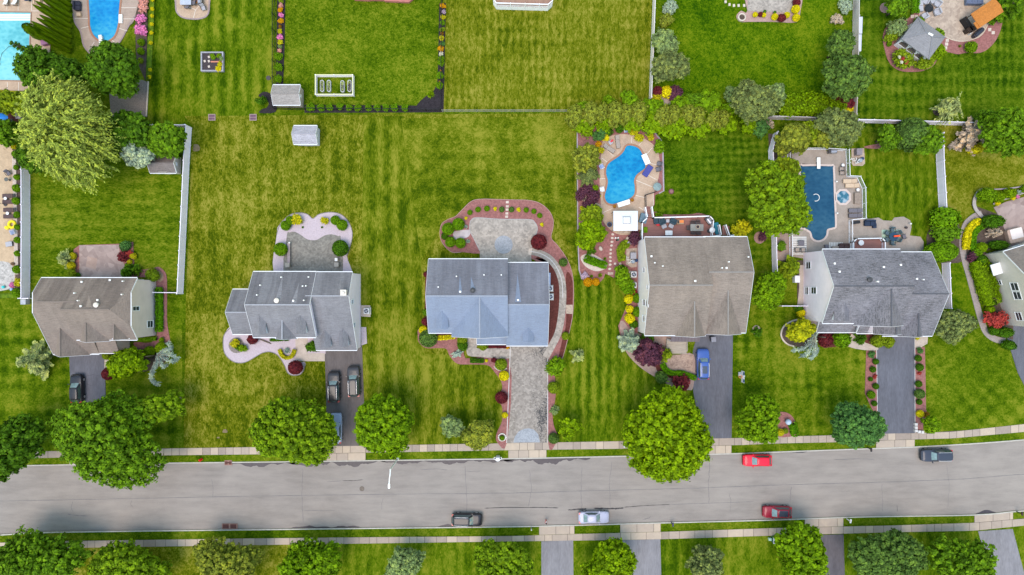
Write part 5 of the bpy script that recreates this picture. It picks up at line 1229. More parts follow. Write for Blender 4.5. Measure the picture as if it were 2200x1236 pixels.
for i,(x,y,r,c)in enumerate(fl):shrub(f'{cn[c]} flowering plant, {ORD[i]} from the top in the left black bed',x,y,r,c,'loose',h=.6,group='plants in the left black bed',cat='flower',name='flowering_plant')
row('{o} green bush from the top at the lower end of the left black bed',[(598,121,7),(599,146,7.5),(598.5,171,7)],'bushes at the end of the left black bed',col='box',kind='loose',h=1.0)
fr=[(952,14,5.5,'orange'),(952.5,26,4,'lilac'),(952,37,5,'gold'),(951,49,4.5,'box'),(951,64,5,'fern'),(950.5,73,3.5,'rust'),(949.5,83,5,'gold'),(950,95,4.8,'bluegreen'),(947.5,105,5.5,'orange'),(948,117,4,'white')]
for i,(x,y,r,c)in enumerate(fr):shrub(f'{cn[c]} flowering plant, {ORD[i]} from the top in the right black bed',x,y,r,c,'loose',h=.6,group='plants in the right black bed',cat='flower',name='flowering_plant')
row('{o} green bush from the top in the lower half of the right black bed',[(948,126,5),(946.5,136,6),(945,162,6.5),(944,185,6.5)],'bushes of the right black bed',col='box',kind='loose',h=.9)
row('{o} green bush from the left in the row along the bottom black bed',[(666.5,231,7.5),(690,231,6.5),(710,231,6.5),(731,230,6.5),(750,231,6),(768.5,232.5,6.5),(792,231,6),(811,231,6),(830,231,6.5),(849,232,7),(871,233,6.5)],'bushes along the bottom black bed',col='box',kind='loose',h=.9)
shrub('yellow green sprawling plant at the black bed corner',925,202,10,'lime','tuft',h=.9,cat='plant');shrub('dark spindly bush in the black bed left of the beige shed',561,218,10,'boxd','loose',rypx=9,h=1.6)
row('{o} orange bloom from the top in the right black bed',[(947,152,1.8),(945,176,2)],None,col='orange',kind='loose',h=.3,cat='flower',name='flowering_plant')
row('{o} pink azalea from the top beside the azure pool deck',[(309,4,9),(308,18,10),(303,42,10,dict(col='pinkfl')),(303,66,11,dict(col='pinkfl'))],'pink azaleas beside the azure pool',col='salmon',kind='loose',h=1.0,cat='flower',name='azalea')
shrub('round lime shrub below the pink azaleas, upper',304,91,7,'bright','soft');shrub('round lime shrub below the pink azaleas, lower',303,111,7,'bright','soft');shrub('pale small shrub below the two lime ones',303,131,6,'fern','soft')
for i,y in enumerate((0,20,34,52,71,92,150,165)):shrub(f'yellow flower clump, {ORD[i]} from the top in the green strip',328-y*.04,y,3.2,'yellow','loose',h=.45,z0=G+.14,group='yellow flowers in the green strip',cat='flower',name='flowering_plant')
shrub('pale agave plant by the aqua pool deck',93,14,7,'bluespruce','tuft',h=.9,cat='plant')
for l,x,y,r,c,k in(('round green shrub at the upper left of the heart bed, outer',614.5,485,10.5,'box','ball'),('round green shrub at the upper left of the heart bed, inner',624,474,9.5,'box','ball'),('yellow green bush right of the two left heart bed balls',638,474,11,'gold','loose'),('yellow bush on the right lobe of the heart bed',700,474,8,'gold','loose'),('round green shrub on the right lobe of the heart bed, upper',721,474,10,'box','ball'),('round green shrub on the right lobe of the heart bed, lower',735.5,484,11.5,'box','ball'),('tiny green tuft left of the heart bed centre',650,488.5,3.2,'box','tuft'),('tiny green tuft right of the heart bed centre',691.5,488.5,3.2,'box','tuft'),('large bright ball shrub at the left end of the herringbone patio',604,536,14,'box','ball'),('largest dark ball shrub at the right end of the herringbone patio',732,534,17,'boxd','ball'),('dark maroon ball at the tip of the front gravel bed',635.5,790,15,'maroon','ball'),('maroon bush beside the round stone bed',543,728,11,'maroon','soft'),('yellow bush in the round stone bed, left',506,735,9,'gold','loose'),('yellow bush in the round stone bed, right',521,748,8.5,'lime','loose'),('dark green bush in the round stone bed',511,746,6,'boxd','loose'),('pale blue star plant inside the yellow crescent',616,754,8,'blue','tuft'),('green leafy bush beside the tan front walk',672,744,11.5,'boxd','loose')):shrub(l,x,y,r,c,k)
hedge('yellow crescent hedge round the blue star plant',[(602,753),(607,764),(617,769),(628,765),(633,753)],7,.6,'gold')
hedge('low green hedge under the front wall of the grey house',[(584,730),(619,729)],6,.7,'boxd',smooth=0)
for l,x,y,r,c,k in(('yellow green ball above the left patio edge, upper',157,550,7.5,'gold','ball'),('yellow green ball above the left patio edge, lower',154,571,8.5,'gold','ball'),('bare branched pale bush left of the pink patio',139,556,20,'pale','spiky'),('light bush at the patio bottom left',156,588,9,'fern','loose'),('small dark ball at the patio bottom left',168,591,5,'boxd','ball'),('blue green bush at the patio top right',271,529,11,'bluegreen','soft'),('maroon bush right of the pink patio',266,551,10,'maroon','loose'),('red bush right of the maroon one',277,545,7,'red','loose'),('yellow bush at the right of the patio, upper',287,550,6.5,'gold','soft'),('yellow bush at the right of the patio, lower',279,562,5.5,'gold','soft'),('green bush below the yellow pair, patio right',274,570,5,'box','soft'),('dark spreading bush at the patio bottom right',276,585,21,'boxd','spiky'),('lighter spreading bush at the house back wall',292,580,13,'mid','spiky'),('round green bush in the mulch beside the taupe end wall',330,591,14,'fern','soft'),('dark green ball beside the blue driveway top',230,764,9,'fern','ball'),('dark maroon ball beside the blue driveway',233.5,803,13,'maroon','ball'),('lime bush in the corner by the weeping cedar',347,730,5,'lime','soft'),('yellow mound under the weeping cedar, left',322,756,12,'lime','ball'),('yellow mound under the weeping cedar, right',348,748,13,'lime','ball')):shrub(l,x,y,r,c,k)
hedge('long straight green hedge beside the taupe end wall',[(342.5,622),(343,665),(343,708)],13,.8,'hedge');hedge('short clipped hedge at the front corner of the taupe end wall',[(300,730),(335,728)],7,.7,'box',smooth=0)
row('{o} round green shrub from the top along the left white fence',[(34,331,7),(35,360,5.5),(37,381,6),(37,405,8),(36,432,8),(37,462,7),(38,488,6),(38,516,6.5),(38,545,6),(37,579,8),(37,629,9)],'round shrubs along the left white fence',col='box',kind='soft')
shrub('yellow bush at the top of the left fence planting',31,315,6,'gold','soft');shrub('mustard bush near the bottom of the left fence planting',39,605,8,'gold','loose');shrub('pink flower bush by the grey water feature',27,612,5.5,'pinkfl','soft',cat='flower',name='flowering_plant');shrub('small mauve flower by the left white fence',43,396,2.5,'lilac','tuft',cat='flower',name='flowering_plant')
balls=[(1009.5,457,5.5),(1027,450.5,6),(1046,448.5,6),(1078,450.5,6,dict(col='dome')),(1099,450.5,6,dict(col='dome')),(1130.5,451.5,5.5),(1147,454.5,5.5),(1159.5,463.5,5.5)]
row('{o} small round ball shrub from the left along the curved back bed',balls,'ball shrubs along the curved back bed',col='box',kind='ball')
for l,x,y,r,c,k in(('large clipped ball of the four beside the lilac stones, top right',985,482.5,13,'box','ball'),('large clipped ball of the four beside the lilac stones, top left',963,492.5,13,'box','ball'),('large clipped ball of the four beside the lilac stones, bottom left',968,520.5,11,'box','ball'),('large clipped ball of the four beside the lilac stones, bottom right',989.5,522.5,11,'box','ball'),('low dark shrub between the left pair of large balls',955,508,7,'boxd','soft'),('blue grey tuft beside the large balls, upper',1001,487,5,'blue','tuft'),('blue grey tuft beside the large balls, lower',1005.5,518.5,5.5,'blue','tuft'),('tiny yellow plant in the back bed, left',1001,469,2.8,'yellow','loose'),('tiny yellow plant in the back bed, left of the stepping stones',1063.5,449,3.4,'yellow','loose'),('tiny yellow plant in the back bed, right of the stepping stones',1114,451,3.8,'yellow','loose'),('tiny yellow plant in the back bed, far right',1164,483,3.4,'yellow','loose'),('large maroon dome at the corner of the paver patio',1157.5,520,16.5,'maroon','ball'),('round grey green shrub right of the curved path, upper',1210,564,9,'dome','ball'),('round olive shrub right of the curved path, lower',1215,722,8.5,'fern','ball'),('large grey green dome at the front left of the blue house',920,727,19,'dome','ball'),('yellow shrub behind the large grey green dome',910,710,9.5,'yellow','ball'),('green ball under the front wall of the blue house',993.5,730,11,'fern','ball'),('dark low bush below the front green ball',994,742,11,'boxd','soft'),('yellow green ball under the porch roof edge',1038,744,9,'fern','ball'),('small orange plant beside the garage corner',1091,747,4,'orange','loose'),('tiny yellow ball in the front border',1045,775,3.6,'yellow','ball'),('maroon bush in the front border',1061,774,5.5,'maroon','soft'),('green ball inside the white crescent edging',1076.5,783,12.5,'fern','ball'),('large yellow ball left of the paver driveway',1082.5,807.5,11,'yellow','ball'),('maroon mound left of the paver driveway',1077,854,13,'maroon','ball'),('yellow ball left of the paver driveway near the street',1085,892,6.5,'yellow','ball'),('green plant inside the white stone ring',1078.5,941,5.5,'box','soft'),('bright leafy bush right of the paver driveway, top',1195.5,787,17.5,'bright','loose'),('olive ball right of the paver driveway, middle',1189,833,12.5,'fern','ball'),('spindly bush right of the paver driveway',1192,882,12,'sage','spiky'),('grey green clipped ball at the driveway foot',1189,942,11.5,'dome','ball'),('maroon mound beside the left wall of the blue house, upper',916,590,6,'maroon','soft'),('maroon mound beside the left wall of the blue house, lower',914,692,8,'maroon','soft'),('green bush beside the left wall of the blue house',915,672,7,'mid','soft')):shrub(l,x,y,r,c,k)
hedge('low yellow hedge under the front wall of the blue house',[(943,726),(974,724)],9,.7,'yellow',smooth=0);hedge('short dark hedge in the front border of the blue house',[(1013,774.5),(1037,775)],9,.6,'boxd',smooth=0);hedge('dark red hedge under the porch of the blue house',[(1052,744),(1086,745)],6,.6,'maroon',smooth=0)
for l,x,y,r,c,k in(('blue green bush at the top left of the curved pool',1287,290,13,'bluegreen','loose'),('yellow bush by the blue green one, curved pool',1302,295,7,'yellow','loose'),('orange bush left of the sun loungers',1286,310,6,'orange','loose'),('yellow green bush below the orange one',1292,323,7,'gold','loose'),('dark green mound above the sun loungers',1306,283,9,'boxd','soft'),('dark green mound left of the white chair',1331,276,9.5,'boxd','soft'),('yellow bush of three behind the curved pool, left',1362,284,8,'gold','loose'),('yellow bush of three behind the curved pool, middle',1375,296,9,'gold','loose'),('yellow bush of three behind the curved pool, right',1399,296,7.5,'gold','loose'),('bright round bush at the right edge of the curved pool bed',1415,316,12.5,'bright','loose'),('purple bush cluster left of the curved pool, upper',1260,408,12,'purple','loose'),('purple bush cluster left of the curved pool, left',1247,420,10,'purple','loose'),('purple bush cluster left of the curved pool, lower',1274,424,12,'purple','loose'),('purple bush cluster left of the curved pool, bottom',1264,444,11,'purple','loose'),('pinkish dry plant among the purple bushes',1256,425,10,'pinkgrey','tuft'),('yellow green bush right of the purple cluster',1275,406,8,'lime','loose'),('lime sprig at the bottom of the purple cluster',1253,446,6,'gold','loose'),('yellow flower bush right of the purple cluster',1286,422,4,'gold','loose'),('pale pink shrub by the teal box',1281,446,8,'pinkgrey','loose'),('dark green bush below the golden tree',1268,535,15,'boxd','spiky'),('bright ball at the right side of the golden tree',1290,512,8,'bright','soft'),('orange ball at the bottom of the left mulch bed, left',1263,606,9.5,'orange','ball'),('orange ball at the bottom of the left mulch bed, right',1280,606,8,'orange','ball'),('pink flower clump above the orange balls',1256,591,7,'lilac','loose'),('small green plant above the orange balls',1271,594,4.5,'bright','tuft'),('thin yellow plant right of the small green one',1289,592,6,'fern','tuft'),('dark ball beside the rock heater pad',1338,574,5,'boxd','ball'),('small green plant near the pebble mound',1300,556,4,'box','tuft'),('leafy bush at the end of the mulch path',1335,594,19,'bright','loose'),('darker green bush below the leafy one',1351,615,13,'box','loose'),('yellow shrub beside the cream wall, top',1351,643,10,'yellow','soft'),('green ball beside the cream wall, upper',1368,641,10,'box','ball'),('yellow shrub beside the cream wall, middle',1353,665,8,'yellow','soft'),('green ball beside the cream wall, lower',1370,670,11,'box','ball'),('yellow shrub beside the cream wall, bottom',1353,684,11,'yellow','soft'),('dark bush at the front corner of the cream wall',1361,697,9,'boxd','soft'),('red flowers beside the lower air conditioner',1363,629,5,'red','loose'),('yellow golden bush beside the deck stairs',1589,498,19,'gold','loose'),('very dark bush in the pink ring on the taupe house lawn',1638,508,8,'purple','loose'),('dark bush in the gravel ring right of the taupe house',1628,714,14,'boxd','spiky'),('dark purple red bush at the end of the curved green hedge',1460,823,18,'maroon','loose'),('grey green low bush by the pink front bed',1420,811,13,'dome','soft'),('brown bush beside the white canopy corner',1362,511,12,'purple','loose'),('dark green bush at the porch left',1390,728,14,'boxd','soft')):shrub(l,x,y,r,c,k)
hedge('curved bright green hedge round the brick walk',[(1424,784),(1431,796),(1445,802),(1462,802),(1480,807),(1490,811)],11,.9,'hedge')
hedge('curved grassy green clump beside the stepping stone path',[(1345,524),(1337,530),(1333,542),(1335,556)],14,.8,'fern',rough=.12,leaf=.16);hedge('caterpillar hedge on the pale stone mound',[(1260,556),(1274,562),(1298,570)],15,.9,'hedge')
hedge('short green hedge above the white deck railing',[(1409,462),(1420,463)],8,.6,'bright',smooth=0)
shrub('large smooth blue green clipped dome behind the pool yard',1953,290,35,'dome','ball',rypx=34,h=4.6)
for l,x,y,r,c,k,kw in(('yellow mound at the left of the slate house front bed',1720,673,9,'yellow','soft',{}),('dark green mound above the yellow one, slate house',1716,664,8,'boxd','soft',{}),('maroon dome in the slate house front bed',1771,730,15,'maroon','soft',{}),('bright clipped mound right of the maroon dome',1806,730,20,'box','soft',dict(rypx=16)),('dark spreading bush under the slate house front',1850,727,16,'boxd','spiky',{}),('yellow green clipped mound under the slate house front, left',1886,731,16,'fern','soft',dict(rypx=14)),('yellow green clipped mound under the slate house front, right',1909,736,12,'fern','soft',{}),('fern like plant inside the white fence strip',1684,495,10,'bright','tuft',{}),('blue grey shrub at the top of the left driveway border',1873,761,6.5,'bluegreen','loose',{}),('blue grey shrub at the top of the right driveway border',1976,753,6,'bluegreen','loose',{}),('yellow shrub at the foot of the right driveway border',1975.5,889,8,'yellow','ball',{}),('orange rust shrub at the foot of the right driveway border',1989,891,6,'rust','soft',{}),('light ball in the left driveway border, largest',1871,848,8.5,'box','ball',{}),('light ball in the right driveway border, largest',1975,846,10.5,'dome','ball',{}),('small red tuft in the left driveway border',1880,809,4,'red','loose',{}),('small red tuft in the right driveway border',1975,802,3.5,'red','loose',{}),('yellow plants at the garage corner of the slate house',1970,724,5,'gold','loose',{}),('tall rough hedge block at the fence end, upper',2028,470,30,'box','soft',dict(rypx=22,h=2.6)),('leafy shrub between the two hedge blocks',2028,502,26,'mid','loose',dict(rypx=17,h=2.2)),('large smooth clipped mound behind the slate house corner',2019,542,36,'box','ball',dict(rypx=21,h=2.6)),('yellow gold bush below the pink grey conifer',2091,321,19,'gold','soft',dict(rypx=10,h=1.4)),('green ball by the right white fence end',2018,282,4,'lime','soft',{})):shrub(l,x,y,r,c,k,**kw)
row('{o} small round ball from the top in the left driveway border',[(1881,777,6.5),(1875,794,6.5),(1870,815,4.8),(1881,830,6.5),(1878,867,6)],'balls in the left driveway border',col='boxd',kind='ball')
row('{o} small round ball from the top in the right driveway border',[(1972,770,7),(1975,789,8),(1973,825,7),(1974.5,864,6)],'balls in the right driveway border',col='boxd',kind='ball')
shrub('leafy plant in a brown pot inside the white fence',1677,529,9,'mid','loose',z0=G+.5,h=.9)
hedge('green clipped wedge beside the pale globe',[(1702,912),(1705,922),(1706,932)],15,.8,'hedge',smooth=3)
shrub('yellow green ball beside the pale globe',1687,926,6,'fern','ball');shrub('yellow mound left of the yellow green ball, pale globe bed',1676,929,8,'gold','ball')
for l,x,y,r,c,k,kw in(('bright mound above the corner patio wall, left',2118,420,18,'bright','soft',dict(rypx=15)),('bright mound above the corner patio wall, middle',2144,424,11,'lime','soft',{}),('bright mound above the corner patio wall, right',2167,416,13,'lime','soft',dict(rypx=10)),('blue star plant above the corner patio wall',2188,414,8,'blue','tuft',{}),('green mound at the right edge above the corner patio',2200,406,8,'bright','soft',{}),('yellow flowers on the corner patio wall',2143,436,4.5,'yellow','loose',dict(z0=G+.35)),('second yellow flowers on the corner patio wall',2177,426,4,'yellow','loose',dict(z0=G+.35)),('magenta flowers on the corner patio wall',2185,423,3.5,'pinkfl','loose',dict(z0=G+.35)),('dark oval mound by the corner patio stairs',2130,476,22,'boxd','soft',dict(rypx=14)),('lime ball below the crescent hedges',2108,532,11,'lime','ball',{}),('dark mound right of the lime ball',2142,527,20,'boxd','soft',dict(rypx=10)),('bare branched grey shrub on the corner bed',2138,501,19,'pinkgrey','spiky',dict(rypx=13)),('green plant below the lime ball',2099,543,9,'box','loose',{}),('dark ball above the big lime hedge block',2108,560,12,'boxd','ball',{}),('red leafy bush at the corner of the taupe wall',2137,685,18,'red','loose',{}),('dark low bush below the big lime hedge block',2124,650,14,'boxd','soft',dict(rypx=7)),('lime small mound below the big hedge block',2125,665,10,'lime','soft',dict(rypx=7)),('dark ball left of the red bush bottom',2133,710,10,'boxd','soft',{}),('dark pointed shrub at the path end, upper',2157,714,16,'boxd','soft',dict(rypx=11)),('dark pointed shrub at the path end, lower',2165,741,14,'boxd','soft',dict(rypx=10)),('maroon low plants beside the stone path',2086,552,9,'purple','loose',{})):shrub(l,x,y,r,c,k,**kw)
hedge('yellow crescent hedge beside the stone path',[(2099,476),(2086,486),(2077,504),(2074,532)],13,.8,'yellow');hedge('green crescent hedge inside the yellow one',[(2108,486),(2096,495),(2089,510),(2087,532)],12,.8,'hedge')
hedge('big lime clipped hedge block beside the taupe wall',[(2106,572),(2117,606),(2128,640)],38,1.5,'lime',smooth=3)
for i,(x,y,c)in enumerate(((1932,123,'white'),(1944,119,'white'),(1948,123,'white'),(1937,134,'white'),(1947,133,'red'),(1941,126,'red'))):shrub(('white','red')[c=='red']+' bloom on the flowering bush before the pavilion, '+('left','top','top right','bottom','lower right','middle')[i],x,y,2.6 if c=='white' else 4,c,'loose',h=.3,z0=G+1.75,group='blooms before the pavilion',cat='flower',name='bloom')
vinyl=M('white vinyl fence',(.82,.75,.87),.5,.06,1.5,.3,(1,1,.2));blackm=M('black metal',(.014,.014,.017),.5,.2,4)
def fence(label,px,h=1.83,post=2.44,mat=None,style='panel',name='fence',pr=.075,z=G,cat='fence',capm=None):
 mat=mat or vinyl;w=[P(*p)for p in px];ox,oy=w[0];w=[(x-ox,y-oy)for x,y in w]
 t=thing(name,label,cat,ox,oy,z);b=MB();posts=[]
 for a,c in zip(w[:-1],w[1:]):
  L=math.hypot(c[0]-a[0],c[1]-a[1]);n=max(1,round(L/post));at=lambda q:(a[0]+(c[0]-a[0])*q,a[1]+(c[1]-a[1])*q)
  rz=math.atan2(c[1]-a[1],c[0]-a[0])
  for k in range(n+1):
   p=at(k/n)
   if not posts or min(math.hypot(p[0]-q[0],p[1]-q[1])for q in posts)>.3:posts.append((*p,rz))
  if style=='panel':
   m_=at(.5);b.box(*m_,h*.5+.02,L,.045,h-.2,rz);b.bar((*a,h-.06),(*c,h-.06),.09,.12);b.bar((*a,.12),(*c,.12),.08,.14);b.bar((*a,h*.72),(*c,h*.72),.06,.05)
  else:
   for q in(.12,h-.04)if style=='pool' else(.15,h-.22,h-.02):b.bar((*a,q),(*c,q),.07 if style=='pool' else.03,.06 if style=='pool' else.03)
   k=int(L/(.13 if style=='pool' else.14))
   for i in range(1,k):p=at(i/k);b.box(*p,h*.5,.028 if style=='pool' else.018,.028 if style=='pool' else.018,h-.1,rz)
 b.build('panel',mat,t)
 for x,y,rz in posts[:100]:
  q=MB();q.box(x,y,h*.5+.03,pr*1.7,pr*1.7,h+.06,rz);q.box(x,y,h+.08,pr*2.1,pr*2.1,.05,rz);q.box(x,y,h+.13,pr*1.5,pr*1.5,.07,rz,.3)
  q.build('post',mat,t)
 return t
fence('white vinyl fence along the resort deck, left edge',[(66,332),(66.5,480),(66,640)])
fence('white vinyl fence between the far left yard and the wide lawn',[(413,276),(408,350),(402,480),(394.5,631)])
fence('short white vinyl fence across the top of the far left yard',[(310,275),(411,275.5)])
fence('low white rail from the fence to the taupe end wall',[(393,629),(342,628.5)],1.5,mat=vinyl)
fence('white vinyl fence left of the grassy top yard with steps',[(1403.5,-30),(1399,90),(1394,217)],mat=M('cream vinyl fence',(.66,.61,.61),.5,.06,1.5))
fence('white vinyl fence between the two top right yards',[(1832,-30),(1830,120),(1826,253)],mat=M('grey vinyl fence',(.52,.48,.48),.55,.08,1.5))
fence('back white vinyl fence behind the hedge row, left piece',[(1634,256.5),(1720,259),(1818,263)],mat=M('grey vinyl fence',(.52,.48,.48),.55,.08,1.5))
fence('back white vinyl fence below the top right lawn, right piece',[(1830,264),(1960,267),(2076,270.5)])
fence('white vinyl fence down the left of the dark pool yard',[(1660,290),(1650,325),(1652,380),(1656,470),(1658,560),(1660,615)])
fence('white vinyl fence right of the slate house back lawn',[(2009,292),(2010,350),(2016,452)])
fence('short white vinyl fence beside the stone path',[(2022,566),(2026,662)])
fence('low white rail fence left of the white side wall',[(1671,657),(1734,657)],1.5)
fence('white picket railing along the right edge of the dark pool deck',[(1815,325),(1817,381),(1839,382),(1850,406),(1851,471),(1822,474),(1822,535)],1.15,2.0,decking_white,'pool','railing',.05,G+.06,'railing')
fence('white picket railing along the left edge of the dark pool deck',[(1690,333),(1691,400),(1694,480),(1695,560)],1.15,2.2,decking_white,'pool','railing',.05,G+.06,'railing')
fence('white picket railing across the top of the dark pool deck',[(1702,323),(1760,322),(1808,325)],1.15,2.2,decking_white,'pool','railing',.05,G+.06,'railing')
fence('black metal fence round the middle top yard',[(592,-30),(592,236),(665,237.5),(948,240),(951,-30)],1.35,2.4,blackm,'picket','fence',.04)
fence('thin grey wire fence along the top of the wide lawn',[(951,241),(1100,241),(1232,241)],1.1,2.8,M('grey wire',(.30,.29,.26),.6),'picket','fence',.035)
fence('black metal railing between the curved pool deck and the lawn',[(1407,414),(1384,421),(1385,445)],1.1,1.8,blackm,'pool','railing',.03,G+.06,'railing')
t=thing('gate','small white gate frame between the left fence and the taupe house','gate',*P(70,641),G)
b=MB();b.box(0,0,.85,1.3,.06,1.5);b.bar((-.7,0,1.62),(.7,0,1.62),.1,.1);b.build('panel',vinyl,t)
for s in(-.75,.75):MB().box(s,0,.9,.14,.14,1.8).build('post',vinyl,t)
MB().box(-.7,-.55,.45,.8,.8,.9).build('utility_box',M('grey utility box',(.33,.34,.38),.5),t)
t=thing('garden_pen','white rectangular pen with yellowed rails round four planters','fence',*P(722,187),G)
yel=M('yellowed white rail',(.62,.59,.36),.6,.08,2);b=MB();r_=MB();hw,hh,h=2.88,1.5,1.0
cs=[(-hw,-hh),(hw,-hh),(hw,hh),(-hw,hh)]
for a,c in zip(cs,cs[1:]+cs[:1]):
 L=math.hypot(c[0]-a[0],c[1]-a[1]);b.box((a[0]+c[0])/2,(a[1]+c[1])/2,.48,L if a[1]==c[1]else.03,L if a[0]==c[0]else.03,.9);r_.bar((*a,h),(*c,h),.13,.07);r_.bar((*a,.1),(*c,.1),.1,.08)
b.build('panel',vinyl,t);r_.build('rail',yel,t)
for x,y in cs+[(0,-hh),(0,hh)]:MB().box(x,y,.53,.13,.13,1.08).build('post',vinyl,t)
rimm=M('galvanised rim',(.50,.50,.50),.4,.08,2,.5);soil2=M('dark potting soil',(.05,.038,.042),.95,.5,8)
for i,(x,y)in enumerate(((694,187),(708.5,187),(737.5,188),(752.5,187))):
 ox,oy=P(x,y);t=thing('planter',f'oval planter, {ORD[i]} from the left inside the white pen','planter',ox,oy,G,0,'planters inside the white pen')
 oval=[(.30*math.cos(a),(.62 if math.sin(a)>0 else-.62)+.30*math.sin(a))for a in[2*PI*k/20 for k in range(20)]]
 MB().prism(oval,0,.42).build('tub',rimm,t);MB().prism([(u*.82,v*.9)for u,v in oval],.3,.43).build('soil',soil2,t)
 rng=nrng();k=40 if i<3 else 12;p=np.stack([rng.uniform(-.18,.18,k),rng.uniform(-.7,.7,k),np.full(k,.5)],1)
 link('seedlings',leafmesh('seedlings',[leaves(p,rng.normal(size=(k,3))*.3+[0,0,1],.09,.06,rng)],[LMs('pale')]),t)
t=thing('raised_bed','square grey timber raised bed with young plants on the lawn','raised bed',*P(459,135),G)
gt=M('grey timber',(.28,.27,.31),.85,.2,3)
for(x,y,sx,sy)in((0,1.42,3.5,.2),(0,-1.42,3.5,.2),(1.65,0,.2,2.64),(-1.65,0,.2,2.64)):MB().box(x,y,.22,sx,sy,.44).build('board',gt,t)
MB().box(0,0,.1,3.1,2.64,.3).build('soil',soil2,t)
for x,y in((-1.2,.1),(-.55,.1),(-.55,.75),(-.55,-.75)):MB().box(x,y,.27,.3,.34,.04,.3).build('stone',palestone,t)
MB().box(.6,0,.29,1.7,.2,.06).build('plank',M('salmon plank',(.5,.2,.13),.8),t)
for i,(x,y,r,c)in enumerate(((457.5,122,6,'bright'),(471,120,4.5,'lime'),(476,126,4,'sage'),(472,138,5,'gold'),(470,148,5,'yellow'))):shrub(f'{("bright green", "lime", "pale green", "yellow green", "yellow")[i]} young plant in the square raised bed',x,y,r,c,'loose',h=.5,z0=G+.25,cat='plant',name='plant')
def shed(label,px,py,wpx,dpx,h,ridge,roofc,wallc,ov=.12,gambrel=False):
 ox,oy=P(px,py);W_,D=wpx/S,dpx/S
 hs=House(label,ox,oy,0,[shingle('shed roof %.2f'%roofc[0],roofc,0,.2)]*3,[M('shed wall %.2f'%wallc[0],wallc,.7,.1,2,aniso=(6,6,.3)),trimw],'shed','shed')
 hs.gable(-W_/2,W_/2,-D/2,D/2,h,h,0,ridge,oh=ov);hs.capcol=roofc
 f=MB();f.box(0,-D/2-.02,.95,1.3,.05,1.8);d=hs.put('door',f,hs.wallm[0]);q=MB();q.box(.1,-D/2-.07,.95,.05,.06,.2);q=hs.put('handle',q,blackm,None);q.parent=d
 f=MB();f.box(W_/2+.02,0,1.4,.05,.5,.5);d=hs.put('vent_panel',f,trimw)
 hs.finish([])
shed('beige gabled shed in the corner of the black fence',626,213,54,38,2.0,2.7,(.235,.21,.20),(.36,.30,.25));shed('lilac grey gabled shed alone on the wide lawn',664.5,296.5,46,35,1.8,2.6,(.30,.285,.325),(.50,.49,.56));shed('small brown shed beside the white fence',364.5,357,52,35,1.8,2.6,(.135,.112,.108),(.44,.41,.36))
oxp,oyp=P(1947,96);hp=House('grey hipped pavilion with white arches, top right garden',*P(1958.5,97.5),R(-36.7),[shingle('pavilion shingles',(.19,.185,.20),0,.12)]*3,[trimw,trimw],'pavilion','pavilion')
hw,hd,ze,zr=2.25,1.75,2.7,4.0;q=.35
e=[(-hw-q,-hd-q,ze),(hw+q,-hd-q,ze),(hw+q,hd+q,ze),(-hw-q,hd+q,ze)];r0,r1=(-.55,0,zr),(.55,0,zr)
hp.solid([[e[0],e[1],r1,r0],[e[1],e[2],r1],[e[2],e[3],r0,r1],[e[3],e[0],r0]],[0]*4);hp.capcol=(.2,.2,.22)
for a,c in((r0,r1),(r0,e[0]),(r0,e[3]),(r1,e[1]),(r1,e[2])):hp.cap.bar(a,c,.2,.06)
for y in(-hd,hd):
 for k in range(4):x=-hw+k*2*hw/3;hp.wall.box(x,y,ze/2,.22,.22,ze-.2)
 for k in range(3):
  x=-hw+(k+.5)*2*hw/3;n=8;w2=hw/3-.11
  for i in range(n):
   a0,a1=PI*i/n,PI*(i+1)/n;x0,x1=x-w2*math.cos(a0),x-w2*math.cos(a1);zz=1.55+.65*math.sin((a0+a1)/2)
   hp.wall.box((x0+x1)/2,y,(zz+2.55)/2,abs(x1-x0)+.002,.12,2.55-zz)
  hp.wall.box(x,y,.45,2*w2,.1,.9)
for x in(-hw,hw):hp.wall.box(x,0,1.2,.14,2*hd-.24,2.4)
MB().box(0,0,.06,2*hw,2*hd,.12).build('floor',greydeck,hp.t)
b=MB();b.box(.15,.12,zr-.1,.75,.3,.3,.2);hp.trim=MB();hp.finish([]);o=b.build('roof_vent',white_pl,hp.roof_o)
t=thing('garden_bar','bar counter shelter with an orange tiled roof on the top right patio','shelter',*P(2093,44),G+.06,R(34))
orr=M('orange roof tiles',(.42,.15,.028),.7,.25,3,aniso=(1,2,1));a,d=2.15,1.25
hs=MB();z0,z1=2.5,3.05
hs.add([(-a,-d,z0),(a,-d,z0),(a,d,z0),(-a,d,z0),(-a+.5,0,z1),(a-.3,0,z1),(-a,-d,z0-.12),(a,-d,z0-.12),(a,d,z0-.12),(-a,d,z0-.12)],[(0,1,5,4),(1,2,5),(2,3,4,5),(3,0,4),(9,8,7,6),(0,6,7,1),(1,7,8,2),(2,8,9,3),(3,9,6,0)])
hs.box(-a-.12,-d*.55,2.36,.5,1.1,.1);hs.build('roof',orr,t)
for x in(-1.9,1.9):
 for y in(-1.05,1.05):MB().box(x,y,1.22,.14,.14,2.44).build('post',M('dark stained post',(.05,.03,.02),.7),t)
b=MB();b.box(-1.2,-1.0,.55,1.4,.6,1.1);b.box(-2.3,-.7,.5,.7,.7,1.0);b.build('bar_counter',M('dark bar wood',(.035,.022,.018),.5),t);MB().box(-1.9,.1,.5,.5,2.4,1.0).build('bar_cabinet',blackm,t)
t=thing('canopy','white square canopy with a small top vent beside the curved pool','canopy',*P(1337.5,478.5),G+.06)
cw=M('white canvas',(.66,.66,.70),.8,.05,1.5);a,d=1.85,1.5;b=MB();z0,z1,z2=2.45,2.62,3.25
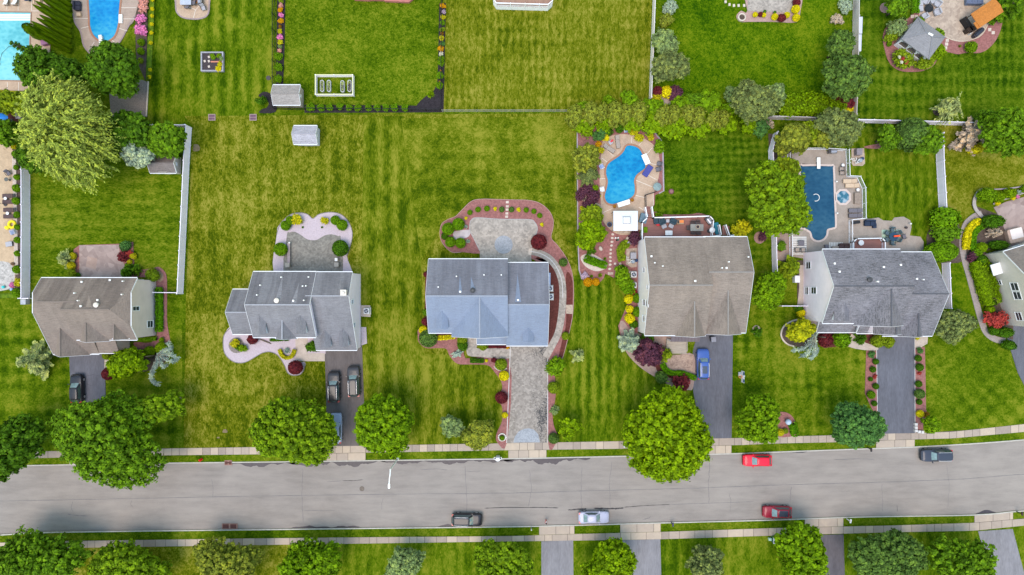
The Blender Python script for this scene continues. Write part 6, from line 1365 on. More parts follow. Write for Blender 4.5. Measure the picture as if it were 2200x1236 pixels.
b.loft([[(-a,-d,z0-.2),(a,-d,z0-.2),(a,d,z0-.2),(-a,d,z0-.2)],[(-a,-d,z0),(a,-d,z0),(a,d,z0),(-a,d,z0)],[(-a*.45,-d*.45,z1+.32),(a*.45,-d*.45,z1+.32),(a*.45,d*.45,z1+.32),(-a*.45,d*.45,z1+.32)],[(-.5,-.45,z2),(.5,-.45,z2),(.5,.45,z2),(-.5,.45,z2)]],False,True);b.build('canvas',cw,t)
b=MB();b.loft([[(-.52,-.47,z2+.08),(.52,-.47,z2+.08),(.52,.47,z2+.08),(-.52,.47,z2+.08)],[(-.05,-.05,z2+.3),(.05,-.05,z2+.3),(.05,.05,z2+.3),(-.05,.05,z2+.3)]],True,True);b.build('top_vent',cw,t)
b=MB()
for s in(-1,1):b.bar((-.55,s*.48,z2+.07),(.55,s*.48,z2+.07),.06,.05);b.bar((s*.53,-.5,z2+.07),(s*.53,.5,z2+.07),.06,.05)
b.build('vent_frame',M('dark grey frame',(.10,.10,.12),.5),t)
for x in(-1.75,1.75):
 for y in(-1.4,1.4):MB().box(x,y,1.15,.07,.07,2.3).build('leg',M('dark grey frame',(.1,.1,.12),.5),t)
def deck(label,px,h,floor_mat,rails,z0=G,rail_h=.92):
 fx=sum(p[0]for p in px)/len(px);fy=sum(p[1]for p in px)/len(px);ox,oy=P(fx,fy);t=thing('raised_deck',label,'deck',ox,oy,z0)
 L=lambda p,z:(P(p[0],p[1],z+z0)[0]-ox,P(p[0],p[1],z+z0)[1]-oy)
 MB().prism([L(p,h)for p in px],h-.18,h).build('deck_floor',floor_mat,t)
 MB().prism([(x*.96,y*.96)for x,y in[L(p,h)for p in px]],0,h-.18).build('skirt',M('white lattice skirt',(.5,.5,.52),.7,.15,6),t)
 for run in rails:
  b=MB();w_=[L(p,h+rail_h)for p in run]
  for a,c in zip(w_[:-1],w_[1:]):
   d=math.hypot(c[0]-a[0],c[1]-a[1]);b.bar((*a,h+rail_h),(*c,h+rail_h),.13,.07);b.bar((*a,h+.1),(*c,h+.1),.06,.06)
   for k in range(int(d/.15)+1):q_=k*.15/d;b.box(a[0]+(c[0]-a[0])*q_,a[1]+(c[1]-a[1])*q_,h+rail_h/2,.03,.03,rail_h)
   n=max(1,round(d/1.9))
   for k in range(n+1):b.box(a[0]+(c[0]-a[0])*k/n,a[1]+(c[1]-a[1])*k/n,h+rail_h/2+.04,.14,.14,rail_h+.1)
  b.build('railing',decking_white,t)
 return t,L
redboard=M('red brown deck boards',(.235,.105,.088),.7,.18,1.2,aniso=(.25,2.5,1));DH=.95
dk,L4=deck('red boarded deck with white railing behind the large taupe house',[(1391,468),(1403,469),(1404,466),(1526,463),(1534,472),(1531,512),(1380,515),(1380,477)],DH,redboard,[[(1380,522),(1380,478),(1391,468),(1387,446)],[(1401,445),(1404.5,468),(1525,464.5),(1533,473),(1530,508),(1550,505.5),(1546,484)],[(1560,484),(1568,507),(1576,505.5)]])
for k in range(6):x,y=L4((1393.5+.7*k,448+3.7*k),.2);MB().box(x,y,.08+.155*k,1.0,.32,.09).build('step',redboard,dk)
for k in range(5):x,y=L4((1566-3.5*k,496),.4);MB().box(x,y,.12+.18*k,.32,1.5,.1).build('step',redboard,dk)
b=MB();x,y=L4((1541,495),.9);b.box(x,y,.55,1.3,1.7,.08);b.build('landing',redboard,dk)
dk5,L5=deck('small eight sided deck with white railing behind the slate house',[(1836,523),(1843,515),(1894,514),(1900,521),(1900,545),(1836,545)],.6,redboard,[[(1834,545),(1834,520),(1841,513),(1896,512),(1902,519),(1902,545)]])
_proto={}
def put(kind,key,fn,label,cat,px,py,rz=0.0,z=G+.08,group=None,zt=.5):
 x,y=P(px,py,z+zt)
 k=(kind,key)
 if k in _proto:return copy_tree(_proto[k],x,y,z,rz,label,group)
 t=thing(kind,label,cat,x,y,z,rz,group);fn(t);_proto[k]=t
 return t
def legs(t,pts,h,r,mat,z0=0):
 for x,y in pts:MB().cyl(x,y,z0,h,r,r*.9,8).build('leg',mat,t)
FR=lambda:M('dark outdoor frame',(.035,.035,.04),.5)
def mk_lounger(fab,frame=None):
 def f(t):
  fm=frame or FR();b=MB()
  for s in(-.30,.30):b.bar((-.95,s,.30),(.95,s,.30),.05,.06)
  for x in(-.95,-.3,.95):b.bar((x,-.3,.3),(x,.3,.3),.05,.05)
  b.build('frame',fm,t)
  MB().rbox(.3,0,.33,.42,1.28,.6,.05).build('seat',fab,t)
  q=MB();q.add([(-.34,-.3,.34),(-.34,.3,.34),(-.92,.3,.70),(-.92,-.3,.70),(-.36,-.3,.43),(-.36,.3,.43),(-.96,.3,.78),(-.96,-.3,.78)],[(3,2,1,0),(4,5,6,7),(0,1,5,4),(1,2,6,5),(2,3,7,6),(3,0,4,7)]);q.build('backrest',fab,t)
  legs(t,[(-.8,-.28),(-.8,.28),(.85,-.28),(.85,.28)],.3,.03,fm)
 return f
def mk_chair(fab,frame=None,arms=True,w=.62):
 def f(t):
  fm=frame or FR();MB().rbox(0,.02,.36,.46,w,w*.95,.06).build('seat',fab,t)
  q=MB();q.rbox(0,0,0,.5,w,.12,.05);me=q.mesh('backrest',fab);o=link('backrest',me,t,0,-w*.47,.42);o.rotation_euler=(R(14),0,0)
  if arms:
   for s in(-1,1):MB().rbox(s*(w/2+.03),0,.60,.66,.07,w*.95,.03).build('armrest',fm,t)
  legs(t,[(-w*.45,-w*.42),(w*.45,-w*.42),(-w*.45,w*.42),(w*.45,w*.42)],.40 if not arms else.6,.025,fm)
 return f
def mk_armchair(fab):
 def f(t):
  MB().rbox(0,.05,.12,.42,.78,.8,.12).build('seat',fab,t);MB().rbox(0,-.38,.12,.78,.9,.2,.09).build('backrest',fab,t)
  for s in(-1,1):MB().rbox(s*.44,.0,.12,.58,.16,.8,.07).build('armrest',fab,t)
  legs(t,[(-.38,-.36),(.38,-.36),(-.38,.36),(.38,.36)],.13,.03,FR())
 return f
def mk_sofa(fab,L):
 def f(t):
  MB().rbox(0,.05,.12,.40,L,.8,.1).build('seat',fab,t);MB().rbox(0,-.40,.12,.8,L+.1,.2,.08).build('backrest',fab,t)
  for s in(-1,1):MB().rbox(s*(L/2+.04),0,.12,.58,.15,.85,.06).build('armrest',fab,t)
  n=max(2,round(L/.8))
  for k in range(n):MB().rbox(-L/2+(k+.5)*L/n,.06,.40,.52,L/n-.05,.7,.08).build('cushion',fab,t)
 return f
def mk_table(top,r=None,sx=1,sy=1,h=.72,leg=None):
 def f(t):
  b=MB()
  if r:b.lathe(0,0,[(r,h-.04),(r,h-.005),(r-.02,h)],20)
  else:b.rbox(0,0,h-.05,h,sx,sy,.06)
  b.build('tabletop',top,t);lm=leg or FR()
  if r:MB().lathe(0,0,[(r*.5,0),(r*.45,.04),(.05,.08),(.05,h-.04)],12).build('pedestal',lm,t)
  else:legs(t,[(sx*.42,sy*.4),(-sx*.42,sy*.4),(sx*.42,-sy*.4),(-sx*.42,-sy*.4)],h-.05,.035,lm)
 return f
def mk_umbrella(can,r=1.0,h=2.3,n=8):
 def f(t):
  b=MB();b.lathe(0,0,[(r,h-.28),(r*.98,h-.24),(r*.5,h-.05),(.06,h+.08)],n);b.build('canopy',can,t)
  MB().cyl(0,0,0,h+.15,.03,.025,8).build('pole',FR(),t);MB().lathe(0,0,[(.3,0),(.28,.08),(.05,.14)],12).build('base',FR(),t)
 return f
def mk_closed_umbrella(can):
 def f(t):
  MB().lathe(0,0,[(.08,1.1),(.16,1.2),(.11,1.8),(.05,2.5)],10).build('canopy',can,t);MB().cyl(0,0,0,2.6,.03,.025,8).build('pole',FR(),t);MB().lathe(0,0,[(.3,0),(.28,.08),(.05,.14)],12).build('base',FR(),t)
 return f
def mk_pot(mat,r=.25,h=.4,fill=None):
 def f(t):
  MB().lathe(0,0,[(r*.65,0),(r*.95,h*.8),(r,h),(r*.85,h),(r*.8,h*.85)],14).build('pot',mat,t);MB().cyl(0,0,h*.5,h*.88,r*.8,None,12).build('soil',fill or soil2,t)
 return f
def mk_ac(t):
 MB().rbox(0,0,.06,.85,.86,.86,.1).build('casing',M('pale grey casing',(.55,.55,.58),.5,.06,3),t);MB().box(0,0,.04,1.1,1.1,.1).build('pad',conc,t)
 b=MB();b.lathe(0,0,[(.34,.84),(.34,.868),(.30,.872)],20);b.build('fan_grille',M('dark fan well',(.02,.025,.04),.4),t);b=MB();b.lathe(0,0,[(.10,.86),(.09,.90)],10)
 for k in range(4):a=PI/2*k+.4;b.bar((0,0,.885),(.3*math.cos(a),.3*math.sin(a),.885),.07,.012)
 b.build('fan',M('blue grey blades',(.30,.33,.40),.4),t)
def mk_grill(t):
 MB().rbox(0,0,.3,.85,1.25,.58,.06).build('body',M('graphite grill',(.06,.06,.07),.35,.1,3,.5),t)
 b=MB();n=10;b.loft([[(x,-.28*math.cos(PI*k/n),.85+.26*math.sin(PI*k/n))for k in range(n+1)]for x in(-.42,.42)],True,True);b.build('lid',M('grey steel lid',(.33,.33,.38),.3,.1,3,.5,metal=.4),t)
 b=MB();b.bar((-.3,-.34,.92),(.3,-.34,.92),.03,.03);b.build('handle',rimm,t);legs(t,[(-.55,-.22),(.55,-.22),(-.55,.22),(.55,.22)],.32,.03,FR())
def mk_box(mat,sx,sy,h,lid=None):
 def f(t):
  MB().rbox(0,0,0,h*.82,sx,sy,.05,top=.99).build('body',mat,t);MB().rbox(0,0,h*.82,h,sx+.05,sy+.05,.05).build('lid',lid or mat,t)
 return f
taupe=M('taupe sling fabric',(.30,.245,.21),.8,.1,4);brownf=M('dark brown wicker',(.075,.045,.045),.7,.2,6);cream=M('cream cushion fabric',(.50,.37,.26),.85,.1,4);slate=M('slate cushion fabric',(.13,.12,.14),.85,.12,4)
greyf=M('grey cushion fabric',(.34,.33,.36),.85,.12,4);navyf=M('navy cushion fabric',(.018,.03,.06),.85,.15,4);tealf=M('teal black cushion fabric',(.03,.055,.075),.85,.15,4);whitef=M('white furniture',(.66,.65,.66),.5,.06,3);redf=M('bright red fabric',(.55,.035,.045),.7,.15,4)
bluef=M('pale blue plastic',(.24,.31,.52),.5,.1,3);woodt=M('grey wood tabletop',(.24,.23,.21),.7,.15,3,aniso=(4,.4,1));tealp=M('teal tarpaulin',(.012,.14,.20),.6,.2,2);terr=M('terracotta pot',(.25,.10,.06),.8);blueglaze=M('cobalt glaze',(.03,.10,.25),.25,.2,4)
put('sun_lounger','taupe',mk_lounger(taupe),'taupe sun lounger pointing up at the top of the curved pool','sun lounger',1327.5,305,R(-82));put('sun_lounger','taupe',mk_lounger(taupe),'taupe sun lounger lying slanted left of the upright one','sun lounger',1309,319,R(-32))
put('side_table','grey',mk_table(greyf,None,.6,.6,.45),'small grey table with a red cloth between the taupe loungers','table',1312,306,R(35));t=put('towel','red',lambda t:MB().rbox(0,0,0,.05,.5,.28,.05).build('cloth',redf,t),'red cloth on the small grey table by the loungers','towel',1314.5,303,R(40),G+.08+.46,None,0)
put('patio_chair','blue',mk_chair(bluef,whitef),'pale blue chair at the left edge of the curved pool deck','chair',1293,358,R(-60));put('patio_chair','white',mk_chair(bluef,whitef),'pale chair on the mulch behind the curved pool','chair',1345.5,280,R(190));put('patio_chair','whitew',mk_chair(whitef,whitef),'white chair with steps at the left side of the curved pool','chair',1294.5,407,R(-80))
put('patio_chair','grey',mk_chair(slate),'grey chair at the right edge of the curved pool deck, upper','chair',1416,352,R(80));put('patio_chair','grey',mk_chair(slate),'grey chair at the right edge of the curved pool deck, lower','chair',1414,364,R(100))
def mk_float(t):
 MB().rbox(0,0,.05,.22,.95,1.9,.12).build('mattress',M('royal blue vinyl',(.045,.05,.22),.4,.1,3),t);MB().rbox(0,-.75,.21,.30,.9,.32,.1).build('pillow',M('royal blue vinyl',(.045,.05,.22),.4,.1,3),t)
put('pool_float','blue',mk_float,'royal blue float mattress at the edge of the curved pool','pool float',1392.5,366.5,R(-34),G+.12)
put('umbrella','sage',mk_umbrella(M('grey green canvas',(.19,.25,.25),.8),.68,1.4),'small round grey green umbrella by the lower right of the curved deck','umbrella',1412.5,401.5,0,G+.06,None,1.2)
put('planter_pot','brown',mk_pot(terr,.3,.45,LMs('rust')),'terracotta pot beside the white pool ledge, right','pot',1358.5,430,0);put('planter_pot','brown',mk_pot(terr,.3,.45),'terracotta pot beside the white pool ledge, left','pot',1320.5,443.5);put('planter_pot','cobalt',mk_pot(blueglaze,.38,.6),'cobalt blue pot left of the white canopy','pot',1309.5,483)
put('storage_box','teal',mk_box(tealp,.55,1.1,.7),'teal storage box left of the curved pool deck','box',1287,457);put('storage_box','tealb',mk_box(M('blue grey cover',(.10,.16,.21),.6,.15,3),1.1,1.5,.9),'blue grey covered box left of the deck stairs','box',1382,470,R(-15),G+.06);put('storage_box','tan',mk_box(tan_paver,.5,1.1,.6),'tan wooden box between the canopy and the red deck','box',1373.5,486,R(-4),G+.06)
put('storage_box','lilac',mk_box(M('lilac grey lid',(.46,.43,.56),.6),.55,.5,.6),'lilac square bin by the brown bush','box',1351,523,R(35));put('boulder','a',lambda t:MB().ball(0,0,.2,.42,.3,.3,9,5).build('stone',palestone,t),'pale boulder left of the brown bush','boulder',1349,513,R(60),G);put('boulder','a',None,'pale boulder in the bed right of the dark spiky bush','boulder',1291,534,R(120),G)
put('garden_ornament','a',lambda t:[MB().lathe(dx,dy,[(.12,0),(.16,.15),(.05,.35),(.09,.42)],9).build('figure',m_,t)for dx,dy,m_ in((-.2,.2,whitef),(.2,.22,whitef),(0,-.15,blackm),(.22,-.1,M('green glaze',(.03,.12,.08),.3)))],'cluster of small white and dark ornaments near the stepping stones','ornament',1326,514,0,G)
put('pool_heater','a',mk_box(M('grey heater cabinet',(.27,.26,.29),.5,.15,3),.85,.95,.9),'grey pool heater beside the cream wall','pool equipment',1360,550,0,G+.06)
def mk_pump(t):
 MB().lathe(.35,-.15,[(.3,0),(.34,.3),(.3,.8),(.1,.95)],14).build('filter_tank',M('grey blue tank',(.25,.29,.34),.45),t);b=MB();b.tube([(-.9,.5,.3),(-.4,.5,.5),(-.4,-.4,.5),(.3,-.3,.6)],.05,7);b.tube([(-.6,.7,.2),(-.55,.1,.45),(-.1,.1,.45),(.05,.45,.45)],.05,7);b.tube([(-.2,-.35,.4),(.0,.0,.8),(.3,.1,.8)],.05,7);b.build('pipe',white_pl,t);MB().lathe(.9,0,[(.22,0),(.24,.5),(.1,.6)],12).build('pump',M('navy pump housing',(.02,.05,.13),.4),t)
put('pool_pump','a',mk_pump,'white pipes and blue tank of the pool pump by the cream wall','pool equipment',1355,560,0,G+.06)
for x,y,l in((1361,590,'upper air conditioner beside the cream wall'),(1361,613,'lower air conditioner beside the cream wall'),(788,668.5,'lone air conditioner on a tan pad by the lavender wall'),(1181.5,620,'upper air conditioner right of the blue house'),(1182.5,638,'lower air conditioner right of the blue house')):put('air_conditioner','a',mk_ac,l,'air conditioner',x,y,0,G+.05)
put('utility_cabinet','white',mk_box(whitef,.75,1.05,.9),'white cabinet left of the white side wall','cabinet',1711,600,0,G);put('storage_box','bulk',mk_box(M('pale blue hatch',(.30,.36,.50),.5),.7,1.9,.6),'pale blue cellar hatch at the right wall of the blue house','hatch',1177.5,600,0,G)
zd=G+DH
put('lounge_chair','teal',mk_armchair(tealf),'dark teal lounge chair on the red deck, left of the small table','chair',1423,476.5,R(25),zd);put('lounge_chair','teal',None,'dark teal lounge chair on the red deck, right of the small table','chair',1447,475.5,R(-25),zd);put('lounge_chair','teal',None,'dark teal lounge chair in the left corner of the red deck railing','chair',1411,474.5,R(95),zd)
put('footstool','g',lambda t:(MB().rbox(0,0,.28,.42,.75,.6,.08).build('cushion',greyf,t),legs(t,[(-.3,-.22),(.3,-.22),(-.3,.22),(.3,.22)],.28,.03,FR())),'grey footstool on the red deck, left','footstool',1427.5,486.5,R(25),zd);put('footstool','g',None,'grey footstool on the red deck, right','footstool',1442.5,485.5,R(-25),zd)
put('cushion','red',lambda t:MB().ball(0,0,.18,.34,.3,.17,12,6).build('cover',redf,t),'red round cushion beside the corner chair on the deck','cushion',1415,481.5,0,zd);put('side_table','g',mk_table(greyf,None,.5,.5,.5),'small grey table between the two teal lounge chairs','table',1434.8,474.8,0,zd)
put('fire_table','a',lambda t:(MB().rbox(0,0,.0,.5,1.1,.72,.05).build('body',M('tan fire table',(.36,.24,.15),.7),t),MB().box(.16,.06,.54,.6,.35,.12).build('burner',M('orange burner tray',(.75,.20,.04),.5),t),MB().box(-.35,0,.515,.25,.5,.04).build('shelf',blackm,t)),'tan fire table with an orange burner tray on the red deck','fire table',1462,477,0,zd)
put('coffee_table','w',mk_table(whitef,None,1.1,.72,.42),'white coffee table near the roof edge on the red deck','table',1437.5,500.5,0,zd);put('bench','d',mk_box(navyf,1.7,.4,.45),'dark bench tucked under the taupe roof edge','bench',1433,509.5,R(3),zd);put('planter_box','g',mk_box(M('tan planter box',(.4,.33,.24),.8),.55,.85,.5,LMs('bright')),'planter box with bright green leaves on the left of the red deck','planter',1387,494,0,zd)
put('dining_table','a',mk_table(woodt,None,2.0,1.05,.74),'grey rectangular dining table on the red deck','table',1496.5,489.5,0,zd)
for i,(x,y,r)in enumerate(((1488.5,481,180),(1499,480,180),(1489,498.5,0),(1501,499,0),(1480.5,490,-90))):put('dining_chair','d',mk_chair(M('brown mesh seat',(.07,.05,.05),.7)),('upper left','upper right','lower left','lower right','end')[i]+' brown dining chair at the grey deck table','chair',x,y,R(r),zd,'brown dining chairs on the red deck')
put('gas_grill','w',mk_grill,'grey steel gas grill in the angled corner of the red deck','grill',1522,475.5,R(-52),zd);put('umbrella','white',mk_umbrella(cw,.43,1.9,14),'small round white umbrella at the right end of the red deck','umbrella',1531,494.5,0,zd,None,1.8);put('serving_bowl','tan',mk_pot(cream,.3,.2),'cream bowl on the grey deck dining table','bowl',1499,487.5,0,zd+.74,None,.1)
put('tarpaulin','teal',lambda t:MB().rbox(0,0,0,.35,.75,1.9,.12).build('cover',tealp,t),'teal tarpaulin covered boat shape between the deck and its stairs','tarpaulin',1541.5,491,R(12),G+.6)
put('sun_lounger','cream',mk_lounger(cream,cream),'cream sun lounger by the angled railing, upper','sun lounger',1826,389,R(180));put('sun_lounger','cream',None,'cream sun lounger by the angled railing, lower','sun lounger',1831,398.5,R(180));put('sun_lounger','slate',mk_lounger(slate),'dark grey sun lounger right of the spa, upper','sun lounger',1838,452.5,R(180));put('sun_lounger','slate',None,'dark grey sun lounger right of the spa, lower','sun lounger',1838,463.5,R(180))
put('round_table','w',mk_table(whitef,.24,h=.5),'small round white table above the brown daybed','table',1843.5,408);put('round_table','w',None,'small round white table by the striped upper railing','table',1811.5,355);put('daybed','a',mk_box(M('taupe daybed cover',(.24,.185,.15),.8),1.0,1.7,.5,M('taupe daybed cover',(.24,.185,.15),.8)),'brown taupe daybed between the round table and dark loungers','daybed',1844,426,0,G+.06)
put('patio_chair','taupe',mk_chair(taupe),'taupe chair near the upper railing of the dark pool, upper','chair',1809,363.5,R(90));put('patio_chair','taupe',None,'taupe chair near the upper railing of the dark pool, lower','chair',1810,371.5,R(90));put('cleaner_rack','d',mk_grill,'dark grill in the upper right corner of the dark pool deck','grill',1788,326,R(0),G+.06)
put('pool_heater','b',mk_box(M('mauve grey cabinet',(.20,.17,.19),.5),.85,.95,.9),'mauve grey heater on the small pad behind the railing','pool equipment',1844,327,0,G+.06);put('pool_pump','b',mk_pump,'pump and white pipes on the small pad behind the railing','pool equipment',1842,345,R(20),G+.06)
put('light_globe','w',lambda t:(MB().cyl(0,0,0,.5,.04).build('post',white_pl,t),MB().ball(0,0,.6,.14).build('globe',white_pl,t)),'white globe light right of the pool middle','light',1797,390.5,0,G+.06)
for x,y,l in((1798.5,458.5,'white globe light right of the pool lower end'),(1712,325,'white globe light at the top left of the dark pool deck'),(1716,385,'white globe light between the tree and the pool edge'),(1956,481,'white globe light at the right end of the patio')):put('light_globe','w',None,l,'light',x,y,0,G+.06)
put('sofa','navy',mk_sofa(navyf,1.45),'navy outdoor sofa at the top of the rear patio','sofa',1870,479.5,R(180),G+.06);put('bench','k',mk_box(blackm,1.2,.4,.45),'narrow black bench by the railing corner','bench',1840.5,478,R(8),G+.06);put('ottoman','n',mk_box(navyf,.5,.7,.42),'navy ottoman attached to the sofa end','ottoman',1880.5,485,R(0),G+.06)
put('rug','g',lambda t:MB().box(0,0,.006,3.0,1.9,.012).build('weave',M('green white rug',(.33,.44,.34),.9,.35,2.2),t),'green and white rug under the dark dining set','rug',1914.5,507,R(0),G+.061,None,0)
put('dining_table','n',mk_table(M('dark blue glass top',(.02,.05,.09),.15),.68),'round dark blue dining table on the green rug','table',1918,509,0,G+.08)
for i in range(6):a=R(60*i+30);put('dining_chair','n',mk_chair(M('blue grey mesh seat',(.07,.11,.13),.7)),'blue grey chair round the dark dining table, '+('upper right','top','upper left','lower left','bottom','lower right')[i],'chair',1918+13*math.cos(a),508-13.5*math.sin(a),a+PI/2,G+.08,'blue grey chairs on the green rug')
put('closed_umbrella','red',lambda t:(MB().rbox(.5,0,.82,.98,1.0,.26,.1).build('canopy',M('orange red canvas',(.72,.07,.015),.7),t),MB().cyl(0,0,.7,.82,.05).build('pole',FR(),t)),'folded orange red umbrella lying on the dark dining table','umbrella',1919.5,508,R(5),G+.08,None,.8)
put('patio_chair','grey',None,'single grey chair right of the green rug','chair',1943,508.5,R(-70));put('planter_pot','black',mk_pot(blackm,.2,.35),'small black pot at the patio right end','pot',1949,489,0,G+.06)
def mk_rug(n,sx,sy,vert):
 def f(t):
  MB().box(0,0,.006,sx,sy,.012).build('weave',M('grey rug weave',(.30,.28,.27),.9),t);b=MB()
  for k in range(n):q=(k+.5)/n-.5;b.box(q*sx if vert else 0,0 if vert else q*sy,.012,sx/n*.5 if vert else sx,sy if vert else sy/n*.5,.008)
  b.build('stripe',M('white rug stripe',(.62,.6,.58),.9,.05,3),t)
 return f
put('rug','h',mk_rug(10,2.2,2.9,False),'white striped rug at the lower left of the dark pool','rug',1717.5,528,0,G+.061,None,0);put('rug','v',mk_rug(9,2.2,1.1,True),'white striped rug by the slate house back wall','rug',1796,528.5,0,G+.061,None,0)
put('table','sl',mk_table(slate,None,.9,.85,.6),'dark grey square table on the striped rug','table',1721.5,523);put('patio_chair','tb',mk_chair(taupe),'taupe chair on the striped rug, left','chair',1712.5,537.5,R(0));put('patio_chair','tb',None,'taupe chair on the striped rug, right','chair',1725.5,537.5,R(0))
put('storage_box','dk',mk_box(M('charcoal box',(.055,.052,.065),.5),1.0,.6,.6),'charcoal storage box against the white side wall','box',1741,551.5,R(6),G+.06);put('storage_box','sl',mk_box(slate,.5,.8,.5),'slate ottoman box left of the second striped rug','box',1777,531.5,0,G+.06);put('sofa','brown',mk_sofa(brownf,1.4),'dark brown sofa right of the second striped rug','sofa',1814,530,R(180),G+.06);put('bench','tp',mk_box(taupe,1.1,.5,.42),'taupe bench on the second striped rug','bench',1797,532.5,0,G+.07)
put('round_table','w5',mk_table(whitef,.42,h=.7),'round white table on the small eight sided deck','table',1849,522,0,G+.6);put('planter_pot','tb',mk_pot(terr,.42,.55),'large brown pot inside the white fence strip','pot',1676,536,0,G+.05)
put('planter_box','lp',mk_box(M('lilac glazed planter',(.26,.12,.22),.6),1.0,.8,.7),'purple planter between the clipped columns and the aqua pool','planter',96,91,R(12),G+.06)
def mk_firepit(r,rim,in_):
 def f(t):MB().lathe(0,0,[(r,0),(r,.38),(r*.72,.40),(r*.70,.2)],18).build('ring',rim,t);MB().cyl(0,0,.05,.22,r*.7,None,16).build('ash',in_,t)
 return f
put('fire_pit','stone',mk_firepit(.62,palestone,brown),'round stone fire pit at the end of the top patio bed','fire pit',1595,36,0,G+.05);put('fire_bowl','black',lambda t:(MB().lathe(0,0,[(.3,0),(.62,.25),(.66,.42),(.55,.42),(.4,.3)],18).build('bowl',blackm,t)),'round black fire bowl among grey chairs, top right patio','fire pit',1997.5,17)
for i,(x,y,r)in enumerate(((2015,25,110),(1988,34,30),(1990,1,-30+180),(2006,0,200),(2016,7,140))):put('armchair','grey',mk_armchair(greyf),'grey armchair by the black fire bowl, '+('right','below','upper left','top','upper right')[i],'chair',x,y,R(r),G+.07,'grey armchairs round the black fire bowl')
put('sofa','greylong',mk_sofa(greyf,1.5),'long pale grey sofa beside the narrow hedge','sofa',1978,12,R(-88),G+.07);put('sofa','navylong',mk_sofa(M('blue grey sofa cover',(.10,.12,.19),.8),2.4),'large blue grey sofa at the top edge of the top right patio','sofa',2094,3,R(0),G+.07)
def mk_cover(t):MB().rbox(0,0,0,.75,1.9,.7,.33).build('cover',M('black grill cover',(.022,.022,.035),.35,.2,3,.5),t);MB().rbox(0,0,.74,.9,1.6,.4,.18).build('ridge',M('black grill cover',(.022,.022,.035),.35,.2,3,.5),t)
put('covered_grill','a',mk_cover,'black covered grill beside the orange roof','grill',2102,70.5,R(42),G+.05);put('hand_pump','a',lambda t:(MB().cyl(0,0,0,.6,.1).build('post',rimm,t),MB().box(.15,0,.55,.4,.06,.06).build('spout',rimm,t)),'small grey water tap near the covered grill','tap',2084.5,73,R(30),G)
put('planter_pot','blk2',mk_pot(blackm,.25,.5,LMs('boxd')),'dark pot on the top paver patio, left','pot',1643.5,24.5,0,G+.06);put('planter_pot','blk2',None,'dark pot on the top paver patio, right','pot',1665,26.5,0,G+.06)
for i,(x,y)in enumerate(((1849,53),(1847,91))):put('cold_frame','a',lambda t:(MB().rbox(0,0,0,.35,.78,2.65,.05).build('box',M('pale lilac metal',(.50,.51,.60),.35,.08,2),t),MB().box(0,0,.36,.7,2.5,.03).build('lid',M('pale lilac metal',(.5,.51,.6),.35,.08,2),t)),('upper','lower')[i]+' pale metal cold frame along the grey fence','cold frame',x,y,R(-2),G)
put('fire_pit','maroon',lambda t:(MB().lathe(0,0,[(.36,0),(.42,.3),(.36,.34)],14).build('tub',M('maroon tub',(.14,.045,.055),.7),t),MB().ball(0,0,.36,.3,.3,.14).build('fill',M('mauve bark',(.24,.12,.12),.9),t)),'round maroon tub alone on the gridded lawn','tub',1443,411,0,G)
put('round_table','tp',mk_table(M('pale patio tabletop',(.36,.38,.45),.4),None,1.7,1.1,.72),'pale grey table on the small top left patio','table',400,4);put('dining_chair','tp',mk_chair(slate),'dark chair below the pale patio table','chair',402,13.5,R(0));put('dining_chair','tp',None,'dark chair right of the pale patio table','chair',415,6,R(80));put('planter_pot','or',mk_pot(M('orange glaze',(.5,.17,.02),.4),.27,.5),'orange pot between the table and the grill, top left patio','pot',420.5,2,0,G+.07)
put('gas_grill','w',None,'grey gas grill at the right of the small top left patio','grill',431,4,R(90),G+.07);put('patio_chair','tp2',mk_chair(greyf),'grey chair at the lower right of the small top left patio','chair',436.5,17,R(200))
wl=mk_lounger(whitef,FR())
put('sun_lounger','white',wl,'white sun lounger above the aqua pool, left','sun lounger',11,-2,R(95));put('sun_lounger','white',None,'white sun lounger above the aqua pool, right','sun lounger',31,-2,R(85));put('round_table','navy',mk_table(navyf,.5),'navy round table at the top left edge','table',58.5,-3);put('lounge_chair','tan',mk_armchair(cream),'tan armchair at the top left edge','chair',78,0,R(-160))
put('sofa','black',mk_sofa(M('black wicker',(.03,.03,.05),.6),1.2),'black sofa beside the clipped columns','sofa',165.5,12,R(-90),G+.07);put('footstool','tan',lambda t:(MB().rbox(0,0,.1,.42,.65,.55,.08).build('cushion',M('peach cushion',(.5,.36,.25),.8),t)),'peach footstool below the black sofa','footstool',167,30,0,G+.07);put('storage_box','blk3',mk_box(navyf,.5,.3,.3),'dark stool by the pale agave','stool',85,21,R(-30),G+.07)
for i,(x,y)in enumerate(((16.5,421),(16.5,433.5),(18.5,451),(18.5,465))):put('sun_lounger','brown',mk_lounger(brownf,brownf),f'brown sun lounger on the left edge deck, {ORD[i]} from the top','sun lounger',x,y,R(180),G+.07,'brown loungers on the left edge deck')
put('round_table','w',None,'round white table between the brown loungers, upper','table',11,426.5);put('round_table','w',None,'round white table between the brown loungers, lower','table',15.5,458.5)
put('closed_umbrella','teal',mk_closed_umbrella(M('teal canvas',(.01,.12,.14),.7)),'closed teal umbrella between the brown loungers','umbrella',12,439.5,0,G+.07,None,0);put('patio_chair','grey',None,'grey chair above the round grey table on the left deck','chair',17,372,R(215));put('round_table','g',mk_table(M('dark grey mesh top',(.10,.10,.09),.6),.32),'round grey table alone on the left edge deck','table',15.5,386)
def mk_inflatable(t):
 y_=M('yellow vinyl',(.72,.58,.01),.35);b=MB();b.tube([(.5*math.cos(a),.5*math.sin(a),.2)for a in[2*PI*k/16 for k in range(17)]],.2,10);b.build('ring',y_,t);MB().ball(-.55,-.75,.25,.38,.3,.24).build('pillow',y_,t)
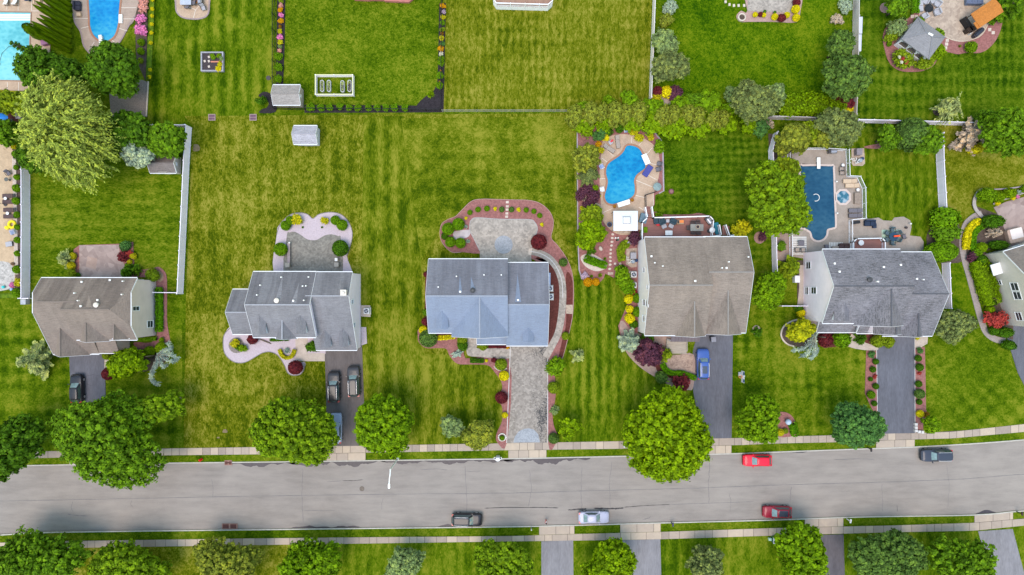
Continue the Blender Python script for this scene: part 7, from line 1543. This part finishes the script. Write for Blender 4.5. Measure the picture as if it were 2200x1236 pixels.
put('inflatable_ring','y',mk_inflatable,'yellow inflatable ring on the left edge deck','inflatable',22.5,482,R(-20),G+.07);put('laundry_rack','w',lambda t:[MB().box(0,.12*k-.3,.5+.02*k,.7,.06,.04).build('bar',bluef,t)for k in range(6)]+[MB().box(s,0,.25,.04,.7,.5).build('leg',whitef,t)for s in(-.3,.3)],'pale blue drying rack below the yellow ring','rack',26,499,R(20),G+.07)
put('ottoman','g',mk_box(M('dark ottoman',(.055,.05,.055),.6),.95,.7,.42,greyf),'grey topped ottoman alone on the left edge deck','ottoman',17.5,524.5,R(8),G+.07);put('beach_ball','a',lambda t:MB().ball(0,0,.24,.24).build('ball',M('pastel blue plastic',(.3,.4,.7),.4),t),'pastel blue ball by the pale water feature','ball',22,622,0,G+.1);put('beach_ball','b',lambda t:MB().ball(0,0,.24,.24).build('ball',M('turquoise plastic',(.05,.5,.5),.4),t),'turquoise ball by the pale water feature','ball',4,617,0,G+.1)
put('boulder','b',lambda t:MB().ball(0,0,.2,.35,.26,.28,8,5).build('stone',M('rust boulder',(.12,.07,.04),.9),t),'rust boulder above the pale water feature','boulder',24,567,0,G+.05)
put('umbrella','blue',mk_umbrella(M('bright blue canvas',(.015,.19,.62),.7),1.0,2.2),'bright blue umbrella at the left edge below the aqua pool','umbrella',3,252,0,G,None,2);put('storage_box','sky',mk_box(M('sky blue lid',(.30,.44,.66),.5),1.2,.6,.5),'sky blue box beside the willow, left edge','box',27,269,R(-5),G+.05);put('storage_box','gr',mk_box(M('grey lilac lid',(.33,.31,.36),.6),.8,.8,.5),'grey box beside the willow, left edge','box',38,249,0,G+.05)
def mk_pillar(t):MB().box(0,0,.4,.55,.55,.8).build('pillar',dark_paver,t);MB().box(0,0,.84,.66,.66,.08).build('cap',M('grey cap stone',(.30,.27,.24),.8),t)
put('stone_pillar','a',mk_pillar,'stone pillar at the lower left of the herringbone patio','pillar',619,570,0,G+.06);put('stone_pillar','a',None,'stone pillar at the lower right of the herringbone patio','pillar',724,569,0,G+.06)
put('seat_wall','a',lambda t:(MB().box(0,0,.22,.35,3.2,.44).build('wall',dark_paver,t),MB().box(0,0,.47,.42,3.25,.07).build('cap',M('mauve cap stone',(.26,.21,.22),.8),t)),'low seat wall along the left of the herringbone patio','wall',620,545,0,G+.06);put('light_globe','w',None,'white globe light at the top of the low seat wall','light',622,522,0,G+.06)
put('lantern','a',lambda t:(MB().box(0,0,.35,.34,.4,.7).build('body',cream,t),MB().box(0,0,.72,.42,.48,.06).build('roof',whitef,t)),'cream lantern near the right stone pillar, herringbone patio','lantern',723,558,0,G+.06)
put('driftwood','a',lambda t:MB().tube([(-.9,.4,.08),(-.2,.15,.12),(.4,-.1,.1),(.9,-.35,.06)],[.06,.12,.11,.05],8).build('log',bark,t),'driftwood log on the pink gravel beside the maroon bush','log',568,735,R(0),G+.05)
t=put('stone_edging','ring',lambda t:[MB().ball(.55*math.cos(a),.55*math.sin(a),.08,.15,.13,.1,7,4).build('stone',M('white cobble',(.6,.57,.53),.8),t)for a in[2*PI*k/14 for k in range(14)]],'ring of white cobbles at the foot of the paver driveway','stone ring',1078.5,941,0,G+.04)
put('stone_edging','arc',lambda t:MB().tube([(1.15*math.cos(a),1.0*math.sin(a),.06)for a in[R(200+11*k)for k in range(12)]],.1,7).build('kerb',palestone,t),'white crescent edging in the front border of the blue house','edging',1076.5,783,R(0),G+.04)
put('stone_pillar','w',lambda t:[MB().box(dx,dy,.2,.4,.4,.4).build('block',M('pale grey block',(.5,.48,.48),.8),t)for dx,dy in((0,.6),(0,.1),(0,-.4),(.5,-.55),(1.0,-.6))],'pale stone block edging at the end of the straight driveway','edging',1970,921,0,G+.04)
put('gazing_globe','a',lambda t:(MB().lathe(0,0,[(.22,0),(.12,.1),(.12,.4),(.2,.5)],10).build('stand',M('dark stand',(.05,.05,.05),.6),t),MB().ball(0,0,.85,.45).build('globe',M('pale blue glazed globe',(.36,.45,.60),.25,.06,2),t)),'pale blue gazing globe in the pink bed by the street','ornament',1691.5,906,0,G+.04)
ox,oy=P(855,985)
t=thing('street_lamp','white street lamp leaning its long arm over the road','street lamp',ox,oy,G)
wm_=M('white lamp enamel',(.86,.86,.86),.4,.05,2);MB().tube([(0,0,0),(0,0,3.5),(0,0,6.0)],[.13,.11,.09],10).build('pole',wm_,t)
hx,hy=P(836.3,1040,6.6);MB().tube([(0,0,5.95),(.03,-.6,6.3),((hx-ox)*.6,(hy-oy)*.6,6.5),(hx-ox,hy-oy,6.6)],[.085,.08,.075,.07],8).build('arm',wm_,t)
MB().rbox(hx-ox,hy-oy-.25,6.52,6.72,.30,.75,.14).build('lamp_head',wm_,t);MB().lathe(0,0,[(.2,0),(.18,.12),(.11,.2)],10).build('base',wm_,t)
def mk_mailbox(post,box):
 def f(t):
  MB().box(0,0,.55,.11,.11,1.1).build('post',post,t);b=MB();n=8
  b.loft([[(.11*math.cos(PI*k/n)if False else-.11*math.cos(PI*k/n),y,1.16+.11*math.sin(PI*k/n))for k in range(n+1)]+[(.11,y,1.04),(-.11,y,1.04)]for y in(-.34,.22)],True,True);b.build('box',box,t)
  MB().box(.13,-.05,1.2,.015,.05,.16).build('flag',redf,t)
 return f
put('mailbox','k',mk_mailbox(blackm,blackm),'black mailbox at the kerb beside the blue green tree','mailbox',1871,965.5,R(0),G,None,1.0);put('mailbox','k',None,'black mailbox at the lower right kerb near the edge','mailbox',2195,1104,R(180),G,None,1.0);put('mailbox','n',mk_mailbox(navyf,M('dark blue mailbox',(.03,.035,.09),.4)),'dark blue mailbox on the lower kerb strip','mailbox',1445.5,1127.5,R(180),G,None,1.0)
put('mailbox','w',mk_mailbox(whitef,whitef),'white mailbox on the lower grass strip right of the twin slabs','mailbox',1826.5,1120,R(170),G,None,1.0);put('mailbox','w',None,'white mailbox half under the largest lime green tree','mailbox',1343,957,R(-35),G,None,1.0)
def mk_twin(t):
 MB().box(0,0,.6,.55,.4,1.2).build('pillar',whitef,t);MB().lathe(0,-.1,[(.36,1.2),(.38,1.28),(.3,1.36)],14,1,.8).build('cap',whitef,t)
 for s in(-1,1):b=MB();b.tube([(s*.3,.1,.9),(s*.55,.12,.92),(s*.62,-.1,.92),(s*.36,-.2,.92)],.08,8);b.build('bracket',whitef,t);MB().box(s*.40,0,.95,.14,.2,.16).build('box',blackm,t)
put('mailbox_pillar','a',mk_twin,'white mailbox pillar with two dark side boxes at the kerb','mailbox',1069.5,985,R(0),G,None,1.0)
ox,oy=P(434,986.5);t=thing('fire_hydrant','bright red hydrant on the grass strip, left end of the street','hydrant',ox,oy,G);hy_=M('red hydrant paint',(.62,.012,.008),.4)
MB().lathe(0,0,[(.20,0),(.20,.06),(.14,.08),(.13,.55),(.18,.57),(.18,.62),(.14,.72),(.05,.80)],14).build('barrel',hy_,t);b=MB();b.tube([(-.27,0,.42),(.27,0,.42)],.08,9);b.tube([(0,-.25,.40),(0,0,.40)],.09,9);b.build('outlet',hy_,t)
put('bollard','g',lambda t:(MB().cyl(0,0,0,.95,.09,.08).build('post',M('grey post',(.22,.22,.21),.6),t),MB().ball(0,0,.97,.1).build('cap',whitef,t)),'grey post with a white cap on the lower grass strip','post',1141.5,1136.5,0,G)
put('utility_box','g',lambda t:(MB().rbox(0,0,0,.62,.62,.95,.06).build('cabinet',M('dark green cabinet',(.02,.10,.07),.5),t),MB().rbox(.02,0,.62,.72,.66,1.0,.06).build('lid',M('pale lilac lid',(.42,.43,.52),.5),t),MB().rbox(-.62,0,0,.35,.45,.4,.06).build('side_box',M('pale green side box',(.35,.52,.42),.5),t)),'green utility box with a pale lid near the lower pavement','utility box',1664.5,1160.5,0,G)
def mk_inlet(t):
 MB().box(0,0,.07,1.15,.75,.16).build('frame',M('rust red concrete',(.27,.15,.12),.9),t)
 for s in(-.3,.3):MB().box(s,-.02,.152,.42,.5,.02).build('grate',M('rusted grate',(.10,.035,.03),.8,.3,9,aniso=(8,1,1)),t)
put('storm_drain','a',mk_inlet,'rusty storm drain inlet at the upper kerb, left','storm drain',488,996,0,0);put('storm_drain','b',lambda t:(MB().box(0,0,.08,2.4,.8,.16).build('frame',M('rust red concrete',(.27,.15,.12),.9),t),[MB().box(s,0,.162,.95,.66,.02).build('grate',M('rusted grate',(.1,.035,.03),.8),t)for s in(-.6,.6)]),'wide rusty double storm drain at the lower kerb','storm drain',491,1133,0,0)
def mk_grate(t):MB().box(0,0,.02,1.1,1.0,.06).build('frame',M('drain frame',(.30,.22,.2),.9),t);[MB().box(0,.22*s,.052,.9,.36,.02).build('grate',M('mauve grate',(.12,.06,.09),.8,.3,8),t)for s in(-1,1)]
put('lawn_drain','a',mk_grate,'square drain grate on the lawn, left of two','drain',452,250.5,0,G);put('lawn_drain','a',None,'square drain grate on the lawn, right of two','drain',541,250.5,0,G)
put('manhole_cover','r',lambda t:(MB().lathe(0,0,[(.38,0),(.38,.016),(.30,.018)],20).build('cover',M('brown iron cover',(.10,.075,.06),.7,.3,7),t),MB().lathe(0,0,[(.33,.016),(.32,.022)],20).build('plate',M('worn iron plate',(.14,.11,.09),.7,.3,7),t)),'round brown manhole cover in the road left of the lamp','manhole',776,1052.5,0,0);put('manhole_cover','d',lambda t:(MB().lathe(0,0,[(.36,0),(.36,.05),(.30,.06)],18).build('cover',M('dark plastic cover',(.06,.05,.05),.7),t)),'round dark cover on the lawn beside the black fence','manhole',574,165.5,0,G)
ox,oy=P(1589,803.5)
t=thing('basketball_hoop','white basketball hoop with an orange rim beside the driveway','basketball hoop',ox,oy,G);MB().box(.1,0,.1,.75,.6,.2).build('base',M('grey base tank',(.30,.31,.33),.6),t);MB().tube([(0,0,.2),(-.05,0,2.2),(-.55,0,3.0)],.06,8).build('pole',whitef,t)
MB().box(-.72,0,3.15,.06,1.75,1.05).build('backboard',whitef,t);b=MB();b.box(-.755,.55,3.5,.02,.5,.3);b.box(-.755,-.55,3.5,.02,.5,.3);b.box(-.72,.55,3.69,.07,.45,.03);b.box(-.72,-.55,3.69,.07,.45,.03);b.build('backboard_stripe',M('navy stripe',(.02,.05,.14),.5),t)
b=MB();b.tube([(-1.02+.23*math.cos(a),.23*math.sin(a),3.0)for a in[2*PI*k/16 for k in range(17)]],.03,6);b.box(-.78,0,3.0,.12,.2,.05);b.build('rim',M('orange rim',(.75,.22,.06),.5),t)
b=MB()
for k in range(10):a=2*PI*k/10;b.bar((-1.02+.22*math.cos(a),.22*math.sin(a),2.98),(-1.02+.13*math.cos(a+.3),.13*math.sin(a+.3),2.6),.015,.015)
b.build('net',whitef,t)
put('trash_bin','a',lambda t:(MB().box(0,0,.5,.6,.68,1.0,0,1.12).build('bin',M('dark grey bin',(.07,.07,.085),.5),t),MB().rbox(0,-.02,1.0,1.1,.72,.8,.08).build('lid',M('grey bin lid',(.20,.20,.24),.5),t),[MB().lathe(s*.3,.3,[(.1,0),(.1,.2)],10).build('wheel',blackm,t)for s in(-1,1)]),'grey trash bin on the driveway by the garage','bin',1532,729,R(4),dz,None,.8)
put('paving_marker','a',lambda t:MB().lathe(0,0,[(.12,0),(.10,.05),(.02,.22)],9).build('cone',M('pale marker plastic',(.7,.55,.45),.5),t),'small pale marker on the far left driveway','marker',190,872,0,dz)
put('hot_tub','a',lambda t:(MB().rbox(0,0,0,.75,2.3,2.2,.3).build('tub',M('tan tub shell',(.42,.30,.24),.7),t),MB().rbox(.15,.25,.74,.86,1.9,1.6,.15).build('cover',M('pale padded cover',(.68,.60,.58),.7,.06,2),t)),'tan hot tub with a pale padded cover on the corner patio','hot tub',2180,506,R(14),G+.06)
tyre_m=M('tyre rubber',(.012,.012,.013),.8);rim_m=M('alloy rim',(.45,.45,.47),.3,.1,4,.5,metal=.6);carglass=M('car window glass',(.05,.08,.085),.05,.15,1.5,.9);shield=M('windscreen glass',(.16,.235,.24),.06,.35,1.6,.8)
lampw=M('headlamp lens',(.75,.75,.78),.1,.04,3,.8);lampr=M('tail lamp lens',(.42,.012,.015),.2,.1,3,.6);chrome=M('bright trim',(.6,.6,.64),.25,.05,3,.5,metal=.5);plast=M('black car plastic',(.012,.012,.014),.5)
def paint(name,c):return M(name,c,.32,.05,1.2,.3,coat=.2)
def car(label,cat,px,py,head,col,kind='suv',rails=None,sunroof=False,z=0.0,panoroof=False,Lpx=None,group='parked cars'):
 """head: heading in degrees (0 = right on the photograph, 90 = up)"""
 L,W_,Hh={'suv':(4.75,1.9,1.70),'sedan':(4.75,1.84,1.45),'hatch':(4.45,1.82,1.58)}[kind]
 if Lpx:L=Lpx/S
 x,y=P(px,py,z+.9);t=thing('parked_car',label,cat,x,y,z,R(head),group);pm=paint('paint %s'%(str(col)),col)
 hood,belt=Hh*.58,Hh*.62
 n=26;rings=[]
 for i in range(n+1):
  u=i/n;xx=L*(.5-u)
  e=abs(u-.5)*2;w=W_/2*(1-.20*max(0,(e-.68)/.32)**2.2)*(1-.012*math.cos(u*9))
  if u<.30:zt=hood*(.80+.20*min(1,(u/.10))**.6)+(belt-hood)*max(0,(u-.1)/.2)
  elif u>.90 and kind!='sedan':zt=belt*(1-.12*((u-.90)/.10)**2)
  elif kind=='sedan' and u>.80:zt=belt*(1.03-.10*((u-.8)/.2)**2)
  else:zt=belt
  if u>.97 or u<.03:zt-=.10
  zb=.24+(.14*max(0,(e-.8)/.2))
  prof=[(1.0*.93,zb),(1.0,zb+.22),(1.0,zt*.72),(.965,zt*.93),(.90,zt),(.5,zt+.035),(0,zt+.05)]
  ring=[(xx,-w*a,b_)for a,b_ in prof]+[(xx,w*a,b_)for a,b_ in prof[-2::-1]]
  rings.append(ring)
 b=MB();b.loft(rings,True,True)
 if kind=='sedan':xb=(L*.20,-L*.36);xt=(L*.055,-L*.20)
 elif kind=='hatch':xb=(L*.21,-L*.455);xt=(L*.05,-L*.34)
 else:xb=(L*.205,-L*.478);xt=(L*.085,-L*.405)
 wb,wt,zb_,zt_=W_*.455,W_*.345,belt-.04,Hh-.06
 def ring(k):
  x0=xb[0]+(xt[0]-xb[0])*k;x1=xb[1]+(xt[1]-xb[1])*k;w=wb+(wt-wb)*k;zz=zb_+(zt_-zb_)*k;m_=(x0+x1)/2
  return[(x0,-w*.80,zz),(x0+.06*(1-k)+.03,0,zz),(x0,w*.80,zz),(x0-.12,w*.95,zz),(m_,w,zz),(x1+.12,w*.95,zz),(x1,w*.82,zz),(x1-.04,0,zz),(x1,-w*.82,zz),(x1+.12,-w*.95,zz),(m_,-w,zz),(x0-.12,-w*.95,zz)]
 rr=[ring(0),ring(.55),ring(1.0)];top=[(a*.965+(xt[0]+xt[1])/2*.035,b_*.90,zt_+.05)for a,b_,c in ring(1)];top2=[(a*.80+(xt[0]+xt[1])/2*.2,b_*.6,zt_+.075)for a,b_,c in ring(1)]
 b.loft(rr+[top,top2],False,True);o=b.build('body',pm,t,True)
 md=o.modifiers.new('edge','BEVEL');md.width=.03;md.segments=2;md.limit_method='ANGLE';md.angle_limit=R(40)
 def pane(name,idx,k0,k1,mat,inset=.0,push=.012):
  r0,r1=ring(k0),ring(k1);q=[Vector(r0[i])for i in idx]+[Vector(r1[i])for i in reversed(idx)]
  c=sum(q,Vector())/len(q);nn=Vector((c.x-(xb[0]+xb[1])/2 if name in('windscreen','rear_window')else 0,c.y if name=='side_window' else 0,.35)).normalized()
  q=[c+(v-c)*(1-inset)+nn*(push+.018)for v in q]
  f=(Vector(q[1])-Vector(q[0])).cross(Vector(q[2])-Vector(q[0]))
  if f.dot(nn)<0:q=q[::-1]
  g=MB();g.poly(q)
  g.build(name,mat,t)
 pane('windscreen',(0,1,2),.03,.97,shield,.06);pane('rear_window',(6,7,8),.12 if kind!='sedan' else.05,.93,shield if kind=='sedan' else carglass,.08)
 for idx in((3,4,5),(9,10,11)):pane('side_window',idx,.12,.92,carglass,.05)
 for sx in(L*.305,-L*.295):
  for sy in(-1,1):
   q=MB();R0=.345 if kind!='sedan' else.325
   prof=[(.20,-.11),(R0*.93,-.11),(R0,-.08),(R0,.08),(R0*.93,.11),(.20,.11)]
   ringsw=[[(sx+r_*math.cos(2*PI*j/18),sy*(W_/2-.085)+d_,R0+r_*math.sin(2*PI*j/18))for j in range(18)]for r_,d_ in prof]
   q.loft(ringsw,True,True);w_=q.build('tyre',tyre_m,t);w_.name='wheel'
   q=MB();q.loft([[(sx+r_*math.cos(2*PI*j/14),sy*(W_/2-.085+.118),R0+r_*math.sin(2*PI*j/14))for j in range(14)]for r_ in(.22,.05)],False,True);q.build('rim',rim_m,w_)
 zf=hood*.80
 for sy in(-1,1):
  b=MB();b.add([(L*.485,sy*W_*.30,zf-.10),(L*.445,sy*W_*.425,zf-.07),(L*.385,sy*W_*.452,zf+.06),(L*.485,sy*W_*.30,zf+.02),(L*.455,sy*W_*.40,zf+.08),(L*.395,sy*W_*.435,zf+.14)],[(0,1,4,3),(1,2,5,4),(3,4,5),(3,4,1,0)])
  vs=b.v;b.build('headlight',lampw,t)
  b=MB();b.box(-L*.475,sy*W_*.36,belt*.93,.14,.30,.15);b.box(-L*.455,sy*W_*.425,belt*.94,.24,.10,.13);b.build('tail_light',lampr,t)
  b=MB();b.rbox(L*.175,sy*(W_/2+.05),belt+.02,belt+.17,.12,.22,.04);b.build('side_mirror',pm,t)
  if rails:
   b=MB();b.tube([(xt[0]-.15,sy*W_*.325,zt_+.05),(xt[0]-.4,sy*W_*.335,zt_+.11),(xt[1]+.4,sy*W_*.335,zt_+.11),(xt[1]+.1,sy*W_*.325,zt_+.05)],.03,7);b.build('roof_rail',rails,t)
 b=MB();b.box(L*.492,0,hood*.62,.06,W_*.5,.20);b.build('grille',plast,t)
 b=MB();b.box(L*.195,0,belt+.012,.10,W_*.70,.03);b.build('wiper_cowl',plast,t)
 if sunroof or panoroof:
  b=MB();c=(xt[0]+xt[1])/2;l_=(xt[0]-xt[1])*(.5 if not panoroof else.78);b.rbox(c,0,zt_+.06,zt_+.088,l_,W_*(.42 if not panoroof else.5),.08);b.build('sunroof',M('smoked roof glass',(.05,.055,.075),.06,.1,2,.8),t)
 return t
blk=(.022,.022,.028);dgr=(.03,.03,.034)
rl=M('silver roof rail',(.62,.62,.66),.3,.05,2,.5,metal=.4)
car('black hatchback parked at the left side of the far left driveway','car',163,836,92,(.016,.016,.022),'hatch',z=dz)
car('dark grey car with a black rear, left of two on the brown driveway','car',717,832,91,(.022,.021,.024),'suv',rl,z=dz);car('dark grey car nearest the garage, right of two on the brown driveway','car',759.5,820,92,(.032,.030,.034),'suv',rl,z=dz)
car('silver blue sedan half hidden under the rounded street tree','car',721,921,90,(.25,.29,.40),'sedan',z=dz)
car('blue car with white roof rails on the taupe house driveway','car',1511,783,90,(.04,.09,.31),'suv',M('white roof rail',(.75,.75,.8),.4),True,z=dz)
car('bright red car parked at the upper kerb','car',1628,990,180,(.66,.006,.03),'hatch');car('maroon car with a dark glass roof at the lower kerb','car',1670.5,1101,179,(.24,.010,.028),'hatch',panoroof=True)
car('navy car with roof rails at the upper kerb, far right','car',2013,979,181,(.035,.04,.06),'suv',rl);car('black car facing right at the lower kerb, near the middle','car',1003,1117.5,-1,(.014,.014,.02),'suv',rl);car('lilac silver sedan facing right at the lower kerb','car',1276,1113,1,(.34,.34,.44),'sedan')
def skin(name,verts,edges,radii,mat,parent,sub=2,root=0):
 me=bpy.data.meshes.new(name);me.from_pydata(verts,edges,[]);me.materials.append(mat)
 o=link(name,me,parent);o.modifiers.new('skin','SKIN');sv=me.skin_vertices[0].data
 for i,r_ in enumerate(radii):sv[i].radius=(r_,r_)if not isinstance(r_,tuple)else r_
 sv[root].use_root=True;md=o.modifiers.new('sub','SUBSURF');md.levels=sub;md.render_levels=sub;md2=o.modifiers
 return o
ox,oy=P(1172.5,1117);t=thing('person','person in a white top and red trousers standing by the lower kerb','person',ox,oy,0,R(-95))
skm=M('skin',(.42,.25,.17),.6,.08,4);V=[];E=[];Rr=[]
def vtx(p,r_,par=None):
 V.append(p);Rr.append(r_)
 if par is not None:E.append((par,len(V)-1))
 return len(V)-1
pel=vtx((0,0,.95),(.15,.11));wa=vtx((0,0,1.12),(.135,.10),pel);ch=vtx((0,0,1.32),(.16,.115),wa);nk=vtx((0,0,1.47),.06,ch);hd=vtx((0,.015,1.56),.085,nk);h2=vtx((0,.02,1.66),.095,hd);h3=vtx((0,.01,1.73),.06,h2)
for s in(-1,1):
 hip=vtx((s*.09,0,.88),.09,pel);kn=vtx((s*.10,.02,.49),.06,hip);an=vtx((s*.10,-.01,.09),.042,kn);vtx((s*.10,.14,.04),.04,an)
 sh=vtx((s*.18,0,1.39),.06,ch);el=vtx((s*.235,-.02,1.11),.042,sh);wr=vtx((s*.24,.09,.88),.028,el);pa=vtx((s*.24,.12,.82),(.034,.018),wr)
 for k,ln in enumerate((.075,.085,.08,.065)):f1=vtx((s*.24,.095+.02*k,.775),.009,pa);vtx((s*.238,.10+.02*k,.775-ln*.8),.008,f1)
 th=vtx((s*.225,.15,.82),.010,wr);vtx((s*.22,.17,.78),.009,th)
skin('body',V,E,Rr,skm,t)
skin('shirt',[(0,0,.98),(0,0,1.14),(0,0,1.33),(0,0,1.44),(-.19,0,1.39),(-.225,-.01,1.22),(.19,0,1.39),(.225,-.01,1.22)],[(0,1),(1,2),(2,3),(2,4),(4,5),(2,6),(6,7)],[(.165,.125),(.15,.115),(.178,.13),.075,.075,.06,.075,.06],M('white cotton',(.66,.65,.65),.8),t)
skin('trousers',[(0,0,.97),(-.09,0,.88),(-.10,.02,.49),(-.10,-.005,.14),(.09,0,.88),(.10,.02,.49),(.10,-.005,.14)],[(0,1),(1,2),(2,3),(0,4),(4,5),(5,6)],[(.165,.125),.105,.075,.062,.105,.075,.062],M('red trousers',(.50,.03,.045),.8),t)
b=MB();b.ball(0,-.01,1.685,.105,.115,.10,14,8);b.ball(0,-.07,1.62,.085,.06,.10,12,6);b.build('hair',M('black hair',(.012,.01,.01),.5),t,True)
b=MB();b.ball(-.035,.105,1.635,.012,.008,.009,8,5);b.ball(.035,.105,1.635,.012,.008,.009,8,5);b.build('eye',blackm,t);b=MB();b.ball(0,.118,1.605,.013,.018,.022,8,5);b.build('nose',skm,t);b=MB();b.ball(0,.105,1.565,.025,.008,.007,8,5);b.build('mouth',M('lips',(.35,.10,.09),.6),t)
b=MB();b.ball(-.095,.01,1.62,.012,.022,.033,8,5);b.ball(.095,.01,1.62,.012,.022,.033,8,5);b.build('ear',skm,t)
